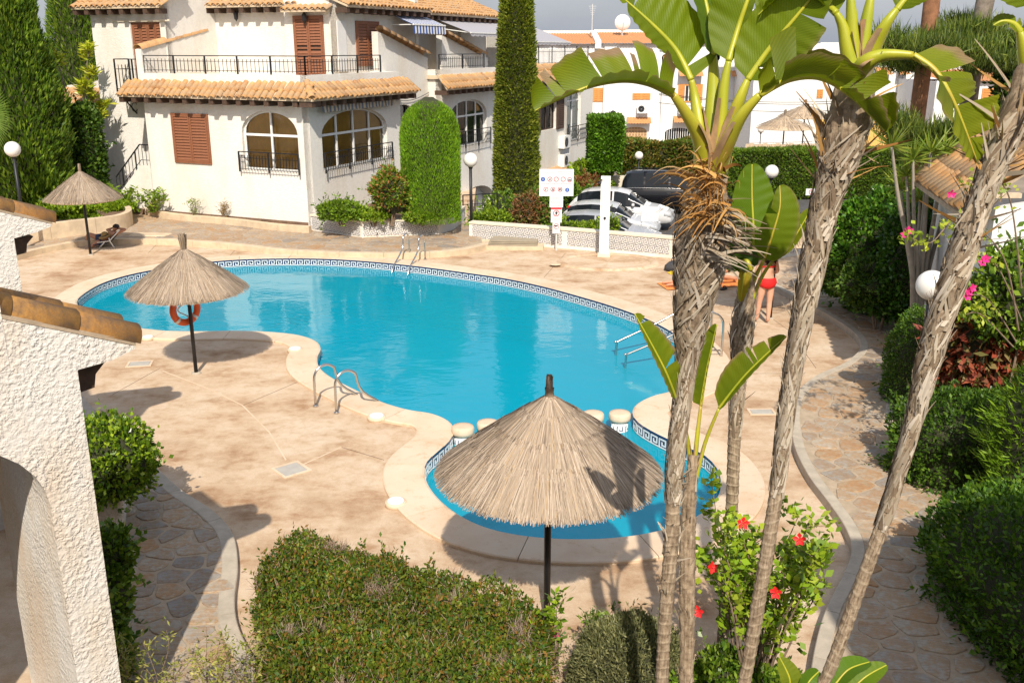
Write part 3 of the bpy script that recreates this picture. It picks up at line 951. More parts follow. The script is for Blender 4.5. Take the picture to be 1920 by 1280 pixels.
jl = thing('terrace_joint', 'narrow raised mortar joint running across the terrace to the drain', 'joint')
def jline(pxs):
    P = [G(x, y) for x, y in pxs]
    q = MB()
    for a, c in zip(P[:-1], P[1:]): q.bar((a.x, a.y, .0), (c.x, c.y, .0), .020, .006)
    q.build('joint_strip', 'coping', jl)
jline([(455, 760), (505, 810), (536, 862)]); jline([(556, 876), (640, 838)]); jline([(305, 600 + 95), (395, 730), (455, 760)])

gr = thing('terrace_seam', 'dark hairline pour joints across the far terrace', 'joint')
for pxs in ([(278, 474), (300, 452)], [(440, 470), (425, 486)], [(640, 474), (655, 484)], [(455, 760), (560, 715), (580, 700)], [(300, 690), (210, 740)], [(1395, 560), (1480, 620), (1530, 690)], [(1060, 475), (1020, 520)], [(1400, 700), (1510, 700)], [(640, 838), (720, 862)]):
    P = [G(x, y) for x, y in pxs]
    for a, c in zip(P[:-1], P[1:]):
        q = MB(); q.bar((a.x, a.y, -.001), (c.x, c.y, -.001), .010, .006); q.build('seam', 'soil', gr)

# ================================================================== THE WHITE CORNER HOUSE
HB = G(592, 430, .15)
HROT = R(-24)
_u = Vector((-math.cos(R(24)), math.sin(R(24)), 0)); _v = Vector((math.sin(R(24)), math.cos(R(24)), 0))
HB0 = Vector((HB.x, HB.y, 0))
def LF(px, py, y0=0.0):
    q = PL(px, py, HB0 + _v * y0, _v) - HB0
    return -q.dot(_u), q.z
def RF(px, py, x0=0.0):
    q = PL(px, py, HB0 - _u * x0, _u) - HB0
    return q.dot(_v), q.z
fL = lambda y0: (lambda a, z, d=0.0: (a, y0 + d, z))          # walls facing -y
fR = lambda x0: (lambda a, z, d=0.0: (x0 - d, a, z))          # walls facing +x

def arch(a0, a1, zs, zsp, zt, n=14):
    pts = [(a0, zs), (a1, zs)]
    c, w = (a0 + a1) / 2, (a1 - a0) / 2
    for k in range(n + 1):
        th = math.pi * k / n
        pts.append((c + w * math.cos(th), zsp + (zt - zsp) * math.sin(th)))
    return pts
def rect(a0, a1, z0, z1): return [(a0, z0), (a1, z0), (a1, z1), (a0, z1)]

def wall(parent, fn, outer, holes=(), rev=0.22, mat='stucco', name='wall'):
    q = MB(); d0 = Vector(fn(0, 0, 1)) - Vector(fn(0, 0, 0))
    q.panel(outer, [list(h) for h in holes], lambda a, z: fn(a, z, 0), rev if holes else 0, d0)
    # thickness: back sheet
    q.panel(outer, [list(h) for h in holes], lambda a, z: fn(a, z, .24))
    n = len(outer); A = [fn(a, z, 0) for a, z in outer]; Bk = [fn(a, z, .24) for a, z in outer]
    q.add(A + Bk, [(i, n + i, n + (i + 1) % n, (i + 1) % n) for i in range(n)])
    return q.build(name, mat, parent)

def bx3(q, fn, a0, a1, z0, z1, d0, d1, mi=0):
    P = [fn(a, z, d) for d in (d0, d1) for a, z in ((a0, z0), (a1, z0), (a1, z1), (a0, z1))]
    q.add(P, [(0, 1, 2, 3), (7, 6, 5, 4), (0, 4, 5, 1), (1, 5, 6, 2), (2, 6, 7, 3), (3, 7, 4, 0)], mi)

def window_arch(parent, fn, a0, a1, zs, zsp, zt, cols, curtain, mull=.05, transom=None, frame_mat='white_paint'):
    root = link('window', None, parent)
    transom = transom or zsp
    d = .12
    q = MB()
    bx3(q, fn, a0, a0 + mull, zs, zsp, d, d + .06); bx3(q, fn, a1 - mull, a1, zs, zsp, d, d + .06)
    bx3(q, fn, a0 + mull, a1 - mull, zs, zs + mull, d, d + .06)
    c, w = (a0 + a1) / 2, (a1 - a0) / 2
    n = 14
    if zt > zsp + .01:
        for k in range(n):
            t0, t1 = math.pi * k / n, math.pi * (k + 1) / n
            o = [(c + w * math.cos(t_), zsp + (zt - zsp) * math.sin(t_)) for t_ in (t0, t1)] + [(c + (w - mull) * math.cos(t_), zsp + (zt - zsp - mull) * math.sin(t_)) for t_ in (t1, t0)]
            P = [fn(a, z, d) for a, z in o] + [fn(a, z, d + .06) for a, z in o]
            q.add(P, [(0, 1, 2, 3), (7, 6, 5, 4), (2, 6, 7, 3)])
    else:
        bx3(q, fn, a0 + mull, a1 - mull, zt - mull, zt, d, d + .06)
    q.build('frame', frame_mat, root)
    q = MB(); bx3(q, fn, a0 + mull, a1 - mull, transom - mull * .6, transom + mull * .6, d - .01, d + .05); q.build('transom', frame_mat, root)
    for k in range(1, cols):
        a = a0 + (a1 - a0) * k / cols
        zz = zsp + (zt - zsp) * math.sqrt(max(0, 1 - ((a - c) / w) ** 2)) - .02 if zt > zsp + .01 else zt - mull
        q = MB(); bx3(q, fn, a - mull * .5, a + mull * .5, zs + mull, zz, d - .016, d + .045); q.build('mullion', frame_mat, root)
    # panes, one each
    def top(a): return zsp + (zt - zsp) * math.sqrt(max(0, 1 - ((a - c) / w) ** 2)) if zt > zsp + .01 else zt
    for k in range(cols):
        b0, b1 = a0 + (a1 - a0) * k / cols + .01, a0 + (a1 - a0) * (k + 1) / cols - .01
        q = MB(); q.add([fn(a, z, d + .03) for a, z in rect(b0, b1, zs, transom)], [(0, 1, 2, 3)]); q.build('pane', 'pane', root)
        if zt > transom + .05:
            s = [(b0, transom), (b1, transom)] + [(b1 + (b0 - b1) * j / 6, max(transom + .005, top(b1 + (b0 - b1) * j / 6))) for j in range(7)]
            q = MB(); q.add([fn(a, z, d + .03) for a, z in s], [tuple(range(len(s)))]); q.build('pane', 'pane', root)
    q = MB(); nn = 40                                              # hanging curtain with folds
    A = []
    for k in range(nn + 1):
        a = a0 + (a1 - a0) * k / nn
        A += [fn(a, zs - .1, d + .075 + .018 * math.sin(k * 1.3)), fn(a, top(a) + .05, d + .075 + .015 * math.sin(k * 1.3 + .3))]
    q.add(A, [(2 * k, 2 * k + 2, 2 * k + 3, 2 * k + 1) for k in range(nn)]); q.build('curtain', curtain, root, True)
    return root

SLAT = {}
def shutter(parent, fn, a0, a1, z0, z1, leaves=2, mat='shutter', proud=.05, slat_h=.085):
    """louvred shutters: each leaf a frame, every slat a piece of its own"""
    root = link('shutter', None, parent)
    q = MB()
    bx3(q, fn, a0 - .05, a1 + .05, z0 - .05, z0, -.05, .02); bx3(q, fn, a0 - .05, a1 + .05, z1, z1 + .05, -.05, .02)
    bx3(q, fn, a0 - .05, a0, z0, z1, -.05, .02); bx3(q, fn, a1, a1 + .05, z0, z1, -.05, .02)
    q.build('surround', mat, root)
    q = MB(); q.add([fn(a, z, -.004) for a, z in rect(a0, a1, z0, z1)], [(0, 1, 2, 3)]); q.build('back_board', 'dark_wood', root)
    W = (a1 - a0) / leaves
    for k in range(leaves):
        b0, b1 = a0 + W * k + .006, a0 + W * (k + 1) - .006
        q = MB(); s = .055
        bx3(q, fn, b0, b0 + s, z0 + .004, z1 - .004, -.055, -.012); bx3(q, fn, b1 - s, b1, z0 + .004, z1 - .004, -.055, -.012)
        for zz in (z0 + .004, z1 - .004 - s, (z0 + z1) / 2 - s / 2) if z1 - z0 > 1.9 else (z0 + .004, z1 - .004 - s):
            bx3(q, fn, b0 + s, b1 - s, zz, zz + s, -.053, -.014)
        q.build('leaf_frame', mat, root)
        n = int((z1 - z0 - 2 * s) / slat_h)
        key = (round(b1 - b0, 3), mat, round(fn(1, 0)[0] - fn(0, 0)[0], 2))
        if key not in SLAT:
            q = MB(); f0 = lambda a, z, d=0: tuple(Vector(fn(a, z, d)) - Vector(fn(0, 0, 0)))
            w_ = (b1 - b0) / 2 - s
            P = [f0(x, z + dz, d) for dz in (0, .012) for x, z, d in ((-w_, -slat_h * .45, -.050), (w_, -slat_h * .45, -.050), (w_, slat_h * .4, -.016), (-w_, slat_h * .4, -.016))]
            q.add(P, [(0, 1, 2, 3), (7, 6, 5, 4), (0, 4, 5, 1), (1, 5, 6, 2), (2, 6, 7, 3), (3, 7, 4, 0)])
            SLAT[key] = q.mesh('slat', mat)
        for j in range(n):
            z = z0 + s + (j + .5) * (z1 - z0 - 2 * s) / n
            if z1 - z0 > 1.9 and abs(z - (z0 + z1) / 2) < .06: continue
            link('slat', SLAT[key], root, fn((b0 + b1) / 2, z, 0))
    return root

BAL = {}
def railing(parent, pts, h, spacing=.15, post_every=1.25, low=.10, name='railing', round_top=False):
    """wrought iron: posts, two rails, thin balusters rising past the middle rail"""
    root = link(name, None, parent)
    key = round(h, 2)
    if key not in BAL:
        q = MB(); q.box((0, 0, (low * .5 + h * .83) / 2), (.014, .014, h * .83 - low * .5)); BAL[key] = q.mesh('baluster', 'iron')
        q = MB(); q.box((0, 0, h / 2), (.04, .04, h)); BAL[(key, 'p')] = q.mesh('post', 'iron')
    for a, b in zip(pts[:-1], pts[1:]):
        a, b = Vector(a), Vector(b); L = (b - a).length; d = (b - a) / L
        q = MB(); q.bar(a + Vector((0, 0, h)), b + Vector((0, 0, h)), .035, .028); q.build('top_rail', 'iron', root)
        for zz in (low, h * .70):
            q = MB(); q.bar(a + Vector((0, 0, zz)), b + Vector((0, 0, zz)), .016); q.build('cross_rail', 'iron', root)
        np_ = max(1, round(L / post_every))
        for k in range(np_ + 1):
            link('post', BAL[(key, 'p')], root, a + d * (L * k / np_))
        nb = int(L / spacing)
        for k in range(1, nb):
            link('baluster', BAL[key], root, a + d * (L * k / nb))
    return root

def tile_mesh(w=.10, L=.40, taper=.85, th=.014, n=6):
    q = MB(); P = []
    for (y, k) in ((0, 1.0), (L, taper)):
        for r_ in (w, w - th):
            for i in range(n + 1):
                a = math.pi * i / n
                P.append((r_ * k * math.cos(a), y, r_ * k * math.sin(a) * .85))
    m = n + 1; fs = []
    for i in range(n):
        fs += [(i, i + 1, 2 * m + i + 1, 2 * m + i), (m + i + 1, m + i, 3 * m + i, 3 * m + i + 1), (i + 1, i, m + i, m + i + 1)]
    q.add(P, fs); q.smooth = True
    return q
TILE_ME = tile_mesh().mesh('roof_tile', 'roof_tile')

def tiles(parent, O, ax, up, length_a, length_up, sp=.235, row=.30, me=None, jit=.02, skip=None, name='roof_tile'):
    """rows of barrel tiles: O eave start, ax along the eave, up up the slope (unit vectors)"""
    me = me or TILE_ME
    ax, up, O = Vector(ax).normalized(), Vector(up).normalized(), Vector(O)
    nz = ax.cross(up)
    if nz.z < 0: nz = -nz; flip = True
    na = int(length_a / sp) + 1; nr = max(1, int(round((length_up - .08) / row)))
    M = Matrix((ax, up, nz)).transposed()
    if M.determinant() < 0: M = Matrix((-ax, up, nz)).transposed()
    for i in range(na):
        for j in range(nr):
            if skip and skip(i * sp, j * row): continue
            p = O + ax * (i * sp + sp / 2 + random.uniform(-jit, jit)) + up * (j * row + random.uniform(-jit, jit)) + nz * (.018 * (nr - j) / nr + .012)
            o = link(name, me, parent)
            tilt = Matrix.Rotation(R(random.uniform(-2.5, 2.5)), 3, nz) @ Matrix.Rotation(R(-2.2), 3, ax)
            o.matrix_local = Matrix.Translation(p) @ (tilt @ M).to_4x4()
            o.scale = (random.uniform(.94, 1.06),) * 3

def skirt_roof(parent, kind, a0, a1, z_eave, z_top, over, d_in=0.0, rafters=True, base=0.0, hip0=0.0, hip1=0.0):
    """pent roof on a wall; kind 'L' (faces -y) or 'R' (faces +x); base = wall plane"""
    if kind == 'L':
        E0, E1 = Vector((a0, base - over, z_eave)), Vector((a1, base - over, z_eave)); T0, T1 = Vector((a0 + hip0, base + d_in, z_top)), Vector((a1 - hip1, base + d_in, z_top)); out = Vector((0, -1, 0)); ax = Vector((1, 0, 0))
    else:
        E0, E1 = Vector((base + over, a0, z_eave)), Vector((base + over, a1, z_eave)); T0, T1 = Vector((base - d_in, a0 + hip0, z_top)), Vector((base - d_in, a1 - hip1, z_top)); out = Vector((1, 0, 0)); ax = Vector((0, 1, 0))
    up = ((T0 + T1) / 2 - (E0 + E1) / 2); up -= ax * up.dot(ax); Lup = up.length; up.normalize()
    root = link('roof', None, parent)
    q = MB(); dn = Vector((0, 0, -.06))
    q.add([E0, E1, T1, T0, E0 + dn, E1 + dn, T1 + dn, T0 + dn], [(0, 1, 2, 3), (7, 6, 5, 4), (0, 4, 5, 1), (1, 5, 6, 2), (3, 7, 4, 0)])
    q.build('roof_bed', 'kerb_stone', root)
    tiles(root, E0 - up * .05, ax, up, a1 - a0, Lup + .05, skip=(lambda a, s: (a < hip0 * s / Lup - .05 or a > (a1 - a0) - hip1 * s / Lup - .02)))
    if rafters:
        n = int((a1 - a0) / .52)
        for k in range(n + 1):
            c = E0 + ax * (.12 + (a1 - a0 - .24) * k / n) + Vector((0, 0, -.15))
            inn = c - out * (over - .02)
            q = MB(); q.bar(c - out * .03, inn, .17, .16); q.build('rafter', 'dark_wood', root)
    return root

def cap_wall(parent, fn, pts, z_bot, mat='stucco', tile_n=None):
    """wall whose sloping top carries a row of cap tiles"""
    (a0, z0), (a1, z1) = pts
    wall(parent, fn, [(a0, z_bot), (a1, z_bot), (a1, z1), (a0, z0)] if a1 > a0 else [(a1, z_bot), (a0, z_bot), (a0, z0), (a1, z1)], mat=mat, name='wing_wall')
    A, Bq = Vector(fn(a0, z0, .12)), Vector(fn(a1, z1, .12)); d = Bq - A; L = d.length; d.normalize()
    side = Vector(fn(0, 0, 1)) - Vector(fn(0, 0, 0))
    me = CAPM
    n = max(1, int(round(L / .40)))
    nz = d.cross(side).normalized(); nz = nz if nz.z > 0 else -nz
    for k in range(n):
        o = link('cap_tile', me, parent)
        M = Matrix((side, -d, nz)).transposed()
        if M.determinant() < 0: M = Matrix((-side, -d, nz)).transposed()
        o.matrix_local = Matrix.Translation(A + d * (L * (k + 1.05) / n) + nz * .005) @ M.to_4x4()
CAPM = tile_mesh(.19, .46, .9, .02, 8).mesh('cap_tile', 'roof_tile')

house = thing('corner_house', 'white stucco corner house with clay tile skirts, arched windows and iron balconies', 'house', HB0, HROT)
H = house
# --- bay 1, ground floor
wall(H, fL(0), rect(-6.4, 0, -.4, 4.72), [arch(-2.55, -.45, 1.86, 2.98, 3.67)])
wall(H, fR(-.002), rect(.0, 5.1, -.8, 4.72), [arch(.60, 4.42, 1.86, 2.95, 3.64)])
wall(H, fL(5.1), rect(-1.5, -.002, -.8, 4.72))
window_arch(H, fL(0), -2.55, -.45, 1.86, 2.98, 3.67, 2, 'ochre_curtain', .06, 2.93)
window_arch(H, fR(0), .60, 4.42, 1.86, 2.95, 3.64, 4, 'ochre_curtain', .06, 2.92)
shutter(H, fL(0), -5.25, -3.86, 2.00, 3.46)
railing(H, [(-2.62, -.14, 1.80), (-.38, -.14, 1.80)], .62, .11, 1.1, name='window_grille')
railing(H, [(.14, .52, 1.80), (.14, 4.5, 1.80)], .62, .13, 1.3, name='window_grille')
skirt_roof(H, 'L', -7.0, .50, 4.06, 4.50, .50, 0.0, hip1=.50)
skirt_roof(H, 'R', -.50, 5.7, 4.06, 4.50, .50, 0.0, hip0=.50)
# hip tiles
for k in range(3):
    a, b_ = Vector((.52, -.52, 4.10)), Vector((.0, .0, 4.55)); d_ = (b_ - a).normalized(); sd = Vector((0, 0, 1)).cross(d_).normalized()
    o = link('hip_tile', CAPM, H); M = Matrix((sd, d_, sd.cross(d_) if sd.cross(d_).z > 0 else -sd.cross(d_))).transposed()
    if M.determinant() < 0: M = Matrix((-sd, d_, M.transposed()[2])).transposed()
    o.matrix_local = Matrix.Translation(a + (b_ - a) * (k / 3.0)) @ M.to_4x4(); o.scale = (.55, .62, .6)
# terrace floor and parapet
q = MB(); q.box((-3.2, 1.6, 4.40), (6.3, 3.1, .16)); q.box((-.55, 4.0, 4.398), (1.0, 2.1, .16)); q.build('terrace_floor', 'kerb_stone', H)
railing(H, [(-6.35, .12, 4.72), (-.12, .12, 4.72), (-.12, 4.35, 4.72)], .54, .15, 1.25, name='terrace_railing')
# --- upper storey, set back
XU, YU = -1.0, 3.2
wall(H, fL(YU), rect(-3.05, XU, 4.3, 7.2))
wall(H, fL(YU + .45), rect(-6.6, -3.05, 4.3, 7.2))
wall(H, fR(-3.05), rect(YU + .02, YU + .45, 4.3, 7.15)) if False else None
wall(H, fR(XU - .003), rect(YU, 8.3, 4.3, 7.0))
da0, dz0 = LF(550, 37, YU); da1, _ = LF(606, 37, YU)
shutter(H, fL(YU), da0 + .05, da1 - .05, 4.52, 6.45, slat_h=.09)
skirt_roof(H, 'L', da0 - .25, da1 + .35, 6.66, 6.80, .35, 0, rafters=False, base=YU)
sa0, sz0 = RF(664, 42, XU); sa1, _ = RF(710, 42, XU)
shutter(H, fR(XU), sa0 + .1, sa1 - .1, 4.95, sz0, slat_h=.09)
q = MB(); bx3(q, fR(XU), sa0 - 1.05, sa0 - .55, 4.75, sz0 + .02, -.03, .0); q.build('wall_panel', 'white_render', H)
# eaves of the upper roofs
skirt_roof(H, 'L', -6.5, -2.6, 6.86, 7.75, .45, 1.5, base=YU + .45)
skirt_roof(H, 'R', 3.1, 8.7, 6.80, 7.9, .50, 2.4, base=XU)
# pole lamp and wall lantern
def lantern(parent, loc, out):
    r_ = link('wall_lantern', None, parent, loc)
    q = MB(); o = Vector(out)
    q.bar((0, 0, .12), o * .16 + Vector((0, 0, .18)), .018); q.lathe([(.02, .16), (.09, .06), (.07, -.14), (.03, -.18), (.01, -.22)], 6, o * .16); q.build('cage', 'iron', r_)
    return r_
a_, z_ = LF(448, 28, YU + .45); lantern(H, (a_, YU + .45, z_), (0, -1, 0))
a_, z_ = LF(576, 31, YU); lantern(H, (a_, YU, z_ - .02), (0, -1, 0))
# --- left block
YB = 1.2
xl0 = LF(196, 200, YB)[0]
ax0 = LF(180, 45, YB)[0]
wall(H, fL(YB), rect(xl0 - .15, -6.30, -.3, 7.05), [rect(*sorted((LF(243, 42, YB)[0], LF(303, 42, YB)[0])), 4.25, 6.30)])
wall(H, fR(-6.30), rect(YB + .01, YU + .45, 4.35, 7.05))
wall(H, fR(xl0 - .15 + .24), rect(YB + .25, 7, -.3, 7.0))
s0, s1 = LF(243, 42, YB)[0], LF(303, 42, YB)[0]
shutter(H, (lambda a, z, d=0: (a, YB + .10 + d, z)), s0 + .05, s1 - .05, 4.28, 6.25, 4, slat_h=.09)
q = MB(); bx3(q, fL(YB), s0 - .75, s1 + .35, 6.32, 6.38, -.05, -.002); q.build('lintel_ledge', 'cream_paint', H)
skirt_roof(H, 'L', xl0 - .55, -6.1, 6.78, 7.4, .42, .8, base=YB)
# wing wall with cap tiles between side balcony and terrace
w0, wz0 = RF(345, 78, -6.32); 
cap_wall(H, fR(-6.33), ((3.2, 6.05), (.05, 5.45)), 4.3)
# side balcony
b0 = LF(217, 150, .5)[0]; b1 = -6.45
q = MB(); q.box(((b0 + b1) / 2, .84, 4.02), (b1 - b0, .70, .14)); q.build('balcony_slab', 'iron', H)
railing(H, [(b0, 1.15, 4.09), (b0, .52, 4.09), (b1 - .02, .52, 4.09)], 1.05, .14, .9, name='balcony_railing')
q = MB(); q.bar((b0 + .1, .6, 3.95), (b0 + .1, 1.17, 3.35), .035)
q.tube([(b0 + .1 + .0, 1.1 - .13 * math.sin(t_ * .5), 3.42 + .15 - .15 * math.cos(t_ * .5)) for t_ in range(0, 14)], .014, 5); q.build('bracket', 'iron', H)
# outside stair with rail
st = [(-6.42, .9), (-6.42, 0.15)]
q = MB()
for k in range(8):
    q.box((-6.55 - .17 * k, .55, 1.35 - .16 * k - .6), (.17, 1.0, 1.2)) if k < 8 else None
q.build('steps', 'kerb_stone', H)
q = MB(); A = [(-6.42, 1.78), (-6.85, 1.78), (-8.1, .62), (-8.1, -.2), (-7.3, -.2), (-6.42, .75)]
q.add([(a, .0, z) for a, z in A] + [(a, .14, z) for a, z in A], [tuple(range(5, -1, -1)), tuple(range(6, 12))] + [(i, (i + 1) % 6, 6 + (i + 1) % 6, 6 + i) for i in range(6)]); q.build('stair_parapet', 'stucco', H)
rr_ = link('stair_railing', None, H)
q = MB(); q.bar((-6.45, .07, 2.45), (-6.85, .07, 2.45), .035); q.bar((-6.85, .07, 2.45), (-8.05, .07, 1.32), .035); q.bar((-6.85, .07, 1.95), (-8.05, .07, .82), .018); q.bar((-6.45, .07, 1.95), (-6.85, .07, 1.95), .018); q.build('hand_rail', 'iron', rr_)
for k in range(11):
    x = -6.45 - .16 * k; zb = 1.78 if x > -6.85 else 1.78 - (-6.85 - x) * .93
    q = MB(); q.box((x, .07, zb + .33), (.035 if k % 4 == 0 else .014, .035 if k % 4 == 0 else .014, .66)); q.build('baluster', 'iron', rr_)
# retractable awning box over the right bay window
q = MB(); q.box((.12, 2.5, 3.90), (.12, 4.3, .10)); q.build('awning_box', 'white_paint', H)
q = MB(); nn = 56; P = []
for k in range(nn + 1):
    y = .4 + 4.2 * k / nn; dz = .035 * abs(math.sin(k * math.pi / 4))
    P += [(.20 + .01 * math.sin(k), y, 3.85), (.215 + .02 * math.sin(k * .8), y, 3.66 - dz)]
q.add(P, [(2 * k, 2 * k + 1, 2 * k + 3, 2 * k + 2) for k in range(nn)])
o = q.build('awning_valance', 'beige_stripe', H, True)
uv = o.data.uv_layers.new(name='UVMap')
for lp in o.data.loops: uv.data[lp.index].uv = (o.data.vertices[lp.vertex_index].co.y, 0)
# --- linking wall between the bays
wall(H, fR(-.55), [(5.0, -1.6), (8.4, -1.6), (8.4, 5.15), (8.1, 5.2), (4.95, 6.02), (4.95, 4.5)], [arch(5.55, 7.5, -.2, 2.85, 3.55)])
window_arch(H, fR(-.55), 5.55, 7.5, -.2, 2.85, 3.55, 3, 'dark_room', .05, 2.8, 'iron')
A, Bq = Vector((-.43, 4.9, 6.08)), Vector((-.43, 8.15, 5.24)); d_ = (Bq - A).normalized(); sd = Vector((1, 0, 0)); nz_ = sd.cross(d_); nz_ = nz_ if nz_.z > 0 else -nz_
for base_pts in (((-.43, 4.9, 6.08), (-.43, 8.15, 5.24), 8), ((-.43, 9.6, 6.0), (-.43, 13.0, 5.2), 8)):
    A, Bq, n_ = Vector(base_pts[0]), Vector(base_pts[1]), base_pts[2]; d_ = (Bq - A).normalized(); nz_ = sd.cross(d_); nz_ = nz_ if nz_.z > 0 else -nz_
    for k in range(n_):
        o = link('cap_tile', CAPM, H); M = Matrix((sd, -d_, nz_)).transposed()
        if M.determinant() < 0: M = Matrix((-sd, -d_, nz_)).transposed()
        o.matrix_local = Matrix.Translation(A + (Bq - A) * ((k + 1.05) / n_)) @ M.to_4x4()
# --- bay 2
wall(H, fR(0), rect(8.4, 13.6, -2.1, 4.72), [arch(9.05, 12.3, 1.76, 2.95, 3.55), arch(9.8, 12.9, -2.05, -.55, .05)], .5)
wall(H, fL(8.4), rect(-1.2, -.002, -2.1, 4.72))
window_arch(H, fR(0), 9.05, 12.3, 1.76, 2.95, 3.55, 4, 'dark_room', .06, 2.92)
railing(H, [(.14, 8.95, 1.70), (.14, 12.4, 1.70)], .66, .13, 1.2, name='window_grille')
q = MB(); bx3(q, fR(-.5), 9.6, 13.1, -2.1, .2, 0, .05); q.build('arch_recess', 'white_render', H)
skirt_roof(H, 'R', 7.8, 14.2, 4.06, 4.55, .55, 0.0, hip0=.3)
railing(H, [(-.10, 8.45, 4.72), (-.10, 12.3, 4.72)], .54, .15, 1.7, name='terrace_railing')
wall(H, fR(-.55), [(9.5, 4.4), (13.6, 4.4), (13.6, 5.1), (13.0, 5.15), (9.55, 5.95)])
wall(H, fR(-2.0), rect(8.4, 16.5, 4.3, 7.2), [rect(8.7, 10.3, 4.6, 6.1), rect(12.6, 14.0, 4.4, 6.2)])
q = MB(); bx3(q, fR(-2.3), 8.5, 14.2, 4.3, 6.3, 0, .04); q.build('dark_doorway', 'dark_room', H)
wall(H, fL(8.3), rect(-3.2, XU + .02, 4.4, 7.6))
skirt_roof(H, 'R', 8.6, 16.6, 6.75, 8.2, .60, 3.0, base=-1.6)
# blue striped awning
def awning(name, y0, y1, xw, z0, xo, z1, mat, val):
    q = MB(); n_ = 24; P = []
    for k in range(n_ + 1):
        y = y0 + (y1 - y0) * k / n_
        P += [(xw, y, z0), (xo, y, z1), (xo + .02, y, z1 - val - .05 * abs(math.sin(k * math.pi / 2.0)))]
    q.add(P, [(3 * k, 3 * k + 1, 3 * k + 4, 3 * k + 3) for k in range(n_)] + [(3 * k + 1, 3 * k + 2, 3 * k + 5, 3 * k + 4) for k in range(n_)])
    o = q.build(name, mat, H); uv = o.data.uv_layers.new(name='UVMap')
    for lp in o.data.loops: uv.data[lp.index].uv = (o.data.vertices[lp.vertex_index].co.y, 0)
    q = MB(); q.bar((xo, y0, z1), (xo, y1, z1), .05); q.bar((xw, y0 + .05, z0 - .35), (xo, y0 + .05, z1), .03); q.bar((xw, y1 - .05, z0 - .35), (xo, y1 - .05, z1), .03); q.build('awning_frame', 'white_paint', H)
awning('striped_awning', 6.6, 9.0, -1.0, 6.62, -.1, 6.28, 'blue_stripe', .28)
awning('grey_awning', 10.5, 15.2, -1.4, 6.60, .2, 6.05, 'grey_stripe', .10)
# --- bay 3, at the car park end
wall(H, fR(0), rect(16.3, 25.2, -2.1, 4.72), [rect(18.1, 20.1, 1.75, 3.2), arch(21.6, 23.6, .95, 3.0, 3.7), arch(21.9, 24.3, -2.05, -.75, -.1)])
wall(H, fL(16.3), rect(-4, -.002, -2.1, 4.72))
window_arch(H, fR(0), 18.1, 20.1, 1.75, 3.2, 3.2, 2, 'dark_room', .05, 3.15, 'dark_wood')
shutter(H, fR(.02), 17.2, 18.0, 1.75, 3.2, 1, 'dark_wood'); shutter(H, fR(.02), 20.2, 21.0, 1.75, 3.2, 1, 'dark_wood')
window_arch(H, fR(0), 21.6, 23.6, .95, 3.0, 3.7, 2, 'teal_curtain', .06, 2.95)
window_arch(H, fR(-.1), 21.9, 24.3, -2.05, -.75, -.1, 2, 'teal_curtain', .06, -.8)
railing(H, [(.12, 21.5, .9), (.12, 24.4, .9)], .8, .14, 1.4, name='window_grille')
skirt_roof(H, 'R', 15.7, 22.0, 4.06, 4.65, .55, 0.0)
skirt_roof(H, 'R', 17.6, 20.8, -.35, -.15, .55, 0.0, rafters=False)
railing(H, [(-.10, 16.4, 4.72), (-.10, 24.8, 4.72)], .85, .15, 1.7, name='terrace_railing')
wall(H, fR(-3.4), rect(16.4, 25.2, 4.4, 6.6), [rect(17.0, 19.5, 4.5, 6.2)])
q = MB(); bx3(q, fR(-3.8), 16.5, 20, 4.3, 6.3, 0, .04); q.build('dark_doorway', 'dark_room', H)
awning('grey_awning', 16.6, 22.2, -2.8, 6.75, -.1, 5.75, 'grey_stripe', .10)
q = MB(); q.box((-2.1, 20.8, 4.45), (4.1, 8.6, .14)); q.box((-.9, 10.9, 4.45), (1.7, 5.2, .14)); q.build('terrace_floor', 'kerb_stone', H)
wall(H, fL(25.2), rect(-6, -.002, -2.1, 4.72))
# body behind so that nothing is hollow
q = MB(); q.box((-5.5, 14, 2.0), (8.0, 17, 5.0)); q.box((-6.2, 4.9, 2.0), (8.6, 4.6, 4.6)); q.box((-3.6, 9.5, 5.8), (3.0, 10.5, 2.6)); q.build('core_block', 'stucco', H)
# cable along the wall
q = MB(); q.tube([(-.50, 5.05 + 3.3 * k / 12, 3.95 - .25 * math.sin(math.pi * k / 12) - .05 * k / 12) for k in range(13)], .012, 5); q.build('cable', 'iron', H)
# low side building at far left with its own tiles
sb = thing('side_annex', 'low white annex with tiled roof left of the corner house, behind the cypress', 'house', HB0, HROT)
xa = LF(132, 170, 3.0)[0]
wall(sb, fL(3.0), rect(xa - 1.2, xl0 - .15, -.2, 3.35))
skirt_roof(sb, 'L', xa - 1.2, xl0 - .2, 3.42, 4.05, .4, .8, base=3.0)
wall(sb, fL(3.95), [(xa - 1.2, 3.3), (xl0 - .15, 3.3), (xl0 - .15, 4.75), (xa - .2, 4.2), (xa - 1.2, 4.1)])

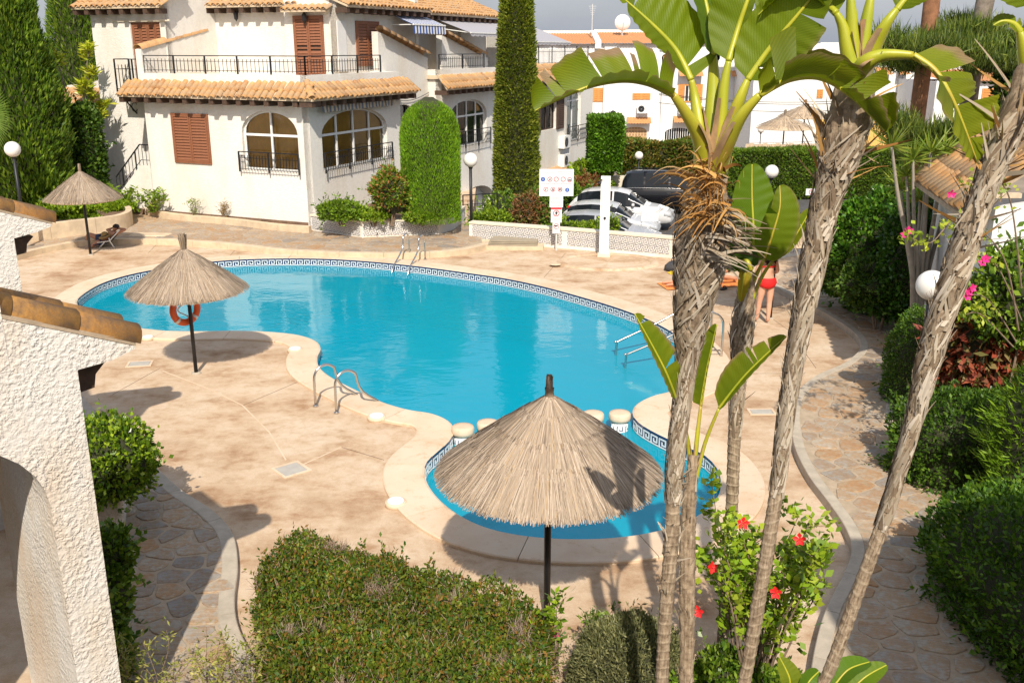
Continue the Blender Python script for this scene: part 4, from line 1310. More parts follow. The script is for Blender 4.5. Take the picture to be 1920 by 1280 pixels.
# --- air conditioners on bay 3
def ac_unit(name, label, loc, rz, group, w=.86, h=.60):
    o = thing(name, label, 'air conditioner', loc, rz, group)
    q = MB(); q.box((0, -.17, 0), (w, .32, h)); q.build('casing', 'white_plastic', o)
    q = MB()
    for k in range(20):
        a, b_ = 2 * math.pi * k / 20, 2 * math.pi * (k + 1) / 20
        for r0, r1 in ((.225, .245), (.15, .158), (.08, .088), (.0, .03)):
            q.add([(-.14 + r_ * math.cos(t_), -.336, r_ * math.sin(t_)) for r_, t_ in ((r0, a), (r1, a), (r1, b_), (r0, b_))], [(0, 1, 2, 3)])
    q.build('fan_grille', 'sign_grey', o)
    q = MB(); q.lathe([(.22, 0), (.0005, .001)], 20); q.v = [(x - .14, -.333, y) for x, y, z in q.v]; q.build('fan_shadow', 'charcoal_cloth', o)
    q = MB(); q.box((-.3, -.15, -h / 2 - .03), (.04, .34, .05)); q.box((.3, -.15, -h / 2 - .03), (.04, .34, .05)); q.build('bracket', 'iron', o)
    return o
def house_pt(x, y, z): return HB0 + Matrix.Rotation(HROT, 3, 'Z') @ Vector((x, y, 0)) + Vector((0, 0, z))
ac_unit('air_conditioner', 'upper of two white air conditioners on the house end wall above the cars', house_pt(.0, 20.9, 1.05), HROT + R(90), 'air conditioners on house end')
ac_unit('air_conditioner', 'lower of two white air conditioners on the house end wall above the cars', house_pt(.0, 20.9, .15), HROT + R(90), 'air conditioners on house end')

# ================================================================== PLANTER WALLS WITH PRINTED TILES
def uv_tile():
    q = MB(); S = .20
    q.add([(-S / 2 + .003, -.008, -S / 2 + .003), (S / 2 - .003, -.008, -S / 2 + .003), (S / 2 - .003, -.008, S / 2 - .003), (-S / 2 + .003, -.008, S / 2 - .003),
           (-S / 2 + .003, .004, -S / 2 + .003), (S / 2 - .003, .004, -S / 2 + .003), (S / 2 - .003, .004, S / 2 - .003), (-S / 2 + .003, .004, S / 2 - .003)],
          [(0, 1, 2, 3), (0, 4, 5, 1), (1, 5, 6, 2), (2, 6, 7, 3), (3, 7, 4, 0)])
    me = q.mesh('tile', 'print_tile')
    u = me.uv_layers.new(name='UVMap')
    for lp in me.loops:
        c = me.vertices[lp.vertex_index].co
        u.data[lp.index].uv = (c.x / S + .5, c.z / S + .5)
    return me
PT = uv_tile()
def planter(name, label, line, h, thick=.28, tile_rows=2, tile_z=.14, mat='stucco', z0=-.1, tiles_on=True, base_z=0.0):
    root = thing(name, label, 'planter wall')
    P = np.array(line)
    a = P; 
    tgs = [P[i + 1] - P[i] for i in range(len(P) - 1)]; tgs = [t_ / np.linalg.norm(t_) for t_ in tgs]
    def nrm(t_): return np.array([-t_[1], t_[0]])     # away from the pool when walking left to right
    B_ = []
    for i in range(len(P)):
        n_ = nrm(tgs[max(i - 1, 0)]) + nrm(tgs[min(i, len(tgs) - 1)]); n_ /= np.linalg.norm(n_)
        B_.append(P[i] + n_ * thick / max(.5, n_ @ nrm(tgs[min(i, len(tgs) - 1)])))
    poly = [tuple(p) for p in P] + [tuple(p) for p in B_[::-1]]
    q = MB(); q.prism(poly, z0, base_z + h - .05); q.build('wall', mat, root)
    Pc = [p - nrm(tgs[min(i, len(tgs) - 1)]) * .03 for i, p in enumerate(P)]
    q = MB(); q.prism([tuple(p) for p in Pc] + [tuple(p) for p in B_[::-1]], base_z + h - .05, base_z + h); q.build('coping', 'cream_paint', root)
    if tiles_on:
        for i, t_ in enumerate(tgs):
            L = np.linalg.norm(P[i + 1] - P[i]); n_ = int((L - .1) / .2); s0 = (L - n_ * .2) / 2
            for k in range(n_):
                for r_ in range(tile_rows):
                    c = P[i] + t_ * (s0 + (k + .5) * .2) - nrm(t_) * .002
                    link('tile', PT, root, (c[0], c[1], base_z + tile_z + .1 + r_ * .2), math.atan2(t_[1], t_[0]))
    return root
pl1 = gp([(584, 432), (678, 446), (824, 440)], .15)
planter('tiled_planter', 'low white planter wall with grey patterned tiles in front of the corner house', [np.array(p) for p in pl1], .50, base_z=.15, tile_rows=1 if False else 2, tile_z=.05)
q = MB(); c1 = [np.array(p) for p in gp([(824, 440), (850, 431), (872, 415)], .15)]
planter('curved_planter', 'plain white low wall curving back from the tiled planter under the clipped topiary', c1, .50, base_z=.15, tiles_on=False)
pl2 = gp([(880, 452), (1060, 466), (1258, 484), (1345, 490)], 0)
planter('tiled_wall', 'long white wall with grey patterned tiles between the pool terrace and the cars', [np.array(p) for p in pl2], .58, tile_z=.10)
pl3 = gp([(1372, 490), (1432, 489), (1500, 478)], 0)
planter('tiled_wall', 'short white tiled wall beyond the standing woman, right of the trunks', [np.array(p) for p in pl3], .58, tile_z=.10)
# beds behind them
def bed(pts, z, name='flower_bed', label='brown soil bed', th=.1):
    q = MB(); q.prism([tuple(p) for p in pts], z - th, z)
    return struct(q.build(name, 'soil'), label)
bed(gp([(600, 425), (680, 436), (820, 430), (865, 410), (860, 385), (600, 400)], .15), .50, label='soil bed in front of the corner house', th=.6)
bed(gp([(230, 388), (330, 405), (440, 415), (590, 428)], .15) + [tuple((HB0 + Matrix.Rotation(HROT, 3, 'Z') @ Vector(v))[:2]) for v in ((-.3, -.05, 0), (-6.3, -.05, 0), (-8.2, -.2, 0))], .34, label='soil bed along the left house wall', th=.4)
fbk = gp([(212, 392), (262, 398), (330, 411), (440, 421), (520, 431), (585, 436)], .15)
kerb('bed_edge', 'low cream edging wall of the flower bed under the shuttered window', fbk, .16, .0, .36, 'kerb_stone', 1.4, 1, 'edge_stone', 'edging')
lbk = gp([(5, 460), (95, 447), (150, 440), (222, 430), (238, 416), (205, 396)], .15)
kerb('bed_edge', 'cream stone edging of the cypress bed behind the lounger', lbk, .18, .0, .62, 'kerb_stone', 1.4, 1, 'edge_stone', 'edging')
bed(lbk[:] + [(-16.5, 36), (-26, 36), (-26, 26)], .50, label='soil bed of the tall cypress', th=.6)
# terrace right beds
bed([tuple(p) for p in rr_line] + [(12, 6), (16, 20), (9.5, 25)], .06, label='shaded soil bed under the right hedges', th=.1)

# ================================================================== THATCHED PARASOLS
def parasol(name, label, foot, R_=1.05, z_rim=1.55, z_top=2.28, n_straw=2600, pole_r=.032, seed=1, tuft=.30, flare=.10):
    rnd = np.random.default_rng(seed)
    root = thing(name, label, 'parasol', (foot.x, foot.y, foot.z), 0, 'thatched parasols')
    q = MB(); q.tube([(0, 0, 0), (0, 0, z_top - .1)], pole_r, 10); q.build('pole', 'iron', root, True)
    q = MB(); q.lathe([(.09, 0), (.09, .015), (.05, .03)], 12); q.build('base_ring', 'grey_concrete', root)
    def prof(t_):        # t 0 apex..1 rim
        r_ = R_ * (t_ * .97 + .03 * t_ ** 2); z = z_top - (z_top - z_rim) * (t_ ** 1.12)
        return r_, z
    # under-cone (reed mat) so that it is solid
    q = MB(); pr = [prof(k / 8) for k in range(9)]
    q.lathe([(max(.02, r_ * .97), z - .03) for r_, z in pr] + [(R_ * .93, z_rim - .05)] + [(r_ * .92 + .001, z - .10) for r_, z in reversed(pr[:-1])], 40, close=False)
    q.build('reed_mat', 'reed_screen', root)
    # straw strands in overlapping courses
    verts = []; cols = []
    courses = [(0.0, .40), (.22, .62), (.45, .85), (.66, 1.03)]
    N = n_straw
    ci = rnd.choice(len(courses), N, p=[.12, .2, .3, .38])
    th = rnd.uniform(0, 2 * np.pi, N)
    t0 = np.array([courses[c][0] for c in ci]) + rnd.uniform(0, .1, N); t1 = np.array([courses[c][1] for c in ci]) + rnd.uniform(-.10, .035, N)
    lift = .004 + rnd.uniform(0, .03, N); dth = rnd.normal(0, .035, N)
    w = rnd.uniform(.0016, .0042, N) * (R_ / 1.05)
    V4 = np.zeros((N, 4, 3))
    for j, (tt, k) in enumerate(((t0, 0), (t1, 1))):
        r_ = R_ * (tt * .97 + .03 * tt ** 2) + .0; z = z_top - (z_top - z_rim) * (np.clip(tt, 0, 2) ** 1.12) + lift + (0.012 if k == 0 else 0)
        a = th + dth * k
        px = np.stack([r_ * np.cos(a), r_ * np.sin(a), z], 1); sd = np.stack([-np.sin(a), np.cos(a), rnd.uniform(-.6, .6, N)], 1) * w[:, None]
        V4[:, 2 * j] = px - sd; V4[:, 2 * j + 1] = px + sd
    V4 = V4[:, [0, 1, 3, 2]]
    base = np.array([[.34, .265, .195], [.27, .21, .155], [.42, .34, .26], [.18, .135, .10], [.36, .26, .165]])
    c = base[rnd.choice(5, N, p=[.34, .22, .20, .14, .10])] * rnd.uniform(1.0, 1.35, (N, 1))
    Fc = np.arange(N * 4).reshape(N, 4)
    link('thatch', arr_mesh('thatch', V4.reshape(-1, 3), Fc, 'straw', np.repeat(c, 4, 0)), root)
    # tied tuft
    M_ = 160; th = rnd.uniform(0, 2 * np.pi, M_); V4 = np.zeros((M_, 4, 3)); r0 = rnd.uniform(.01, .045, M_); r1 = rnd.uniform(.01, flare, M_)
    for j, (rr__, zz) in enumerate(((r0, np.full(M_, z_top - .05)), (r1, z_top + tuft * rnd.uniform(.7, 1.05, M_)))):
        px = np.stack([rr__ * np.cos(th), rr__ * np.sin(th), zz], 1); sd = np.stack([-np.sin(th), np.cos(th), 0 * th], 1) * .006
        V4[:, 2 * j] = px - sd; V4[:, 2 * j + 1] = px + sd
    V4 = V4[:, [0, 1, 3, 2]]
    link('tuft', arr_mesh('tuft', V4.reshape(-1, 3), np.arange(M_ * 4).reshape(M_, 4), 'straw', np.repeat(base[rnd.choice(5, M_)], 4, 0)), root)
    q = MB(); q.lathe([(.05, z_top - .02), (.04, z_top + .06), (.045, z_top + .1)], 10, close=False); q.build('binding', 'twig', root)
    return root
parasol('thatched_parasol', 'large thatched parasol in front of the small pool, partly shaded by leaves', G(1025, 1163), 1.03, 1.66, 2.38, 26000, .034, 1, .22, .035)
parasol('thatched_parasol', 'thatched parasol with an orange lifebuoy on its pole', G(368, 700), .97, 1.53, 2.21, 15000, .034, 2, .28, .085)
parasol('thatched_parasol', 'thatched parasol shading the person on the lounger', G(170, 478), .98, 1.58, 2.28, 6500, .036, 3, .22, .05)
pz = parasol('thatched_parasol', 'dark thatched parasol behind the far hedge, right one of two', V(1505, 300, 58), 1.6, 3.6, 4.3, 800, .04, 4); 
pz.location = (V(1505, 262, 58).x, 58, PARK_Z); pz['label'] = 'right one of two small thatched parasols behind the far hedge'
pz = parasol('thatched_parasol', 'left', V(1468, 300, 55), 1.6, 3.2, 3.9, 800, .04, 5); pz.location = (V(1468, 270, 55).x, 55, PARK_Z); pz['label'] = 'left one of two small thatched parasols behind the far hedge'
# green pole parasol whose thatch hides behind the leaf: the pole beside the standing woman
pf = G(1444, 597)
po = parasol('thatched_parasol', 'thatched parasol behind the upright leaf, pole beside the woman in red', pf, 1.05, 1.75, 2.42, 1800, .035, 6)

# lifebuoy on the pole
lb = thing('lifebuoy', 'orange lifebuoy with white bands hanging on the parasol pole', 'lifebuoy', (G(368, 700).x - .10, G(368, 700).y + .06, 1.16), R(50))
q = MB(); nn, mm = 40, 12; P = []; fs = []
for i in range(nn):
    a = 2 * math.pi * i / nn
    for j in range(mm):
        b_ = 2 * math.pi * j / mm; r_ = .235 + .062 * math.cos(b_); P.append((r_ * math.cos(a), .05 * math.sin(b_), r_ * math.sin(a)))
for i in range(nn):
    for j in range(mm): fs.append((i * mm + j, i * mm + (j + 1) % mm, ((i + 1) % nn) * mm + (j + 1) % mm, ((i + 1) % nn) * mm + j))
q.add(P, fs); q.build('ring', 'orange_plastic', lb, True)
for k in range(4):
    q = MB(); P = []; a0 = R(45 + 90 * k)
    for i in range(3):
        a = a0 + (i - 1) * .10
        for j in range(mm):
            b_ = 2 * math.pi * j / mm; r_ = .235 + .066 * math.cos(b_); P.append((r_ * math.cos(a), .054 * math.sin(b_), r_ * math.sin(a)))
    q.add(P, [(i * mm + j, i * mm + (j + 1) % mm, (i + 1) * mm + (j + 1) % mm, (i + 1) * mm + j) for i in range(2) for j in range(mm)]); q.build('reflective_band', 'aluminium', lb, True)
q = MB(); q.tube([(.2 * math.sin(k * .8) * .5, .08, .25 - .045 * k) for k in range(12)], .012, 6); q.build('rope', 'white_plastic', lb)

# ================================================================== GLOBE LAMPS
def globe_lamp(label, foot, top, r_=.20, pole=.03):
    h = top.z - foot.z
    o = thing('globe_lamp', label, 'lamp', foot, 0, 'globe lamps on dark posts')
    q = MB(); q.tube([(0, 0, 0), (0, 0, h - r_ * .8)], pole, 10); q.build('post', 'iron', o, True)
    q = MB(); q.lathe([(.09, 0), (.09, .02), (.05, .03)], 12); q.lathe([(.05, h - r_ - .05), (.075, h - r_ * .92), (.07, h - r_ * .78)], 12); q.build('collar', 'iron', o)
    q = MB(); q.lathe([(max(.004, r_ * math.sin(math.pi * k / 16)), h - r_ * math.cos(math.pi * k / 16)) for k in range(17)], 24); q.build('globe', 'globe', o, True)
    return o
f_ = G(884, 447); globe_lamp('globe lamp on a tall dark post before the tiled wall, beside the topiary', Vector((f_.x, f_.y, 0)), Vector((f_.x, f_.y, V(881, 300, f_.y).z)), .21, .045)
p = V(947, 357, 34); globe_lamp('smaller globe lamp behind the tiled wall, below the column cypress', Vector((p.x, 34, -.8)), p, .19)
p = V(1198, 292, 49); globe_lamp('globe lamp by the far hedge, left of the main trunk', Vector((p.x, 49, PARK_Z)), p, .21)
p = V(1447, 322, 30); globe_lamp('globe lamp peeping out behind the upright leaf', Vector((p.x, 30, PARK_Z)), p, .21)
p = V(1747, 535, 13.2); globe_lamp('large near globe lamp half hidden by the rightmost leaning trunk', Vector((p.x, 13.2, .05)), p, .215, .04)
p = V(20, 280, 26.5); globe_lamp('globe lamp at the left edge in front of the tall cypress', Vector((p.x + .05, 26.5, .4)), p, .21, .045)
p = V(1427, 243, 62); globe_lamp('tiny globe lamp before the white gable of the far houses', Vector((p.x, 62, PARK_Z)), p, .22)

# ================================================================== POOL LADDERS AND STEPS
def hoop_ladder(name, label, a, b, inward, h=.62, treads=2, back=.28, run=.50):
    """two bent rails: foot on the deck, loop over the edge, down into the water"""
    root = thing(name, label, 'pool ladder', ((a[0] + b[0]) / 2, (a[1] + b[1]) / 2, 0))
    c = Vector(((a[0] + b[0]) / 2, (a[1] + b[1]) / 2, 0)); n = Vector((inward[0], inward[1], 0)).normalized(); ends = []
    for e in (a, b):
        e = Vector((e[0], e[1], 0)) - c
        P = [e + Vector((0, 0, .04)), e + Vector((0, 0, h * .62))]
        for k in range(9):
            th = math.pi * (1 - k / 8 * .82)
            P.append(e + n * (.20 + .20 * math.cos(th)) + Vector((0, 0, h * .68 + .22 * math.sin(th))))
        last = P[-1]; P += [last + n * .10 + Vector((0, 0, -.3)), e + n * (run + .12) + Vector((0, 0, WATER_Z)), e + n * (run + .14) + Vector((0, 0, -.95))]
        P3 = [Vector(v) for v in smooth_poly([tuple(v) for v in P], 4, False)]
        q = MB(); q.tube(P3, .021, 10); q.build('rail', 'steel', root, True); ends.append(e + n * (run + .13))
        q = MB(); q.lathe([(.045, .0), (.045, .02), (.025, .03)], 12, e + Vector((0, 0, .002))); q.build('flange', 'steel', root)
    for k in range(treads):
        z = WATER_Z - .10 - .27 * k
        q = MB(); q.bar(ends[0] + Vector((0, 0, z)), ends[1] + Vector((0, 0, z)), .09, .03); q.build('tread', 'steel', root)
    return root
p1, p2 = G(592, 762), G(618, 772)
hoop_ladder('pool_ladder', 'steel hoop ladder in front, at the bend of the coping', (p1.x, p1.y), (p2.x + .12, p2.y - .06), (1.0, .75), .66, run=.78)
p1, p2 = G(768, 484), G(797, 487)
hoop_ladder('pool_ladder', 'steel hoop ladder on the far edge of the pool', (p1.x, p1.y), (p2.x, p2.y), (-.35, -1.0), .72, run=1.0)
# handrail stair at the right end
hs = thing('pool_stairs', 'blue submerged steps with steel handrails at the right end of the pool', 'pool stairs', (0, 0, 0))
for (fx, fy), (wx, wy) in (((1352, 672), (1178, 690)), ((1332, 636), (1160, 665))):
    A = G(fx, fy); Wp = G(wx, wy, WATER_Z)
    d_ = (Vector((Wp.x, Wp.y, 0)) - Vector((A.x, A.y, 0))); L = d_.length; d_.normalize()
    P = [A, A + Vector((0, 0, .62)), A + d_ * .05 + Vector((0, 0, .78)), A + d_ * .16 + Vector((0, 0, .86)), A + d_ * .34 + Vector((0, 0, .86)), A + d_ * (L * .5) + Vector((0, 0, .50)), Vector((Wp.x, Wp.y, .12)), Vector((Wp.x, Wp.y, .06)) + d_ * .05, Vector((Wp.x, Wp.y, -.6)) + d_ * .06]
    q = MB(); q.tube([Vector(v) for v in smooth_poly([tuple(v) for v in P], 5, False)], .022, 10); q.build('handrail', 'steel', hs, True)
    q = MB(); q.tube([A + Vector((0, 0, .16)), A + d_ * .45 + Vector((0, 0, .16))], .014, 8); q.build('brace', 'steel', hs, True)
A = G(1205, 700, WATER_Z)
for k in range(3):
    q = MB(); q.box((A.x + .34 * k + .02, A.y - .0 + .09 * k, WATER_Z - .36 + .12 * k), (.33, .86, .04), R(14)); q.build('step', 'pool_wall_tile', hs)
    q = MB(); q.box((A.x + .34 * k + .02, A.y - .0 + .09 * k, WATER_Z - .337 + .12 * k), (.24, .78, .006), R(14)); q.build('tread_mat', 'white_ceramic', hs)
q = MB(); q.box((A.x + .3, A.y - .45, WATER_Z - .5), (1.1, .03, .5), R(14)); q.box((A.x - .18, A.y, WATER_Z - .55), (.04, .9, .5), R(14)); q.build('side_panel', 'pool_wall_tile', hs)

# ================================================================== SHOWER POST, COVER, SIGNS
p = G(1132, 480)
sh = thing('shower_post', 'square white shower post standing before the tiled wall', 'shower', (p.x, p.y, 0), R(-6))
hgt = V(1132, 331, p.y).z
q = MB(); q.box((0, 0, hgt / 2), (.26, .26, hgt)); q.build('post', 'white_render', sh)
q = MB(); q.box((0, 0, .05), (.34, .34, .10)); q.build('plinth', 'cream_paint', sh)
q = MB(); q.tube([(-.10, -.13, hgt - .08), (-.12, -.30, hgt - .05), (-.16, -.40, hgt - .09)], .016, 8); q.lathe([(.02, 0), (.05, -.04), (.05, -.05)], 12, (-.16, -.41, hgt - .09)); q.build('shower_head', 'iron', sh)
q = MB(); q.lathe([(.03, 0), (.035, .03), (.02, .05)], 12); q.v = [(x, -.13 - z, y + 1.08) for x, y, z in q.v]; q.build('tap', 'iron', sh)
tp = G(1140, 492)
tr_ = thing('shower_tray', 'shallow rounded shower tray with raised cement rim', 'shower tray', (tp.x, tp.y, 0))
q = MB(); P = []; nn = 40
for rr__, z in ((1.32, 0), (1.26, .05), (1.18, .055), (1.08, .012)):
    for k in range(nn): a = 2 * math.pi * k / nn; P.append((rr__ * 1.05 * math.cos(a), rr__ * .80 * math.sin(a), z))
q.add(P, [(i * nn + k, i * nn + (k + 1) % nn, (i + 1) * nn + (k + 1) % nn, (i + 1) * nn + k) for i in range(3) for k in range(nn)]); q.build('rim', 'deck', tr_, True)
q = MB(); q.lathe([(1.1, .008), (.5, .006), (.001, .004)], 32, close=False); q.v = [(x * 1.05, y * .8, z) for x, y, z in q.v]; q.build('floor', 'deck', tr_)
p = G(963, 462)
cv = thing('hatch_cover', 'stack of flat brownish hatch boards on a low plinth by the lamp post', 'hatch cover', (p.x, p.y, 0), R(-4))
q = MB(); q.box((0, 0, .05), (1.75, 1.05, .10)); q.build('plinth', 'kerb_stone', cv)
for k in range(3): q = MB(); q.box((.02 * k, .02 * k, .125 + .042 * k), (1.42 - .05 * k, .80 - .04 * k, .03)); q.build('board', 'cover_board', cv)
q = MB(); p = G(884, 455); 
fb = thing('lamp_footing', 'small orange stained cement footing under the lamp post', 'footing', (p.x, p.y, 0)); q.box((0, 0, .04), (.75, .5, .08), .2); q.build('block', 'kerb_stone', fb)

# notice boards on one post
p = G(1043, 470); SY = p.y
sg = thing('pool_notice_board', 'white pool rules board with prohibition icons on a post', 'sign', (p.x, p.y, 0), 0)
def SP(px, py):
    w_ = V(px, py, SY); return (w_.x - p.x, w_.z)
q = MB(); zt = SP(1040, 325)[1]; q.box((0, .03, zt / 2), (.05, .04, zt)); q.build('post', 'aluminium', sg)
def board(px0, py0, px1, py1, nm, mat='sign_white', d_=-.012, th=.02):
    x0, z1 = SP(px0, py0); x1, z0 = SP(px1, py1)
    q = MB(); q.box(((x0 + x1) / 2, d_, (z0 + z1) / 2), (x1 - x0, th, z1 - z0)); return q.build(nm, mat, sg)
board(1011.5, 317, 1075, 367.5, 'rules_panel'); board(1030.5, 367.8, 1055.5, 388.5, 'text_panel'); board(1033, 388.9, 1053, 417, 'no_entry_panel'); board(1036, 417.3, 1049.5, 437.5, 'no_dogs_panel')
board(1033, 389, 1053, 392.5, 'red_header', 'sign_red', -.020, .012)
icon_mb = {'sign_red': MB(), 'sign_blue': MB(), 'sign_black': MB(), 'sign_grey': MB()}
YF = -.0255
def ring(px, py, rpx, mat='sign_red', slash=True, w=.22):
    x, z = SP(px, py); r_ = abs(SP(px + rpx, py)[0] - x); nn = 24; q = icon_mb[mat]
    P = [(x + r_ * k_ * math.cos(2 * math.pi * k / nn), YF, z + r_ * k_ * math.sin(2 * math.pi * k / nn)) for k_ in (1, 1 - w) for k in range(nn)]
    q.add(P, [(k, (k + 1) % nn, nn + (k + 1) % nn, nn + k) for k in range(nn)])
    if slash: q.bar((x - r_ * .62, YF - .001, z - r_ * .62), (x + r_ * .62, YF - .001, z + r_ * .62), r_ * .18, .001)
def blob(px, py, w, h, mat='sign_black'):
    x, z = SP(px, py); x2, z2 = SP(px + w, py + h); q = icon_mb[mat]
    q.add([(x, YF - .002, z), (x, YF - .002, z2), (x2, YF - .002, z2), (x2, YF - .002, z)], [(0, 1, 2, 3)])
def dot(px, py, rpx, mat='sign_blue'):
    x, z = SP(px, py); r_ = abs(SP(px + rpx, py)[0] - x); nn = 20
    icon_mb[mat].add([(x + r_ * math.cos(2 * math.pi * k / nn), YF, z + r_ * math.sin(2 * math.pi * k / nn)) for k in range(nn)], [tuple(range(nn))])
dot(1018, 336, 4.2); dot(1063.5, 356, 4.0)
for x in (1031, 1043, 1056): ring(x, 336, 4.6)
ring(1068, 337, 4.4, slash=False)
for x in (1023.5, 1036.5, 1050): ring(x, 355, 4.4)
for x, y, w_, h_ in ((1017.2, 333.5, 1.6, 4.5), (1062.7, 353.5, 1.6, 4.5)): blob(x, y, w_, h_, 'sign_grey')
blob(1065.3, 336.6, 5.5, 2.2); blob(1047.6, 353.6, 4.8, 2.0); blob(1048, 355.5, .8, 2); blob(1051.5, 355.5, .8, 2); blob(1035.4, 352.8, 1.2, 4.6); blob(1037.2, 354.2, 1.2, 3.4); blob(1022.4, 353.5, 1.2, 3.6); blob(1030, 335, 2.2, 2.6)
ring(1043, 399.5, 6.0); blob(1041.8, 396.4, 2.6, 6); blob(1040.8, 398, 4.6, 1.2)
ring(1042.8, 424, 5.2, slash=True, w=.15); blob(1039, 422.2, 6.5, 2.2)
rnd_ = random.Random(4)
def text_lines(x0, x1, ys, hh=.55):                     # print too small to read in the photograph
    for y in ys:
        x = x0 + rnd_.uniform(0, 1)
        while x < x1 - 1:
            w_ = rnd_.uniform(1.2, 3.6); blob(x, y, min(w_, x1 - x), hh, 'sign_grey'); x += w_ + .7
text_lines(1014, 1042, (320.5, 323.5, 326.2)); text_lines(1046, 1072, (321.5, 325, 328)); text_lines(1014, 1072, (343.2, 344.8)); text_lines(1018, 1055, (362.2,)); text_lines(1032, 1054, (370, 372.5, 375, 377.5, 380, 382.5, 385))
text_lines(1035.5, 1051, (408.5, 410.5, 412.5)); text_lines(1038, 1048, (432,))
for mname, q in icon_mb.items():
    if q.v: q.build({'sign_red': 'prohibition_rings', 'sign_blue': 'blue_icons', 'sign_black': 'pictograms', 'sign_grey': 'small_print'}[mname], mname, sg)
# blank white board on two legs (back of a folding chair-like frame) above the wall
p = V(1217, 440, 27.6)
wb = thing('blank_sign', 'blank white panel on two thin legs standing behind the tiled wall', 'panel', (p.x, 27.6, 0))
z0_, z1_ = V(1217, 415, 27.6).z, V(1217, 388, 27.6).z
q = MB(); q.box((0, 0, (z0_ + z1_) / 2), (.50, .02, z1_ - z0_)); q.build('sheet', 'sign_white', wb)
for s in (-1, 1): q = MB(); q.tube([(s * .235, .02, .5), (s * .235, .02, z1_)], .014, 8); q.build('leg', 'aluminium', wb)
p = G(1548, 402 - 37, PARK_Z)
p = V(1521, 360, 44)
rs = thing('road_sign', 'small white sign with a red slashed ring by the far kerb', 'sign', (p.x, 44, PARK_Z))
q = MB(); q.box((0, 0, p.z - PARK_Z), (.50, .02, .30)); q.build('plate', 'sign_white', rs)
q = MB(); nn = 20; q.add([(.11 * k_ * math.cos(2 * math.pi * k / nn), -.014, p.z - PARK_Z + .11 * k_ * math.sin(2 * math.pi * k / nn)) for k_ in (1, .75) for k in range(nn)], [(k, (k + 1) % nn, nn + (k + 1) % nn, nn + k) for k in range(nn)])
q.bar((-.07, -.015, p.z - PARK_Z + .07), (.07, -.015, p.z - PARK_Z - .07), .025, .001); q.build('ring', 'sign_red', rs)
q = MB(); q.tube([(0, .02, 0), (0, .02, p.z - PARK_Z)], .025, 8); q.build('post', 'aluminium', rs)
# folding chair with pink towel
p = G(1380, 507)
ch = thing('beach_chair', 'folding beach chair with a pink towel over its back behind the lying person', 'chair', (p.x - .15, p.y + .1, 0), R(10))
q = MB()
for s in (-.28, .28): q.tube([(s, -.25, 0), (s, -.2, .42), (s, .28, .80)], .014, 8); q.tube([(s, .3, 0), (s, -.2, .40)], .014, 8)
q.tube([(-.28, .28, .8), (.28, .28, .8)], .014, 8); q.tube([(-.28, -.2, .42), (.28, -.2, .42)], .014, 8); q.build('frame', 'aluminium', ch)
q = MB(); q.box((0, 0, .40), (.54, .46, .02), rx=.05); q.build('seat', 'white_plastic', ch); q = MB(); q.box((0, .05, .60), (.54, .02, .44), rx=-.9); q.build('backrest', 'charcoal_cloth', ch)
q = MB(); q.box((0, .27, .815), (.56, .16, .03), rx=.1); q.box((0, .20, .76), (.56, .02, .12), rx=-.6); q.build('towel', 'pink_cloth', ch)

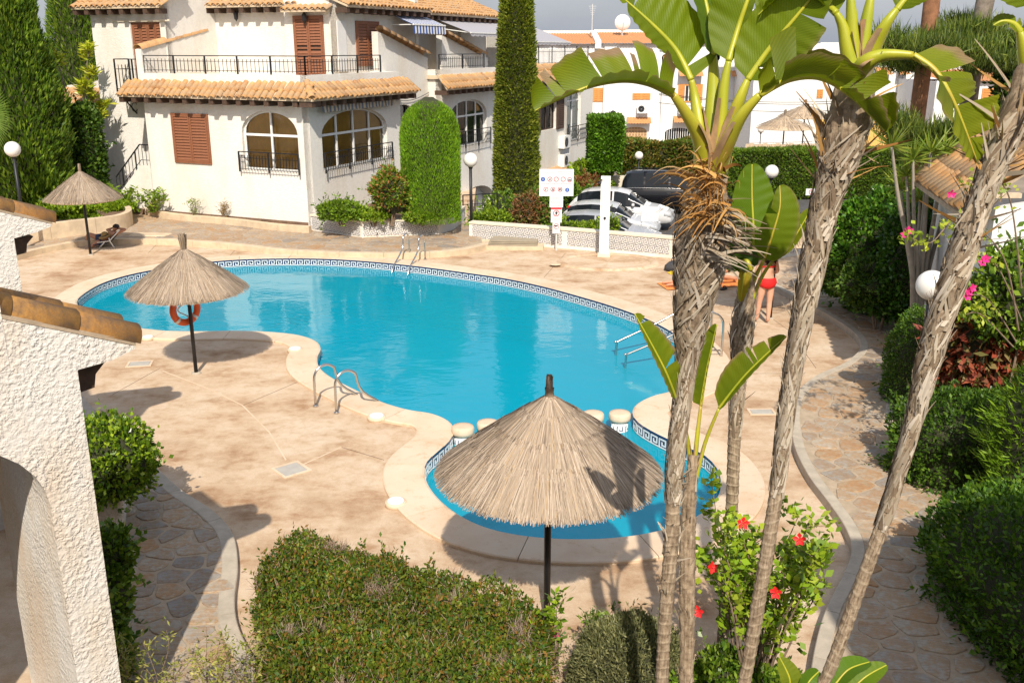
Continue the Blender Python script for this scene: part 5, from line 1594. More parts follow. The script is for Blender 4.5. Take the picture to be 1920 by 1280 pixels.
# ================================================================== CARS
def car(name, label, loc, rz, paint, L=4.3, W=1.78, Hh=1.5, kind='hatch'):
    root = thing(name, label, 'car', loc, rz, 'parked cars')
    hl = L / 2; k_ = Hh / 1.5; big = kind == 'van'
    # stations from tail to nose: (fraction, half width, underside, belt, roof)
    if big:
        S_ = [(0, .72, .45, .80, .82), (.008, .90, .36, .86, .90), (.02, .95, .34, .90, 1.15), (.05, .97, .32, .93, 1.42), (.09, .98, .30, .94, 1.48), (.2, 1, .28, .95, 1.50), (.4, 1, .28, .95, 1.50), (.56, 1, .28, .94, 1.47), (.64, 1, .28, .93, 1.30), (.715, .99, .28, .92, 1.0), (.75, .98, .28, .90, .93), (.86, .96, .30, .86, .88), (.95, .90, .34, .76, .77), (.985, .82, .36, .64, .65), (1, .62, .44, .56, .56)]
    else:
        S_ = [(0, .66, .45, .72, .74), (.015, .84, .36, .84, .87), (.06, .92, .32, .92, 1.10), (.13, .96, .30, .95, 1.36), (.19, .98, .28, .95, 1.44), (.33, 1, .27, .94, 1.50), (.48, 1, .27, .93, 1.48), (.57, 1, .27, .92, 1.40), (.65, 1, .27, .92, 1.18), (.725, .98, .27, .91, .96), (.76, .97, .27, .89, .91), (.86, .94, .29, .83, .85), (.945, .87, .33, .72, .73), (.985, .76, .36, .60, .61), (1, .55, .44, .52, .52)]
    A_ = np.array(S_); fr_ = np.unique(np.r_[np.linspace(0, 1, 64), A_[:, 0]])
    st_ = np.stack([fr_] + [np.interp(fr_, A_[:, 0], A_[:, j]) for j in range(1, 5)], 1)
    for j in range(1, 5):                                  # soften the kinks
        v_ = st_[:, j].copy(); v_[1:-1] = (v_[:-2] + 2 * v_[1:-1] + v_[2:]) / 4; st_[:, j] = v_
    P = []; nh = 9
    for f_, w_, z0, zb_, zr_ in st_:
        x = -hl + L * f_; hw = W / 2 * w_; z0, zb_, zr_ = z0 * .98, zb_ * k_, zr_ * k_; cb = max(0, zr_ - zb_); c_ = min(1, cb / .3)
        half = [(hw * .72, z0), (hw * .96, z0 + .07), (hw, z0 + (zb_ - z0) * .5), (hw * .975, zb_ - .05), (hw * (.93 - .02 * c_), zb_ + .012), (hw * (.84 - .05 * c_), zb_ + cb * .55 + .014), (hw * (.76 - .06 * c_), zb_ + cb * .93 + .016), (hw * .5, zb_ + cb + .022), (0, zb_ + cb + .032)]
        P += [(x, -y, z) for y, z in half] + [(x, y, z) for y, z in reversed(half[:-1])]
    m_ = 2 * nh - 1; n_ = len(st_); qb, qg = MB(), MB(); qb.v = list(P); qg.v = list(P)
    r0, r1 = (.03, .05) if big else (.05, .135); w0, w1 = (.60, .715) if big else (.595, .725); s0, s1 = (.035, .70) if big else (.10, .705)
    def bpill(f_): return any(abs(f_ - p_) < .008 for p_ in ((.22, .44) if big else (.43,)))
    for i in range(n_ - 1):
        fm = (st_[i, 0] + st_[i + 1, 0]) / 2
        for j in range(m_ - 1):
            jj = min(j, m_ - 2 - j)                         # 0 bottom .. 7 roof centre
            top = jj >= 6; side = jj in (4, 5)
            glass = (side and s0 < fm < s1 and not bpill(fm) and st_[i, 4] - st_[i, 3] > .06 and not (fm > s1 - .035 and jj == 5 and False)) or ((jj >= 5 and w0 < fm < w1) or (top and r0 < fm < r1))
            (qg if glass else qb).f.append((i * m_ + j, (i + 1) * m_ + j, (i + 1) * m_ + j + 1, i * m_ + j + 1)); (qg if glass else qb).m.append(0)
        qb.f.append((i * m_, i * m_ + m_ - 1, (i + 1) * m_ + m_ - 1, (i + 1) * m_)); qb.m.append(0)
    qb.f += [tuple(range(m_)), tuple((n_ - 1) * m_ + j for j in reversed(range(m_)))]; qb.m += [0, 0]
    qb.build('body', paint, root, True); qg.build('windows', 'car_glass', root, True)
    bh = .92 * k_; hw = W / 2 * .92; zb = bh; xb1 = -hl + L * .71
    # screen pillars and belt strip
    for s in (-1, 1):
        i_a = int(np.argmin(abs(st_[:, 0] - w0))); i_b = int(np.argmin(abs(st_[:, 0] - w1)))
        pts_ = [Vector(P[i * m_ + (5 if s < 0 else m_ - 6)]) + Vector((0, s * .004, .008)) for i in range(i_a, i_b + 1)]
        q = MB(); q.tube(pts_, .028, 6); q.build('screen_pillar', paint, root, True)
        q = MB(); q.tube([Vector(P[i * m_ + (4 if s < 0 else m_ - 5)]) + Vector((0, s * .012, 0)) for i in range(n_) if s0 < st_[i, 0] < s1], .012, 5); q.build('belt_strip', 'steel' if big else 'rubber', root, True)
        q = MB(); q.box((xb1 - .35, s * (hw + .10), zb + .10), (.13, .20, .14)); o = q.build('mirror', paint, root, True); bv = o.modifiers.new('b', 'BEVEL'); bv.width = .05; bv.segments = 3
        for x in (-.25, .65):
            q = MB(); q.box((x - .1, s * (W / 2 * .992), bh * .86), (.17, .03, .03)); q.build('door_handle', 'steel' if paint == 'black_paint' else paint, root)
        for x in (-L * .30, L * .31):
            w_ = link('wheel', None, root, (x, s * (W / 2 - .10), .33))
            q = MB(); q.lathe([(.20, -.1), (.31, -.1), (.33, -.06), (.33, .06), (.31, .1), (.20, .1)], 20); q.v = [(a, c, b_) for a, b_, c in q.v]; q.build('tyre', 'rubber', w_, True)
            q = MB(); q.lathe([(.20, -.105), (.205, .105)], 16); q.v = [(a, c, b_) for a, b_, c in q.v]; q.build('rim', 'aluminium', w_)
        q = MB(); q.box((-hl + .13, s * W * .40, bh * .84), (.22, .20, .20)); o = q.build('tail_light', 'red_lens', root, True); bv = o.modifiers.new('b', 'BEVEL'); bv.width = .05; bv.segments = 3
        q = MB(); q.box((hl * .90, s * W * .385, bh * .70), (.34, .16, .12), rz=-s * .35, ry=.25); o = q.build('headlight', 'lamp_lens', root, True); bv = o.modifiers.new('b', 'BEVEL'); bv.width = .04; bv.segments = 3
    q = MB(); q.box((hl * .985, 0, bh * .46), (.05, W * .42, .12)); q.build('grille', 'rubber', root)
    if big:
        for s in (-1, 1): q = MB(); q.bar((-hl + L * .1, s * W * .33, Hh * 1.0 + .035), (-hl + L * .55, s * W * .33, Hh * 1.0 + .035), .035); q.build('roof_rail', 'black_paint', root)
    return root
def car_at(name, label, px0, px1, Y, rz, paint, **kw):
    x = (V(px0, 400, Y).x + V(px1, 400, Y).x) / 2
    return car(name, label, (x, Y, PARK_Z + .004), R(rz), paint, **kw)
car_at('parked_car', 'nearest pale silver hatchback behind the notice board, only its upper half showing', 1026, 1244, 36.6, -14, 'silver_car_paint', L=4.35, Hh=1.47)
car_at('parked_car', 'middle pearl grey car between the nearest hatchback and the white crossover', 1052, 1236, 39.0, -14, 'pearl_car_paint', L=4.1, Hh=1.50)
car_at('parked_car', 'white crossover behind the two silver cars, side window and headlight showing', 1062, 1268, 41.6, -14, 'white_car_paint', L=4.55, Hh=1.68, kind='suv')
car_at('parked_van', 'large black people carrier beside the far hedge', 1160, 1370, 45.6, -8, 'black_paint', L=5.2, W=1.98, Hh=1.95, kind='van')
car_at('parked_car', 'silver grey car behind the right shrubs, by the palm trunk', 1630, 1760, 40, 6, 'silver_car_paint', L=4.3, Hh=1.45)

# ================================================================== FOLIAGE
def pn(P, s, seed=0):
    """cheap smooth noise, about -1..1"""
    r_ = np.random.default_rng(seed + 100); out = np.zeros(len(P))
    for k in range(5):
        d = r_.normal(size=3); d *= s * (1 + .6 * k) / np.linalg.norm(d)
        out += np.sin(P @ d + r_.uniform(0, 6.28)) / (1 + .5 * k)
    return out / 2.2

def leaves(P, Nn, L, W, seed, pal, wts=None, out=.6, up=.3, rnd_=.8, depth=.12, var=.2, tipw=.5):
    """one pointed quad for each leaf"""
    g_ = np.random.default_rng(seed); N = len(P)
    P = P - Nn * (g_.uniform(0, 1, (N, 1)) ** 2 * depth)
    d = Nn * out + g_.normal(size=(N, 3)) * rnd_ * .6 + np.array([0, 0, up])
    d /= np.linalg.norm(d, axis=1)[:, None]
    s = np.cross(d, g_.normal(size=(N, 3))); s /= np.linalg.norm(s, axis=1)[:, None] + 1e-9
    l = L * g_.uniform(.6, 1.35, (N, 1)); w = W * g_.uniform(.6, 1.3, (N, 1))
    V4 = np.stack([P, P + d * l * tipw + s * w * .5, P + d * l, P + d * l * tipw - s * w * .5], 1)
    pal = np.array(pal); c = pal[g_.choice(len(pal), N, p=wts)] * g_.uniform(1 - var, 1 + var, (N, 1)) * np.array([1.5, 1.38, 1.15]) * (1 + .22 * pn(P, 5.0 if L < .1 else 2.2, seed))[:, None]
    return V4.reshape(-1, 3), np.arange(N * 4).reshape(N, 4), np.repeat(c, 4, 0)

def leaf_obj(name, parent, sets, mat='leaf'):
    vs_, fs, cs, o = [], [], [], 0
    for v_, f_, c_ in sets:
        vs_.append(v_); fs.append(f_ + o); cs.append(c_); o += len(v_)
    return link(name, arr_mesh(name, np.vstack(vs_), np.vstack(fs), mat, np.vstack(cs)), parent)

def sph(N, seed, zmin=-1.0):
    g_ = np.random.default_rng(seed); z = g_.uniform(zmin, 1, N); a = g_.uniform(0, 2 * np.pi, N); r_ = np.sqrt(1 - z * z)
    return np.stack([r_ * np.cos(a), r_ * np.sin(a), z], 1)

def blob_pts(c, r_, N, seed, lump=.10, ls=3.0, zmin=-.3, sq=2.0):
    """lumpy (super)ellipsoid: points and normals"""
    D = sph(N, seed, zmin)
    if sq != 2.0:
        k = (np.abs(D) ** sq).sum(1) ** (-1 / sq); D2 = D * k[:, None]
    else: D2 = D
    rr__ = np.array(r_); k = 1 + lump * pn(D * 1.0, ls * 2.2, seed)
    P = D2 * rr__ * k[:, None] + np.array(c)
    n_ = D / rr__; n_ /= np.linalg.norm(n_, axis=1)[:, None]
    return P, n_

def core_blob(parent, c, r_, seed, lump=.1, ls=3.0, sq=2.0, k=.88, name='shade_core', mat='foliage_shade'):  # solid dark core: inner shade put into colour, blocks the view through
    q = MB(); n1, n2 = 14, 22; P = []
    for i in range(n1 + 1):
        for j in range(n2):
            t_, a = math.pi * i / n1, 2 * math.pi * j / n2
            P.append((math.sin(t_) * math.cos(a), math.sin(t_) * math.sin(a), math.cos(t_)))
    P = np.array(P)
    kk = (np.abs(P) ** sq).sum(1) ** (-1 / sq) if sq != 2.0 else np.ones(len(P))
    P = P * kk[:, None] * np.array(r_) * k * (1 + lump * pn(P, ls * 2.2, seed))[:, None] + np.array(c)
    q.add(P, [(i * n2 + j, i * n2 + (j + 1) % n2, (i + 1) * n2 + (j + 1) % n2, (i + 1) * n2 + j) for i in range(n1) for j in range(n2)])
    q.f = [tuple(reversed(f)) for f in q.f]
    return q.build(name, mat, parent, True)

G_DARK = [(.020, .052, .008), (.032, .078, .010), (.052, .110, .014), (.085, .15, .02)]
G_MID = [(.040, .092, .010), (.068, .135, .013), (.105, .185, .018), (.15, .235, .025)]
G_LIGHT = [(.10, .18, .012), (.16, .26, .018), (.23, .33, .028), (.075, .14, .012)]
G_OLIVE = [(.075, .092, .018), (.12, .125, .022), (.16, .155, .030), (.060, .080, .014), (.19, .13, .035)]
G_GREY = [(.11, .125, .065), (.15, .165, .085), (.075, .092, .042), (.20, .21, .11)]

def shrub(name, label, c, r_, N, L, W, pal, seed, cat='shrub', lump=.14, ls=3, mat='leaf', zmin=-.3, sq=2.0, depth=.14, up=.3, stem=True, group=None, wts=None, rnd__=.8, out=.6, ground=None):
    depth = max(depth, .2 * min(r_)); lump = lump * 1.25
    gz = c[2] - r_[2] * .9 if ground is None else ground
    root = thing(name, label, cat, (c[0], c[1], gz), 0, group)
    lc = (0, 0, c[2] - gz)
    P, n_ = blob_pts(lc, r_, N, seed, lump, ls, zmin, sq)
    g2 = np.random.default_rng(seed + 8); ns_ = max(10, N // 120); si = g2.integers(0, N, ns_); shp = np.repeat(P[si], 7, 0) + np.repeat(n_[si] + g2.normal(size=(ns_, 3)) * .4, 7, 0) * np.tile(np.linspace(0, min(.25, 2.2 * L), 7), ns_)[:, None]      # stray shoots
    leaf_obj('foliage', root, [leaves(P, n_, L, W, seed + 1, pal, wts, depth=depth, up=up, rnd_=rnd__, out=out, var=.28), leaves(shp, np.repeat(n_[si], 7, 0), L * 1.1, W * 1.1, seed + 3, pal, wts, depth=0, up=up, rnd_=1.2)], mat)
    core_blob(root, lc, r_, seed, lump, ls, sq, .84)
    if stem:
        q = MB()
        for k in range(4): q.tube([(.05 * math.cos(k * 1.7), .05 * math.sin(k * 1.7), 0), (r_[0] * .35 * math.cos(k * 1.7), r_[1] * .35 * math.sin(k * 1.7), lc[2])], [.025, .012], 6)
        q.build('stem', 'twig', root)
    return root

# ---- clipped hedge in the foreground
def poly_hedge(name, label, poly, z0, z1, N, L, W, pal, seed, wts=None, lump=.05, twigs=0, round_=.12, mat='leaf', sides=.45, depth=.10, up=.35):
    poly = np.array(poly)
    if poly_area(poly) < 0: poly = poly[::-1]
    ctr = poly.mean(0); root = thing(name, label, 'hedge', (ctr[0], ctr[1], z0)); g_ = np.random.default_rng(seed)
    P0 = resample(smooth_poly([tuple(p) for p in poly], 4), .12) - ctr
    xs = (P0[:, 0].min(), P0[:, 0].max()); ys = (P0[:, 1].min(), P0[:, 1].max())
    pts = []; pl = [tuple(p) for p in P0[::2]]
    nt = int(N * (1 - sides))
    while len(pts) < nt:
        x, y = g_.uniform(*xs), g_.uniform(*ys)
        if inside(pl, x, y): pts.append((x, y))
    T = np.array(pts)
    dd = np.min(np.linalg.norm(T[:, None, :] - P0[None, ::3, :], axis=2), axis=1)
    zt = (z1 - z0) - round_ * np.clip(1 - dd / round_, 0, 1) ** 2
    T3 = np.c_[T, zt]; T3[:, 2] += lump * pn(T3, 3.5, seed) + lump * .6 * pn(T3, 9, seed + 3); nT = np.tile([0, 0, 1.0], (len(T3), 1))
    ns = N - nt; i = g_.integers(0, len(P0), ns); tg = np.roll(P0, -1, 0) - P0; tg /= np.linalg.norm(tg, axis=1)[:, None]
    S2 = P0[i] + tg[i] * g_.uniform(0, .12, (ns, 1)); nS = np.c_[tg[i][:, 1], -tg[i][:, 0], np.full(ns, .15)]
    zz = g_.uniform(.02, 1, ns) * (z1 - z0 - round_ * .4); S3 = np.c_[S2, zz]; S3 += nS * (lump * pn(S3, 4, seed + 1) - .02)[:, None]
    A, Bn = np.vstack([T3, S3]), np.vstack([nT, nS])
    bare = pn(A, 5.5, seed + 9) + .5 * pn(A, 14, seed + 10); keep = (bare > -.95) | (g_.uniform(0, 1, len(A)) < .25)      # thin and bare patches
    sh_i = g_.integers(0, len(A), 420); sh = np.repeat(A[sh_i], 8, 0) + np.repeat(Bn[sh_i] + g_.normal(size=(420, 3)) * .35, 8, 0) * np.tile(np.linspace(.0, .11, 8), 420)[:, None]
    leaf_obj('foliage', root, [leaves(A[keep], Bn[keep], L, W, seed + 2, pal, wts, depth=depth, up=up, out=.5, rnd_=1.0, var=.3), leaves(sh, np.repeat(Bn[sh_i], 8, 0), L * 1.15, W * 1.1, seed + 4, pal, wts, depth=0, up=.2, out=.5, rnd_=1.3)], mat)
    q = MB(); ins = offset(P0[::2], -.10); q.prism([tuple(p) for p in ins], .02, z1 - z0 - .20); q.build('shade_core', 'foliage_shade', root)  # dark core painted as the hedge's shaded inside
    if twigs:
        i = np.r_[g_.integers(0, len(A), twigs // 2), g_.choice(np.where(bare < -.8)[0], twigs - twigs // 2)]; d = Bn[i] * .7 + g_.normal(size=(twigs, 3)) * .6; d /= np.linalg.norm(d, axis=1)[:, None]
        s = np.cross(d, g_.normal(size=(twigs, 3))); s /= np.linalg.norm(s, axis=1)[:, None]
        B0 = A[i] - Bn[i] * .06; l = g_.uniform(.06, .16, (twigs, 1)); w = .0032
        Vt = np.stack([B0 - s * w, B0 + s * w, B0 + d * l + s * w * .5, B0 + d * l - s * w * .5], 1).reshape(-1, 3)
        c = np.array([(.30, .22, .16), (.38, .30, .23), (.22, .15, .10)])[g_.choice(3, twigs)]
        link('twigs', arr_mesh('twigs', Vt, np.arange(twigs * 4).reshape(twigs, 4), 'fibre', np.repeat(c, 4, 0)), root)
    return root
hz = .72
hp = gp([(480, 1062), (520, 1022), (570, 1006), (640, 1018), (720, 1040), (810, 1068), (900, 1094), (985, 1118), (1022, 1150), (1022, 1215), (1010, 1300), (700, 1330), (545, 1320), (505, 1240), (482, 1140)], hz)
poly_hedge('clipped_hedge', 'broad clipped green hedge with dry twigs in front of the large parasol', hp, 0, hz, 62000, .040, .022, [(.060, .105, .010), (.095, .135, .014), (.130, .155, .018), (.035, .075, .010), (.17, .10, .025), (.030, .09, .015)], 11, [.22, .25, .16, .14, .16, .07], .085, 7500, .10, sides=.4)
# dry bare corner of the hedge: a patch of pale twigs belongs to that hedge's lower left side
# ---- rounded grey shrub and the hibiscus in front of the trunks
p = G(1180, 1318); shrub('round_shrub', 'rounded grey green shrub at the foot of the main trunk', (p.x, p.y, .30), (.54, .48, .50), 26000, .045, .012, G_GREY, 21, lump=.06, ls=2.5, up=.5, zmin=-.5, ground=0)

def branchy(name, label, cat, base, n_br, spread, height, seed, leafN, L, W, pal, flowers=0, fl_mat='hibiscus_red', lean=(0, 0), mat='leaf_gloss', br_r=.012, leaf_from=.35, stem_mat='twig', drop=0.0, group=None):
    rnd_ = random.Random(seed); g_ = np.random.default_rng(seed)
    root = thing(name, label, cat, base, 0, group)
    q = MB(); tips = []; pts = []
    for k in range(n_br):
        a = rnd_.uniform(0, 6.28); r_ = spread * math.sqrt(rnd_.uniform(.05, 1)); h = height * rnd_.uniform(.55, 1.0)
        e = Vector((r_ * math.cos(a) + lean[0], r_ * math.sin(a) + lean[1], h))
        P = [Vector((rnd_.uniform(-.05, .05), rnd_.uniform(-.05, .05), 0)), Vector((e.x * .30 + rnd_.uniform(-.06, .06), e.y * .30 + rnd_.uniform(-.06, .06), h * .45)), Vector((e.x * .7 + rnd_.uniform(-.06, .06), e.y * .7, h * .82)), e + Vector((0, 0, -drop * r_))]
        P = [Vector(v) for v in smooth_poly([tuple(v) for v in P], 5, False)]
        q.tube(P, list(np.linspace(br_r, br_r * .25, len(P))), 5)
        n0 = int(len(P) * leaf_from); pts += P[n0:]; tips.append(e)
        for j in range(3):
            i = rnd_.randrange(n0, len(P)); d = Vector((rnd_.uniform(-1, 1), rnd_.uniform(-1, 1), rnd_.uniform(.0, .8))).normalized() * spread * rnd_.uniform(.15, .35)
            q.tube([P[i], P[i] + d], [br_r * .35, br_r * .15], 4); pts += [P[i] + d * t_ for t_ in (.3, .5, .7, .85, 1.0)]
    q.build('branches', stem_mat, root)
    A = np.array([tuple(p) for p in pts]); i = g_.integers(0, len(A), leafN)
    B_ = A[i] + g_.normal(size=(leafN, 3)) * .035; n_ = g_.normal(size=(leafN, 3)); n_[:, 2] = np.abs(n_[:, 2]) * .3; n_ /= np.linalg.norm(n_, axis=1)[:, None]
    leaf_obj('foliage', root, [leaves(B_, n_, L, W, seed + 5, pal, None, out=1.0, up=.25, rnd_=.3, depth=0)], mat)
    return root, tips
def flower(parent, loc, d, size, mat, seed=0, name='flower'):
    r_ = random.Random(seed); d = Vector(d).normalized(); x = d.cross(Vector((.3, .2, 1))).normalized(); y = d.cross(x); q = MB()
    for k in range(5):
        a = 2 * math.pi * k / 5 + r_.uniform(-.2, .2); o = x * math.cos(a) + y * math.sin(a); s = d.cross(o)
        q.add([Vector(loc), Vector(loc) + o * size * .5 + d * size * .35 + s * size * .3, Vector(loc) + o * size * .85 + d * size * .45, Vector(loc) + o * size * .5 + d * size * .35 - s * size * .3], [(0, 1, 2, 3)])
    q.tube([Vector(loc), Vector(loc) + d * size * 1.0], [size * .06, size * .04], 5)
    return q.build(name, mat, parent)
HY = 6.9
hb = V(1415, 1330, HY)
hib, tips = branchy('hibiscus', 'yellow green hibiscus bush with red flowers among the leaning trunks', 'shrub', (hb.x, HY, 0), 34, .60, 1.95, 31, 3000, .075, .05, [(.14, .24, .015), (.19, .29, .02), (.09, .17, .012), (.23, .30, .03)], br_r=.013, leaf_from=.45)
for k, (x, y) in enumerate([(1500, 1010), (1333, 1063), (1310, 1145), (1455, 1110), (1392, 980), (1567, 1228)]):
    w_ = V(x, y, HY - .45 + .1 * (k % 3)); flower(hib, w_ - Vector((hb.x, HY, 0)), (random.uniform(-.6, .6), -.8, .3), .062, 'hibiscus_red', k)
p = V(1390, 1290, 6.75); shrub('low_shrub', 'dark glossy low shrub under the hibiscus', (p.x, 6.75, .26), (.62, .40, .40), 7000, .06, .035, G_MID, 33, lump=.2, mat='leaf_gloss', ground=0)
hb2, _ = branchy('young_hibiscus', 'young hibiscus shoot with a pink bud at the hedge end by the pole', 'shrub', tuple(G(1040, 1262)), 5, .22, .95, 37, 170, .08, .05, G_LIGHT, br_r=.008)
w_ = V(1040, 1190, G(1040, 1262).y); flower(hb2, (w_.x - hb2.location.x, w_.y - hb2.location.y, w_.z), (.3, -.4, .8), .07, 'bougainvillea_pink', 5, 'bud')
branchy('young_shoot', 'leafy upright shoot between the hedge and the round shrub', 'shrub', tuple(G(1130, 1240)), 5, .18, .62, 38, 200, .07, .03, G_MID, br_r=.008)
# sprigs at the bottom left edge
for k, (x, y) in enumerate([(262, 1300), (330, 1310), (420, 1305), (480, 1315)]):
    p = G(x, y)
    branchy('leafy_sprig', ['narrow leaved sprig at the bottom edge, leftmost of the row', 'narrow leaved sprig at the bottom edge, second from left', 'narrow leaved sprig at the bottom edge, third from left', 'narrow leaved sprig at the bottom edge by the hedge corner'][k], 'shrub', (p.x, p.y - .25, 0), 9, .30, .80, 60 + k, 420, .055, .014, [(.22, .25, .06), (.16, .20, .04), (.30, .30, .10)], br_r=.006, group='sprigs along the bottom edge', mat='leaf')
# left planter shrub and trailing ivy
p = G(205, 985, .08); pb = thing('white_planter', 'small white plastered planter block left of the stone path', 'planter', (p.x - .25, p.y + .05, 0), R(18))
q = MB(); q.box((0, 0, .35), (.8, .8, .7)); o = q.build('block', 'stucco_near', pb); o.modifiers.new('b', 'BEVEL').width = .03
q = MB(); q.box((0, 0, .705), (.68, .68, .012)); q.build('soil', 'soil', pb)
p2_ = V(196, 868, p.y + .1); shrub('leafy_shrub', 'glossy rounded shrub growing out of the white planter by the left path', (p2_.x, p2_.y, p2_.z), (.56, .55, .52), 7000, .06, .042, G_LIGHT + [(.05, .11, .01)], 41, lump=.16, ls=3.5, mat='leaf_gloss', zmin=-.7, ground=.6)
for k, (x, y, rx, rz, lab) in enumerate([(205, 1040, .20, .24, 'dark trailing ivy below the white planter'), (205, 1130, .17, .34, 'trailing ivy hanging beside the near wing wall'), (210, 1230, .16, .24, 'lowest trailing ivy tuft beside the near wing wall')]):
    p = V(x, y, 7.9 - .25 * k); shrub('trailing_ivy', lab, (p.x, p.y, p.z), (rx, .25, rz), 1800, .06, .045, G_MID, 43 + k, lump=.2, mat='leaf_gloss', zmin=-.9, stem=False, group='ivy beside the wing wall', ground=.08)

# ---- conifers
def conifer(name, label, foot, h, rad, N, pal, seed, prof=None, L=.16, W=.05, lump=.13, ls=7, up=1.0, depth=.3, trunk_r=.12, cat='cypress', taper_top=.25, group=None):
    prof = prof or (lambda t_: np.clip(np.minimum(1, .55 + t_ * 4) * np.sqrt(np.clip((1.02 - t_) / (1.02 - taper_top), 0, 1)) ** np.where(t_ > taper_top, 1, 0), 0, 1))
    g_ = np.random.default_rng(seed); root = thing(name, label, cat, tuple(foot), 0, group)
    t_ = g_.uniform(.02, 1, N) ** .92; a = g_.uniform(0, 6.283, N); r_ = rad * prof(t_)
    P = np.stack([np.cos(a), np.sin(a), t_ * h / rad * .8], 1)
    rl = r_ * (1 + lump * pn(P, ls, seed) + lump * .7 * pn(P, ls * 2.6, seed + 1)); A = np.stack([rl * np.cos(a), rl * np.sin(a), t_ * h], 1); n_ = np.stack([np.cos(a), np.sin(a), np.full(N, .2)], 1)
    leaf_obj('crown', root, [leaves(A, n_, L, W, seed + 2, pal, None, out=.7, up=up, rnd_=.5, depth=depth, tipw=.4)])
    q = MB(); q.lathe([(max(.02, rad * float(prof(np.array(k / 14))) * .78), .25 + k / 14 * h * .97) for k in range(15)], 16); q.build('shade_core', 'foliage_shade', root, True)  # dark core, colour stands for shade within the crown
    q = MB(); q.tube([(0, 0, 0), (0, 0, h * .5)], [trunk_r, trunk_r * .5], 8); q.build('trunk', 'bark_grey', root)
    return root
p = V(54, 400, 30.5); conifer('tall_cypress', 'huge bushy green cypress at the left edge', (p.x, 30.5, .3), 9.5, 1.42, 46000, G_MID[1:] + [(.045, .10, .012)], 51, L=.22, W=.06, lump=.16, ls=5, depth=.45)
p = V(0, 400, 32); conifer('tall_cypress', 'second dark cypress crown cut by the left frame edge', (p.x - .9, 33.5, .3), 9.0, 1.5, 16000, G_MID[:3], 52, L=.22, W=.06, lump=.16, ls=5, depth=.45)
p = V(172, 300, 40); conifer('tall_cypress', 'cypress behind the gap, left of the corner house', (p.x, 40, 0), 11, 1.25, 24000, G_MID, 53, L=.2, W=.055, lump=.14, ls=6)
# sparse ornamental tree with yellow leaves
p = V(148, 235, 33.0); yt, _ = branchy('young_tree', 'slender young tree with yellow green feathery leaves beside the house', 'tree', (p.x, 33.0, .3), 9, .75, 5.6, 54, 1500, .28, .06, [(.30, .36, .02), (.22, .30, .02), (.36, .38, .04)], br_r=.05, leaf_from=.8, stem_mat='bark_grey', lean=(.35, 0), drop=.25)
p = V(160, 280, 32.2); 
iv = shrub('wall_ivy', 'dark green climber against the left wall of the house', (p.x, 32.2, 2.0), (.50, .45, 1.6), 9000, .13, .09, G_DARK + [(.06, .12, .012)], 55, sq=5, lump=.08, zmin=-1, ground=.3)
for k, (x, y, rx, rz, lab) in enumerate([(96, 402, .9, .40, 'low leafy ground cover behind the cypress bed edge'), (192, 396, .45, .16, 'small leafy clump at the end of the cypress bed'), (60, 395, .8, .7, 'dark shrub at the foot of the huge cypress')]):
    p = G(x, y + 14, .5); shrub('ground_cover', lab, (p.x - (.3 if k == 1 else 0), p.y + (1.9 if k == 1 else .9), .55), (rx, .45, rz), 5000, .12, .08, G_LIGHT if k != 2 else G_MID, 56 + k, lump=.25, ground=.45)
# fan palm leaf tip at the left
fp = V(0, 215, 27.5); fpr = thing('fan_palm', 'fan palm leaves at the left frame edge before the cypress', 'palm', (fp.x - .6, 27.5, .4))
q = MB(); q.tube([(0, 0, 0), (0, 0, fp.z - .5)], [.16, .13], 10); q.build('trunk', 'bark_grey', fpr)
sets = []; g_ = np.random.default_rng(3); VV = []; 
for leaf_dir in ((.8, -.2, .35), (.75, -.3, -.15), (.3, -.5, .7), (-.5, -.3, .5)):
    d0 = Vector(leaf_dir).normalized(); c0 = Vector((0, 0, fp.z - .45)) + d0 * .35; s0 = d0.cross(Vector((0, 0, 1))).normalized(); n0 = s0.cross(d0)
    for k in range(26):
        a = R(-75 + 150 * k / 25); dd = d0 * math.cos(a) + n0 * math.sin(a); w_ = dd.cross(s0).normalized() * .02; tip = c0 + dd * .85 + Vector((0, 0, -.12 * abs(math.sin(a))))
        VV += [tuple(c0), tuple(c0 + dd * .45 + w_), tuple(tip), tuple(c0 + dd * .45 - w_)]
VV = np.array(VV); link('fronds', arr_mesh('fronds', VV, np.arange(len(VV)).reshape(-1, 4), 'leaf', np.repeat(np.array([(.12, .20, .03), (.17, .26, .05)])[g_.choice(2, len(VV) // 4)], 4, 0)), fpr)

# ---- around the house
cy = 34.0; p = V(968, 300, cy); w85 = (V(1008, 200, cy).x - V(926, 200, cy).x) / 2
col_prof = lambda t_: np.interp(t_, [0, .04, .15, .45, .8, 1.0], [.7, .95, 1.0, .94, .70, .48])
conifer('column_cypress', 'tall narrow clipped cypress column in front of the house bays', (p.x, cy, -.9), 9.4, w85 * 1.02, 46000, [(.10, .145, .012), (.14, .185, .016), (.07, .11, .012), (.19, .22, .03)], 61, prof=col_prof, L=.11, W=.045, lump=.07, ls=9, up=.3, depth=.22)
ty = G(807, 424, .5).y + .6; p = V(807, 300, ty); zt = V(807, 192, ty).z; w11 = (V(862, 300, ty).x - V(752, 300, ty).x) / 2
dome = lambda t_: np.where(t_ < .66, 1.0 - .05 * (.66 - t_), np.clip(1 - (np.abs(t_ - .66) / .345) ** 2.6, 0, 1) ** .5)
conifer('clipped_topiary', 'big bright green clipped topiary column with domed top', (p.x, ty, .45), zt - .45, w11, 42000, [(.10, .22, .010), (.14, .28, .014), (.075, .17, .010), (.18, .32, .02)], 62, prof=dome, L=.085, W=.022, lump=.018, ls=3, up=1.4, depth=.10, trunk_r=.1, cat='topiary')
def Yof(px, py, z): return G(px, py, z).y
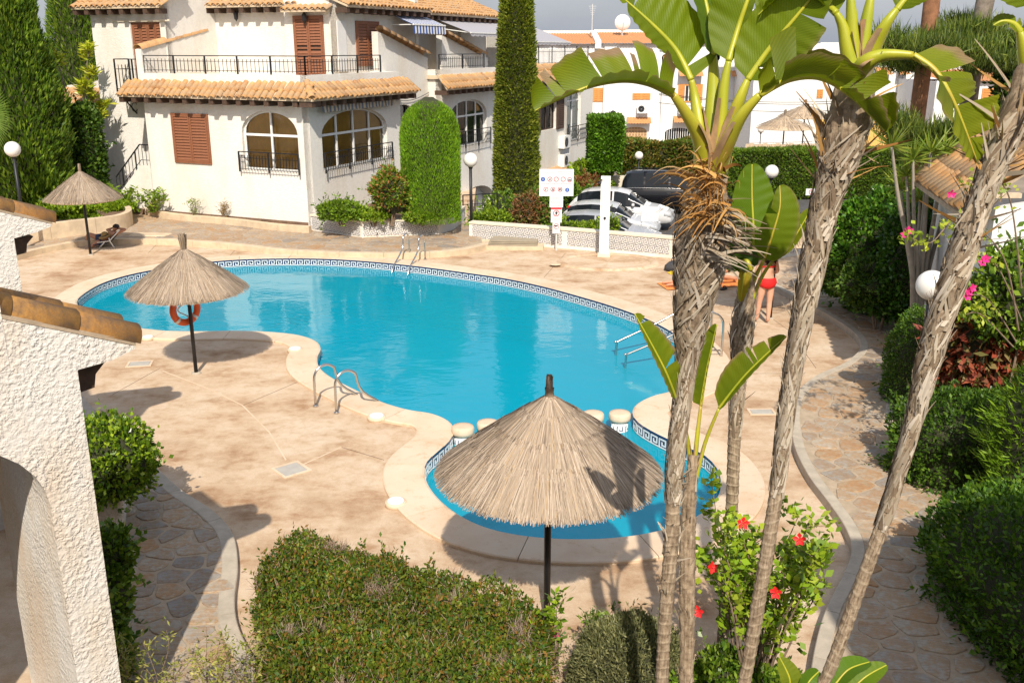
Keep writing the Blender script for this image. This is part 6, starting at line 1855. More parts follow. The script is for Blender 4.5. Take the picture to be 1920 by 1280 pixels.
for k, (x, y, z, r_, N, pal, lab) in enumerate([
        (640, 398, .70, (.62, .4, .30), 4200, G_LIGHT[:2] + G_MID[1:3], 'low leafy shrub at the left end of the tiled planter'),
        (732, 362, 1.15, (.52, .4, .66), 4600, G_MID[1:] + [(.28, .13, .05)], 'taller bush with reddish flower heads left of the topiary'),
        (700, 404, .62, (.45, .3, .16), 1800, G_LIGHT, 'low yellow green plants at the middle of the tiled planter'),
        (790, 406, .62, (.45, .3, .16), 1800, G_LIGHT, 'low yellow green plants under the topiary')]):
    Yk = Yof(x, 426, .5) + .25; p = V(x, y, Yk); shrub('planter_shrub', lab, (p.x, Yk, max(p.z, .56)), r_, N, .10, .05, pal, 63 + k, lump=.22, ls=3.5, ground=.5, zmin=-.6)
for k, (x, y, lab) in enumerate([(245, 372, 'leafy agapanthus clump at the foot of the outside stair'), (290, 376, 'yellow green leafy clump under the stair opening'), (325, 378, 'leafy clump left of the agapanthus under the shutters'), (365, 392, 'spiky agapanthus tuft below the closed shutters'), (420, 395, 'small dry tuft by the bare wall')]):
    p = G(x, y + 12, .34) if k > 2 else [house_pt(-7.75, -.75, .34), house_pt(-6.95, -.6, .34), house_pt(-6.0, -.5, .34)][k]; branchy('bed_plant', lab, 'plant', (p.x, p.y, .34), 10, .50 if k < 3 else .25, .75 if k < 3 else .55, 70 + k, 520 if k < 3 else 160, .16, .05 if k < 3 else .02, G_LIGHT if k < 4 else [(.25, .18, .08)], br_r=.008, leaf_from=.1, mat='leaf')
p = G(352, 398, .27); ag = thing('agapanthus', 'agapanthus flower head on a tall bare stalk before the white wall', 'plant', (p.x, p.y, .27)); q = MB(); q.tube([(0, 0, 0), (-.05, 0, .55), (-.14, 0, .98)], .010, 6); q.build('stalk', 'pale_stem', ag); shrub_pts, n_ = blob_pts((-.14, 0, 1.0), (.09, .09, .08), 120, 3, 0, 1, -1); leaf_obj('flower_head', ag, [leaves(shrub_pts, n_, .06, .02, 4, [(.16, .24, .06), (.22, .28, .10)], None, out=1, up=0, rnd_=.3, depth=.05)])
p = G(258, 386, .27); ag = thing('agapanthus', 'pale mauve agapanthus flower head before the stair wall', 'plant', (p.x, p.y, .27)); q = MB(); q.tube([(0, 0, 0), (-.05, 0, .55), (-.05, 0, .98)], .010, 6); q.build('stalk', 'pale_stem', ag); shrub_pts, n_ = blob_pts((-.05, 0, 1.0), (.13, .13, .11), 160, 3, 0, 1, -1); leaf_obj('flower_head', ag, [leaves(shrub_pts, n_, .08, .03, 4, [(.36, .36, .50), (.42, .42, .56)], None, out=1, up=0, rnd_=.3, depth=.05)])
# plants behind the long tiled wall
for k, (x, y, Yk, r_, pal, lab, zz) in enumerate([
        (945, 400, 33, (.75, .5, .62), G_MID, 'green bush at the foot of the column cypress', -.6),
        (988, 400, 31.5, (.42, .4, .60), [(.26, .13, .07), (.20, .10, .05), (.10, .13, .03)], 'dry reddish bush left of the notice board', -.6),
        (1015, 395, 31.8, (.45, .4, .62), G_MID, 'green bush behind the notice board', -.6),
        (1085, 428, 29.0, (1.0, .3, .17), G_LIGHT, 'low bright green plants on the tiled wall in front of the cars', .2),
        (920, 412, 30.0, (.55, .3, .24), G_LIGHT, 'yellow green plants beside the lamp behind the tiled wall', .2),
        (1148, 424, 28.9, (.16, .2, .26), G_LIGHT, 'small green sprig right of the shower post', .2),
        (1108, 338, 46, (1.0, .8, 1.0), G_LIGHT, 'climbing plant on the wall behind the white cars', PARK_Z),
        (1100, 362, 45, (.8, .6, .7), [(.30, .12, .07), (.18, .10, .04), (.12, .16, .03)], 'reddish shrub behind the white cars', PARK_Z),
        (1066, 368, 44, (.7, .6, .45), G_MID, 'low green shrub behind the notice board by the house end', PARK_Z)]):
    p = V(x, y, Yk); shrub('wall_plant', lab, (p.x, Yk, p.z), r_, 3200 if k not in (5,) else 500, .12 if Yk < 40 else .2, .05 if Yk < 40 else .1, pal, 80 + k, lump=.25, ls=3.5, ground=min(zz, p.z - r_[2] * .8), zmin=-.8)

# black rail by the steps under bay 2
rb = thing('step_railing', 'black iron railing between the topiary and the lamp post', 'railing', (0, 0, 0))
A, Bq = V(868, 372, 31.2), V(932, 372, 31.6); Bq2 = V(945, 385, 30.6)
railing(rb, [(A.x, A.y, -.1), (Bq.x, Bq.y, -.1), (Bq2.x, Bq2.y, -.2)], V(868, 366, 31.2).z + .1, .15, 1.2, name='rail_panel')

# ---- far hedges
def box_hedge(name, label, c, size, N, L, W, pal, seed, lump=.06, wts=None, cat='hedge', sq=8):
    root = thing(name, label, cat, (c[0], c[1], c[2] - size[2] / 2)); g_ = np.random.default_rng(seed)
    sx_, sy_, sz_ = size; ar = np.array([sx_ * sz_, sy_ * sz_, sy_ * sz_, sx_ * sy_]); f = g_.choice(4, N, p=ar / ar.sum())
    u, v = g_.uniform(-.5, .5, N), g_.uniform(-.5, .5, N); P = np.zeros((N, 3)); n_ = np.zeros((N, 3))
    for k in range(4):
        m_ = f == k
        if k == 0: P[m_] = np.stack([u[m_] * sx_, np.full(m_.sum(), -sy_ / 2), v[m_] * sz_], 1); n_[m_] = (0, -1, .1)
        if k in (1, 2): s = 1 if k == 1 else -1; P[m_] = np.stack([np.full(m_.sum(), s * sx_ / 2), u[m_] * sy_, v[m_] * sz_], 1); n_[m_] = (s, 0, .1)
        if k == 3: P[m_] = np.stack([u[m_] * sx_, v[m_] * sy_, np.full(m_.sum(), sz_ / 2)], 1); n_[m_] = (0, 0, 1)
    P += n_ * (lump * (pn(P, 2.2, seed) + .6 * pn(P, 6, seed + 1)))[:, None]; P[:, 2] += sz_ / 2
    leaf_obj('foliage', root, [leaves(P, n_, L, W, seed + 2, pal, wts, depth=.2, rnd_=.9)])
    q = MB(); q.box((0, 0, sz_ / 2 - .06), (sx_ - .24, sy_ - .24, sz_ - .16)); q.build('shade_core', 'foliage_shade', root)  # dark box in place of the shaded hedge interior
    return root
def hedge_px(name, label, px0, px1, ytop, ybot, Y, dep, N, L, W, pal, seed, **kw):
    x0, x1 = V(px0, ytop, Y).x, V(px1, ytop, Y).x; z1 = V(px0, ytop, Y).z; z0 = V(px0, ybot, Y).z
    return box_hedge(name, label, ((x0 + x1) / 2, Y + dep / 2, (z0 + z1) / 2), (x1 - x0, dep, z1 - z0), N, L, W, pal, seed, **kw)
hedge_px('far_hedge', 'long mixed green hedge behind the black people carrier', 1165, 1345, 268, 375, 51, 1.2, 16000, .2, .1, G_OLIVE + G_MID[:2], 91, lump=.16)
hedge_px('far_hedge', 'long clipped green hedge along the road right of the main trunk', 1335, 1725, 284, 372, 49.5, 1.6, 34000, .16, .07, G_MID[:3] + [(.10, .15, .015)], 92, lump=.07)
hedge_px('box_topiary', 'square clipped bright green topiary at the end of the house', 1110, 1168, 221, 322, 45, 1.6, 12000, .16, .09, [(.06, .15, .010), (.10, .21, .014), (.04, .10, .008)], 93, lump=.05)
q = MB(); p = V(1140, 345, 46.2); q.box((p.x, 46.2, -1.2), (4.2, .25, 1.7)); o = q.build('garden_wall', 'cream_paint'); tag(o, 'low cream garden wall under the square topiary', 'wall')
A = G(1470, 374, PARK_Z); q = MB(); q.box((A.x + 4.5, A.y + .6, PARK_Z + .12), (16, .35, .26)); o = struct(q.build('far_kerb', 'kerb_stone'), 'pale kerb along the far road edge')

# ================================================================== STRELITZIA TREES
def depth_of(P): return P.dot(_F) - _C.dot(_F)

def fib_trunk(parent, pts, seed, chev=.35, name='trunk', nr=520, ns=44, tone=1.0, rough=1.0):
    """pts: (px, py, width px, Y); lower part ringed with leaf scars, upper part wrapped in split leaf bases"""
    P = [V(x, y, Y) for x, y, w, Y in pts]
    base = P[0].copy(); base.z = 0.0
    if P[0].z > 0.02: P = [Vector((P[0].x * 1.0, P[0].y, 0.0))] + P; Wd = [pts[0][2]] + [p_[2] for p_ in pts]
    else: Wd = [p_[2] for p_ in pts]
    Rr = [w / 2 * depth_of(p_) / FPX for w, p_ in zip(Wd, P)]
    C4 = np.array([(*p_, r_) for p_, r_ in zip(P, Rr)])
    C4 = np.array(smooth_poly(C4, 10, False)); C4 = resample(C4, np.linalg.norm(np.diff(C4[:, :3], axis=0), axis=1).sum() / nr, False)
    n = len(C4); s = np.r_[0, np.cumsum(np.linalg.norm(np.diff(C4[:, :3], axis=0), axis=1))]; t_ = s / s[-1]
    th = np.linspace(0, 2 * np.pi, ns, endpoint=False)
    T = np.gradient(C4[:, :3], axis=0); T /= np.linalg.norm(T, axis=1)[:, None]
    X = np.cross(T, [0, 1, 0]); X /= np.linalg.norm(X, axis=1)[:, None]; Y_ = np.cross(T, X)
    C4[:, 3] *= .93 * np.clip(T[:, 2], .6, 1)
    g_ = np.random.default_rng(seed)
    TH, SS = np.meshgrid(th, s); TT = np.repeat(t_[:, None], ns, 1)
    wgt = np.clip((TT - (1 - chev)) / .12, 0, 1)
    wob = .06 * np.sin(SS * 9 + 1.3 * np.sin(TH + seed))
    ringp = ((SS / .075 + wob * 3 + .25 * np.sin(TH + seed)) % 1.0); ringd = .10 * (1 - ringp) ** 2 - .05 + .03 * np.sin(TH * 5 + SS * 13) * .5
    ch = ((SS / .16 + .95 * np.abs(((TH + .4) % np.pi) / np.pi * 2 - 1)) % 1.0); chd = .20 * ch ** 1.3 - .12 + .035 * np.sin(TH * 11 + SS * 6 + 3 * np.sin(SS * 4))
    D = ringd * (1 - wgt) + chd * wgt
    Pn = np.stack([np.cos(TH).ravel(), np.sin(TH).ravel(), SS.ravel() * 3], 1)
    D = D + rough * (.05 * pn(Pn, 3, seed) + .05 * pn(Pn, 9, seed + 1) + .04 * pn(Pn * np.array([4, 4, .6]), 6, seed + 5)).reshape(D.shape)
    rad = C4[:, 3][:, None] * (1 + D)
    Vv = C4[:, None, :3] + (np.cos(TH)[..., None] * X[:, None, :] + np.sin(TH)[..., None] * Y_[:, None, :]) * rad[..., None]
    i, k = np.meshgrid(np.arange(n - 1), np.arange(ns), indexing='ij'); k2 = (k + 1) % ns
    Fq = np.stack([i * ns + k, i * ns + k2, (i + 1) * ns + k2, (i + 1) * ns + k], -1).reshape(-1, 4)
    lo, mid, hi = np.array([.105, .075, .050]), np.array([.255, .195, .135]), np.array([.44, .36, .265])
    nz_ = (.5 + .5 * pn(Pn * np.array([6, 6, 1.0]), 7, seed + 7)); k_ = np.clip(.5 * nz_ + .35 * (.5 + .5 * pn(Pn, 14, seed + 9)) + .12, 0, 1)[:, None]
    scar = np.where(wgt.ravel() < .5, np.clip(1.3 - np.abs(ringp.ravel() - .12) * 9, 0, 1), 0)[:, None]
    col = np.where(k_ < .5, lo + (mid - lo) * k_ * 2, mid + (hi - mid) * (k_ * 2 - 1)); col = col * (1 - scar * .7) + hi * 1.05 * scar * .7
    o = link(name, arr_mesh(name, Vv.reshape(-1, 3), Fq, 'trunk_bark', np.clip(col * tone * 1.25, 0, 1), smooth=True), parent)
    return C4, X, Y_

def strips(parent, A, d0, d1, L, W, cols, seed, name, bend=.4, seg=5, mat='fibre'):
    """curved flat fibres: start A, initial dir d0, bending towards d1"""
    g_ = np.random.default_rng(seed); N = len(A); VV = np.zeros((N, (seg + 1) * 2, 3)); l = LSC * L * g_.uniform(.5, 1.3, (N, 1)); w = LSC * W * g_.uniform(.5, 1.5, (N, 1))
    p_ = A.copy(); side = np.cross(d0, g_.normal(size=(N, 3))); side /= np.linalg.norm(side, axis=1)[:, None] + 1e-9
    for k in range(seg + 1):
        f = k / seg; d = d0 * (1 - f * bend) + d1 * f * bend; d /= np.linalg.norm(d, axis=1)[:, None] + 1e-9
        ww = w * (1 - .8 * f)
        VV[:, 2 * k] = p_ - side * ww; VV[:, 2 * k + 1] = p_ + side * ww; p_ = p_ + d * l / seg
    q = [(2 * k, 2 * k + 1, 2 * k + 3, 2 * k + 2) for k in range(seg)]
    Fq = (np.arange(N)[:, None, None] * (seg + 1) * 2 + np.array(q)[None]).reshape(-1, 4)
    c = np.array(cols)[g_.choice(len(cols), N)] * g_.uniform(.75, 1.2, (N, 1))
    return link(name, arr_mesh(name, VV.reshape(-1, 3), Fq, mat, np.repeat(c, (seg + 1) * 2, 0)), parent)

FIB = [(.30, .235, .165), (.40, .33, .24), (.20, .145, .095), (.46, .39, .30)]
FIB_O = [(.40, .20, .055), (.50, .28, .09), (.30, .14, .04), (.36, .24, .12)]
def trunk_fibres(parent, C4, X, Y_, t0, t1, N, seed, L=.22, W=.006, cols=FIB, up=.9, outw=.35, name='loose_fibres'):
    g_ = np.random.default_rng(seed); n = len(C4); i = (g_.uniform(t0, t1, N) * (n - 1)).astype(int); a = g_.uniform(0, 6.283, N)
    o = np.cos(a)[:, None] * X[i] + np.sin(a)[:, None] * Y_[i]; A = C4[i, :3] + o * C4[i, 3][:, None] * 1.0
    d0 = o * outw * .4 + np.array([0, 0, up]) + g_.normal(size=(N, 3)) * .14; d0 /= np.linalg.norm(d0, axis=1)[:, None]
    d1 = o * .5 + np.array([0, 0, .3]) + g_.normal(size=(N, 3)) * .3
    return strips(parent, A, d0, d1, L, W, cols, seed + 1, name, .35)

def braid(parent, C4, X, Y_, t0, t1, N, seed, name='leaf_base_strips'):
    """flat split leaf bases wrapped round the trunk in a V pattern"""
    g_ = np.random.default_rng(seed); n = len(C4); seg = 6; VV = np.zeros((N, (seg + 1) * 2, 3)); ln = np.linalg.norm(np.diff(C4[:, :3], axis=0), axis=1).mean()
    i0 = g_.uniform(t0, t1, N) * (n - 1); a0 = g_.uniform(0, 6.283, N); sg = np.where(np.sin(a0 * 1.0 + .8) > 0, 1, -1) * g_.choice([1, 1, 1, -1], N); L = g_.uniform(.10, .26, N) * LSC; tw = g_.uniform(.25, .9, N); w = g_.uniform(.006, .016, N) * LSC; lift = g_.uniform(.0, .10, N)
    for k in range(seg + 1):
        f = k / seg; ii = np.clip(i0 + L * f / ln, 0, n - 1.001); j = ii.astype(int); fr_ = (ii - j)[:, None]
        c = C4[j] * (1 - fr_) + C4[np.minimum(j + 1, n - 1)] * fr_; a = a0 + sg * tw * f
        o = np.cos(a)[:, None] * X[j] + np.sin(a)[:, None] * Y_[j]; s_ = -np.sin(a)[:, None] * X[j] + np.cos(a)[:, None] * Y_[j]
        p_ = c[:, :3] + o * (c[:, 3] * (1.06 + lift * f + .04 * f))[:, None]; ww = (w * (1 - .75 * f ** 2))[:, None]
        VV[:, 2 * k] = p_ - s_ * ww; VV[:, 2 * k + 1] = p_ + s_ * ww + o * ww * .5
    Fq = (np.arange(N)[:, None, None] * (seg + 1) * 2 + np.array([(2 * k, 2 * k + 1, 2 * k + 3, 2 * k + 2) for k in range(seg)])[None]).reshape(-1, 4)
    cc = np.array(FIB + [(.52, .45, .36), (.34, .28, .21)])[g_.choice(6, N)] * g_.uniform(.85, 1.25, (N, 1))
    o = link(name, arr_mesh(name, VV.reshape(-1, 3), Fq, 'fibre', np.repeat(cc, (seg + 1) * 2, 0)), parent); o['kind'] = 'stuff'
    return o

m, t, b = new_mat('petiole')
n_ = noise(t, 3, 4, .6, mapping=(1, 1, .4)); r_ = ramp(t, n_.outputs['Fac'], [(.35, (.30, .34, .018)), (.55, (.44, .42, .03)), (.74, (.42, .27, .05))])
t.links.new(r_.outputs[0], b.inputs['Base Color']); b.inputs['Roughness'].default_value = .4
simple('dry_sheath', (.42, .27, .14), .8, var=.3, nscale=9)

def big_leaf(root, pet, rib, W, nrm, seed, tears=(5, 5), fold=.35, curl=.3, green=(.145, .205, .008), yellow=.25, dead=.15, pet_r=(.082, .026), lobes=1.0, tearw=.5, wl=1.0, wr=1.0, hook=0.0, name='leaf'):
    """pet: petiole points, rib: midrib points, W half width, nrm: face normal"""
    g_ = np.random.default_rng(seed); rnd_ = random.Random(seed)
    W = W * LSC; pet_r = (pet_r[0] * LSC, pet_r[1] * LSC)
    leaf = link(name, None, root)
    if pet:
        q = MB(); P = [Vector(v) for v in smooth_poly([tuple(v) for v in pet + [rib[0]]], 6, False)]
        q.tube(P, list(np.linspace(pet_r[0], pet_r[1], len(P))), 8, squash=.8); q.build('petiole', 'petiole', leaf, True)
        n2 = max(2, len(P) * 6 // 10); q = MB()
        sd = (P[1] - P[0]).cross(Vector((0, 1, 0))).normalized(); sgn = -1 if rib[-1].x < rib[0].x else 1
        q.add([v for i in range(n2) for v in (P[i] + sd * sgn * (pet_r[0] * 1.0 * (1 - i / n2 * .5)) + Vector((0, -.02, 0)), P[i] + sd * sgn * (pet_r[0] * .35) + Vector((0, -pet_r[0] * .9, 0)))], [(2 * i, 2 * i + 1, 2 * i + 3, 2 * i + 2) for i in range(n2 - 1)])
        q.build('sheath_edge', 'dry_sheath', leaf, True)
    C = np.array(smooth_poly([tuple(v) for v in rib], 10, False)); C = resample(C, np.linalg.norm(np.diff(C, axis=0), axis=1).sum() / 60, False); n = len(C)
    T = np.gradient(C, axis=0); T /= np.linalg.norm(T, axis=1)[:, None]; N0 = np.array(nrm, float); N0 /= np.linalg.norm(N0)
    S = np.cross(T, N0); S /= np.linalg.norm(S, axis=1)[:, None] + 1e-9; Nn = np.cross(S, T)
    q = MB(); q.tube([Vector(c) for c in C], list(np.linspace(pet_r[1], .004, n)), 6); q.build('midrib', 'petiole', leaf, True)
    sa = np.linspace(0, 1, n); wprof = W * np.clip(np.sin(np.pi * np.clip(sa * .94 + .05, 0, 1) ** .80), 0, 1) ** .55
    Lr = np.linalg.norm(np.diff(C, axis=0), axis=1).sum()
    VV, FF, CC, UU, off = [], [], [], [], 0; nw = 7
    for side in (-1, 1):
        k = tears[0] if side < 0 else tears[1]; ws = wl if side < 0 else wr
        cuts = [0.0] + sorted(rnd_.uniform(.08, .95) for _ in range(k)) + [1.0]
        for c0, c1 in zip(cuts[:-1], cuts[1:]):
            if c1 - c0 < .02: continue
            m_ = max(4, int((c1 - c0) * 44)); ss = np.linspace(c0, c1, m_); tt = np.linspace(0, 1, nw)
            dcurl = rnd_.gauss(0, .35) * lobes if k else 0; dang = rnd_.gauss(0, .22) * lobes if k else 0; slant = rnd_.uniform(.15, .40); ln = rnd_.uniform(1 - .3 * lobes, 1.05) if k else 1.0
            SSg, TTg = np.meshgrid(ss, tt, indexing='ij'); mid = (c0 + c1) / 2
            se = mid + (SSg - mid) * (1 - tearw * TTg ** 1.2 * (0 if k == 0 else .35 if c1 - c0 > .15 else .6))
            ip = lambda A: np.stack([np.interp(se.ravel(), sa, A[:, j]) for j in range(3)], 1).reshape(*se.shape, 3)
            c_, t3, s3, n3 = ip(C), ip(T), ip(S), ip(Nn); w_ = np.interp(se.ravel(), sa, wprof).reshape(se.shape) * ln * ws
            ang = fold + dang * TTg + (curl + dcurl) * TTg ** 1.6
            # integrate outwards so that width is kept while the blade bends
            pos = c_.copy(); out = np.zeros_like(c_)
            for j in range(1, nw):
                am = (ang[:, j] + ang[:, j - 1]) / 2 + hook * tt[j] ** 2; dr = side * s3[:, j] * np.cos(am)[:, None] + n3[:, j] * np.sin(am)[:, None] + t3[:, j] * slant
                out[:, j] = out[:, j - 1] + dr * (w_[:, j] * (tt[j] - tt[j - 1]))[:, None]
            pos = pos + out
            pos += n3 * (.012 * np.sin(SSg * 60 + seed) * TTg * W * 2)[..., None]
            VV.append(pos.reshape(-1, 3))
            i, j = np.meshgrid(np.arange(m_ - 1), np.arange(nw - 1), indexing='ij'); FF.append(np.stack([i * nw + j, i * nw + j + 1, (i + 1) * nw + j + 1, (i + 1) * nw + j], -1).reshape(-1, 4) + off); off += m_ * nw
            gcol = np.array(green) * rnd_.uniform(.85, 1.2); yl = np.array([.34, .33, .02]); br = np.array([.33, .22, .13])
            fy = np.clip(yellow * (TTg ** 2 + .25 * np.sin(SSg * 17 + seed)) + (rnd_.uniform(-.1, .25) * yellow * 2), 0, 1)[..., None]
            fd = np.clip((TTg - (1 - dead * rnd_.uniform(0, 1.2))) * 12, 0, 1)[..., None] * (1 if rnd_.random() < .75 else 0)
            cc = gcol * (1 - fy) + yl * fy; cc = cc * (1 - fd) + br * fd; CC.append(cc.reshape(-1, 3)); UU.append(np.stack([SSg * Lr / 3, TTg], -1).reshape(-1, 2))
    me = arr_mesh('blade', np.vstack(VV), np.vstack(FF), 'strelitzia_leaf', np.vstack(CC), np.vstack(UU), True)
    link('blade', me, leaf)
    return leaf

def vp(L, Y): # list of (px,py[,dY]) -> points
    return [V(a[0], a[1], Y + (a[2] if len(a) > 2 else 0)) for a in L]

YA = 5.75; LSC = YA / 7.1
tA = thing('strelitzia_tree', 'tall white bird of paradise tree with the main fan of broad leaves', 'tree', (0, 0, 0))
C4, X, Y_ = fib_trunk(tA, [(1238, 1330, 26, YA), (1246, 1180, 27, YA), (1260, 1000, 29, YA), (1266, 860, 33, YA), (1283, 720, 35, YA), (1294, 620, 58, YA), (1310, 500, 94, YA), (1316, 420, 98, YA), (1328, 330, 76, YA)], 3, .46)
braid(tA, C4, X, Y_, .55, .93, 620, 201); trunk_fibres(tA, C4, X, Y_, .66, .95, 170, 5, .14, .006)
trunk_fibres(tA, C4, X, Y_, .40, .62, 60, 6, .12, .012, FIB, .4, .5, 'peeling_bark')
g_ = np.random.default_rng(8); cT = V(1320, 345, YA)
A = np.array([tuple(cT + Vector((g_.uniform(-.10, .12), g_.uniform(-.25, .0), g_.uniform(-.22, .12)))) for _ in range(150)])
d0 = np.stack([g_.uniform(-.9, .35, 150), g_.uniform(-.7, 0, 150), g_.uniform(-.1, .9, 150)], 1); d0 /= np.linalg.norm(d0, axis=1)[:, None]
strips(tA, A, d0, np.tile([-.35, -.2, -.9], (150, 1)), .34, .011, FIB_O, 9, 'dead_leaf_fibres', .75, 6)
A = np.array([tuple(cT + Vector((g_.uniform(-.02, .14), g_.uniform(-.2, .0), g_.uniform(-.45, -.05)))) for _ in range(70)])
strips(tA, A, np.stack([g_.uniform(.2, 1, 70), g_.uniform(-.5, 0, 70), g_.uniform(-.5, .3, 70)], 1), np.tile([.5, -.1, -.7], (70, 1)), .30, .014, FIB, 10, 'dead_leaf_stubs', .4, 5)
big_leaf(tA, vp([(1318, 330), (1316, 270, -.1), (1288, 215, -.2)], YA), vp([(1262, 178, -.25), (1215, 157, -.3), (1160, 152, -.35), (1090, 168, -.4), (1003, 208, -.45)], YA), .36, (-.1, -.45, .9), 21, (3, 6), .70, .25, yellow=.40, dead=.35, lobes=1.4, wl=.62)
big_leaf(tA, vp([(1324, 325), (1312, 240, .0), (1303, 185, .05)], YA), vp([(1296, 150, .05), (1268, 95, .1), (1222, 45, .1), (1163, -8, .1)], YA), .36, (.35, -.85, .25), 22, (1, 2), .15, .2, yellow=.12, dead=.1, wl=.42, lobes=.6)
big_leaf(tA, vp([(1332, 325), (1336, 230, .1), (1338, 150, .15)], YA), vp([(1337, 105, .15), (1330, 40, .2), (1318, -20, .25), (1300, -130, .3)], YA), .20, (.55, -.8, 0), 23, (0, 0), .3, .1, green=(.095, .165, .008), yellow=.05, dead=0)
big_leaf(tA, vp([(1338, 325), (1350, 240, .0), (1358, 160, .0)], YA), vp([(1366, 115, .0), (1385, 50, .05), (1402, 0, .05), (1440, -110, .1)], YA), .24, (-.35, -.9, .1), 24, (0, 0), .2, .1, yellow=.05, dead=0, wr=.25)
big_leaf(tA, vp([(1346, 325), (1368, 240, -.05), (1388, 185, -.1)], YA), vp([(1402, 150, -.1), (1440, 95, -.1), (1490, 35, -.15), (1560, -50, -.2)], YA), .26, (-.45, -.8, .35), 25, (0, 2), .15, .25, yellow=.10, dead=.05, lobes=.6)
big_leaf(tA, vp([(1340, 322), (1366, 262, -.15), (1392, 215, -.25)], YA), vp([(1425, 178, -.3), (1480, 150, -.35), (1540, 148, -.4), (1600, 185, -.42), (1662, 248, -.45)], YA), .36, (.1, -.5, .85), 26, (7, 5), .80, .2, green=(.155, .205, .008), yellow=.30, dead=.15, lobes=1.6, wr=.75, hook=.6)

# B: young plant beside the main trunk
YB_ = 5.95
tB = thing('strelitzia_sapling', 'slim pale trunk with a few short upright leaves just right of the main trunk', 'tree', (0, 0, 0))
C4, X, Y_ = fib_trunk(tB, [(1285, 1330, 26, YB_), (1288, 1180, 30, YB_), (1288, 1040, 33, YB_), (1292, 940, 28, YB_), (1300, 850, 20, YB_)], 13, .8, tone=1.15, nr=260, ns=30)
trunk_fibres(tB, C4, X, Y_, .35, .98, 50, 15, .13, .007)
big_leaf(tB, vp([(1296, 900), (1290, 830)], YB_), vp([(1272, 760, -.2), (1245, 690, -.3), (1190, 588, -.3)], YB_), .17, (.75, -.6, .2), 31, (1, 3), .25, .2, yellow=.35, dead=.15, wl=.5, pet_r=(.03, .014))
big_leaf(tB, vp([(1300, 900), (1306, 830)], YB_), vp([(1314, 760, .05), (1326, 690, .05), (1344, 608, .05)], YB_), .13, (-.8, -.55, .1), 32, (0, 1), .45, .1, yellow=.25, dead=.05, pet_r=(.03, .014), wr=.3)
big_leaf(tB, vp([(1304, 900), (1322, 830)], YB_), vp([(1348, 765, -.05), (1400, 700, -.1), (1474, 630, -.15)], YB_), .16, (-.5, -.6, .6), 33, (3, 0), .3, .2, yellow=.25, dead=.1, pet_r=(.026, .013), wr=.35)

# C: slender trunk with the upright paddle leaves
YC = 7.6; LSC = YC / 8.6
tC = thing('strelitzia_tree', 'slender strelitzia trunk topped by upright paddle leaves before the standing woman', 'tree', (0, 0, 0))
C4, X, Y_ = fib_trunk(tC, [(1352, 1240, 22, YC), (1362, 1100, 24, YC), (1372, 950, 25, YC), (1378, 800, 25, YC), (1386, 690, 30, YC), (1391, 620, 42, YC), (1397, 560, 36, YC), (1405, 510, 22, YC)], 23, .32)
braid(tC, C4, X, Y_, .62, .92, 160, 204); trunk_fibres(tC, C4, X, Y_, .70, .96, 70, 25, .15, .008)
big_leaf(tC, vp([(1398, 580), (1404, 530)], YC), vp([(1410, 492), (1413, 440), (1410, 370, .05), (1410, 308, .1)], YC), .215, (.05, -.95, .25), 41, (0, 0), .12, .15, green=(.115, .20, .008), yellow=.05, dead=.0, pet_r=(.04, .016))
big_leaf(tC, vp([(1400, 580), (1412, 530)], YC), vp([(1432, 488, -.1), (1448, 440, -.15), (1462, 390, -.15), (1462, 348, -.1)], YC), .20, (-.15, -.95, .2), 42, (1, 0), .15, .2, yellow=.12, dead=.04, pet_r=(.035, .014), wl=.7)
big_leaf(tC, vp([(1400, 585), (1428, 520)], YC), vp([(1452, 485, -.1), (1486, 450, -.1), (1522, 390, -.1)], YC), .10, (-.6, -.7, .3), 43, (0, 1), .5, .3, yellow=.35, dead=.05, pet_r=(.03, .012))
big_leaf(tC, [], vp([(1408, 505, -.1), (1400, 490, -.1), (1376, 480, .05), (1356, 430, .1)], YC), .14, (.3, -.9, -.1), 44, (0, 0), .1, .1, green=(.06, .13, .01), yellow=.05, dead=0)
big_leaf(tC, [], vp([(1404, 475, -.05), (1394, 520, -.1), (1388, 565, -.1)], YC), .07, (.2, -.95, .1), 45, (0, 0), .3, .3, green=(.40, .27, .02), yellow=.9, dead=0, name='yellow_leaf')

# D: leaning trunk right of centre
YD = 5.5; LSC = YD / 6.75
tD = thing('strelitzia_tree', 'second tall strelitzia trunk leaning right with its crown at the top edge', 'tree', (0, 0, 0))
C4, X, Y_ = fib_trunk(tD, [(1388, 1340, 26, YD), (1410, 1200, 26, YD), (1434, 1060, 28, YD), (1456, 920, 28, YD), (1476, 760, 31, YD), (1496, 640, 36, YD), (1523, 500, 46, YD), (1548, 380, 54, YD), (1574, 290, 76, YD), (1594, 210, 84, YD), (1606, 140, 56, YD)], 33, .46)
braid(tD, C4, X, Y_, .52, .93, 620, 202); trunk_fibres(tD, C4, X, Y_, .62, .97, 190, 35, .14, .006)
trunk_fibres(tD, C4, X, Y_, .88, .99, 60, 36, .30, .012, FIB_O + FIB, .3, .6, 'dead_leaf_fibres')
big_leaf(tD, vp([(1606, 150), (1622, 120, -.15), (1655, 104, -.2)], YD), vp([(1712, 104, -.25), (1752, 132, -.3), (1782, 180, -.35), (1808, 240, -.35), (1832, 304, -.35)], YD), .34, (.4, -.55, .6), 51, (4, 4), .35, -.1, yellow=.35, dead=.35, lobes=.9, green=(.155, .20, .008))
big_leaf(tD, vp([(1600, 150), (1588, 90), (1580, 50)], YD), vp([(1568, 25), (1530, -5, .1), (1470, -10, .15), (1420, 30, .2)], YD), .20, (0, -.4, .9), 52, (1, 2), .3, .2, yellow=.08, dead=0)
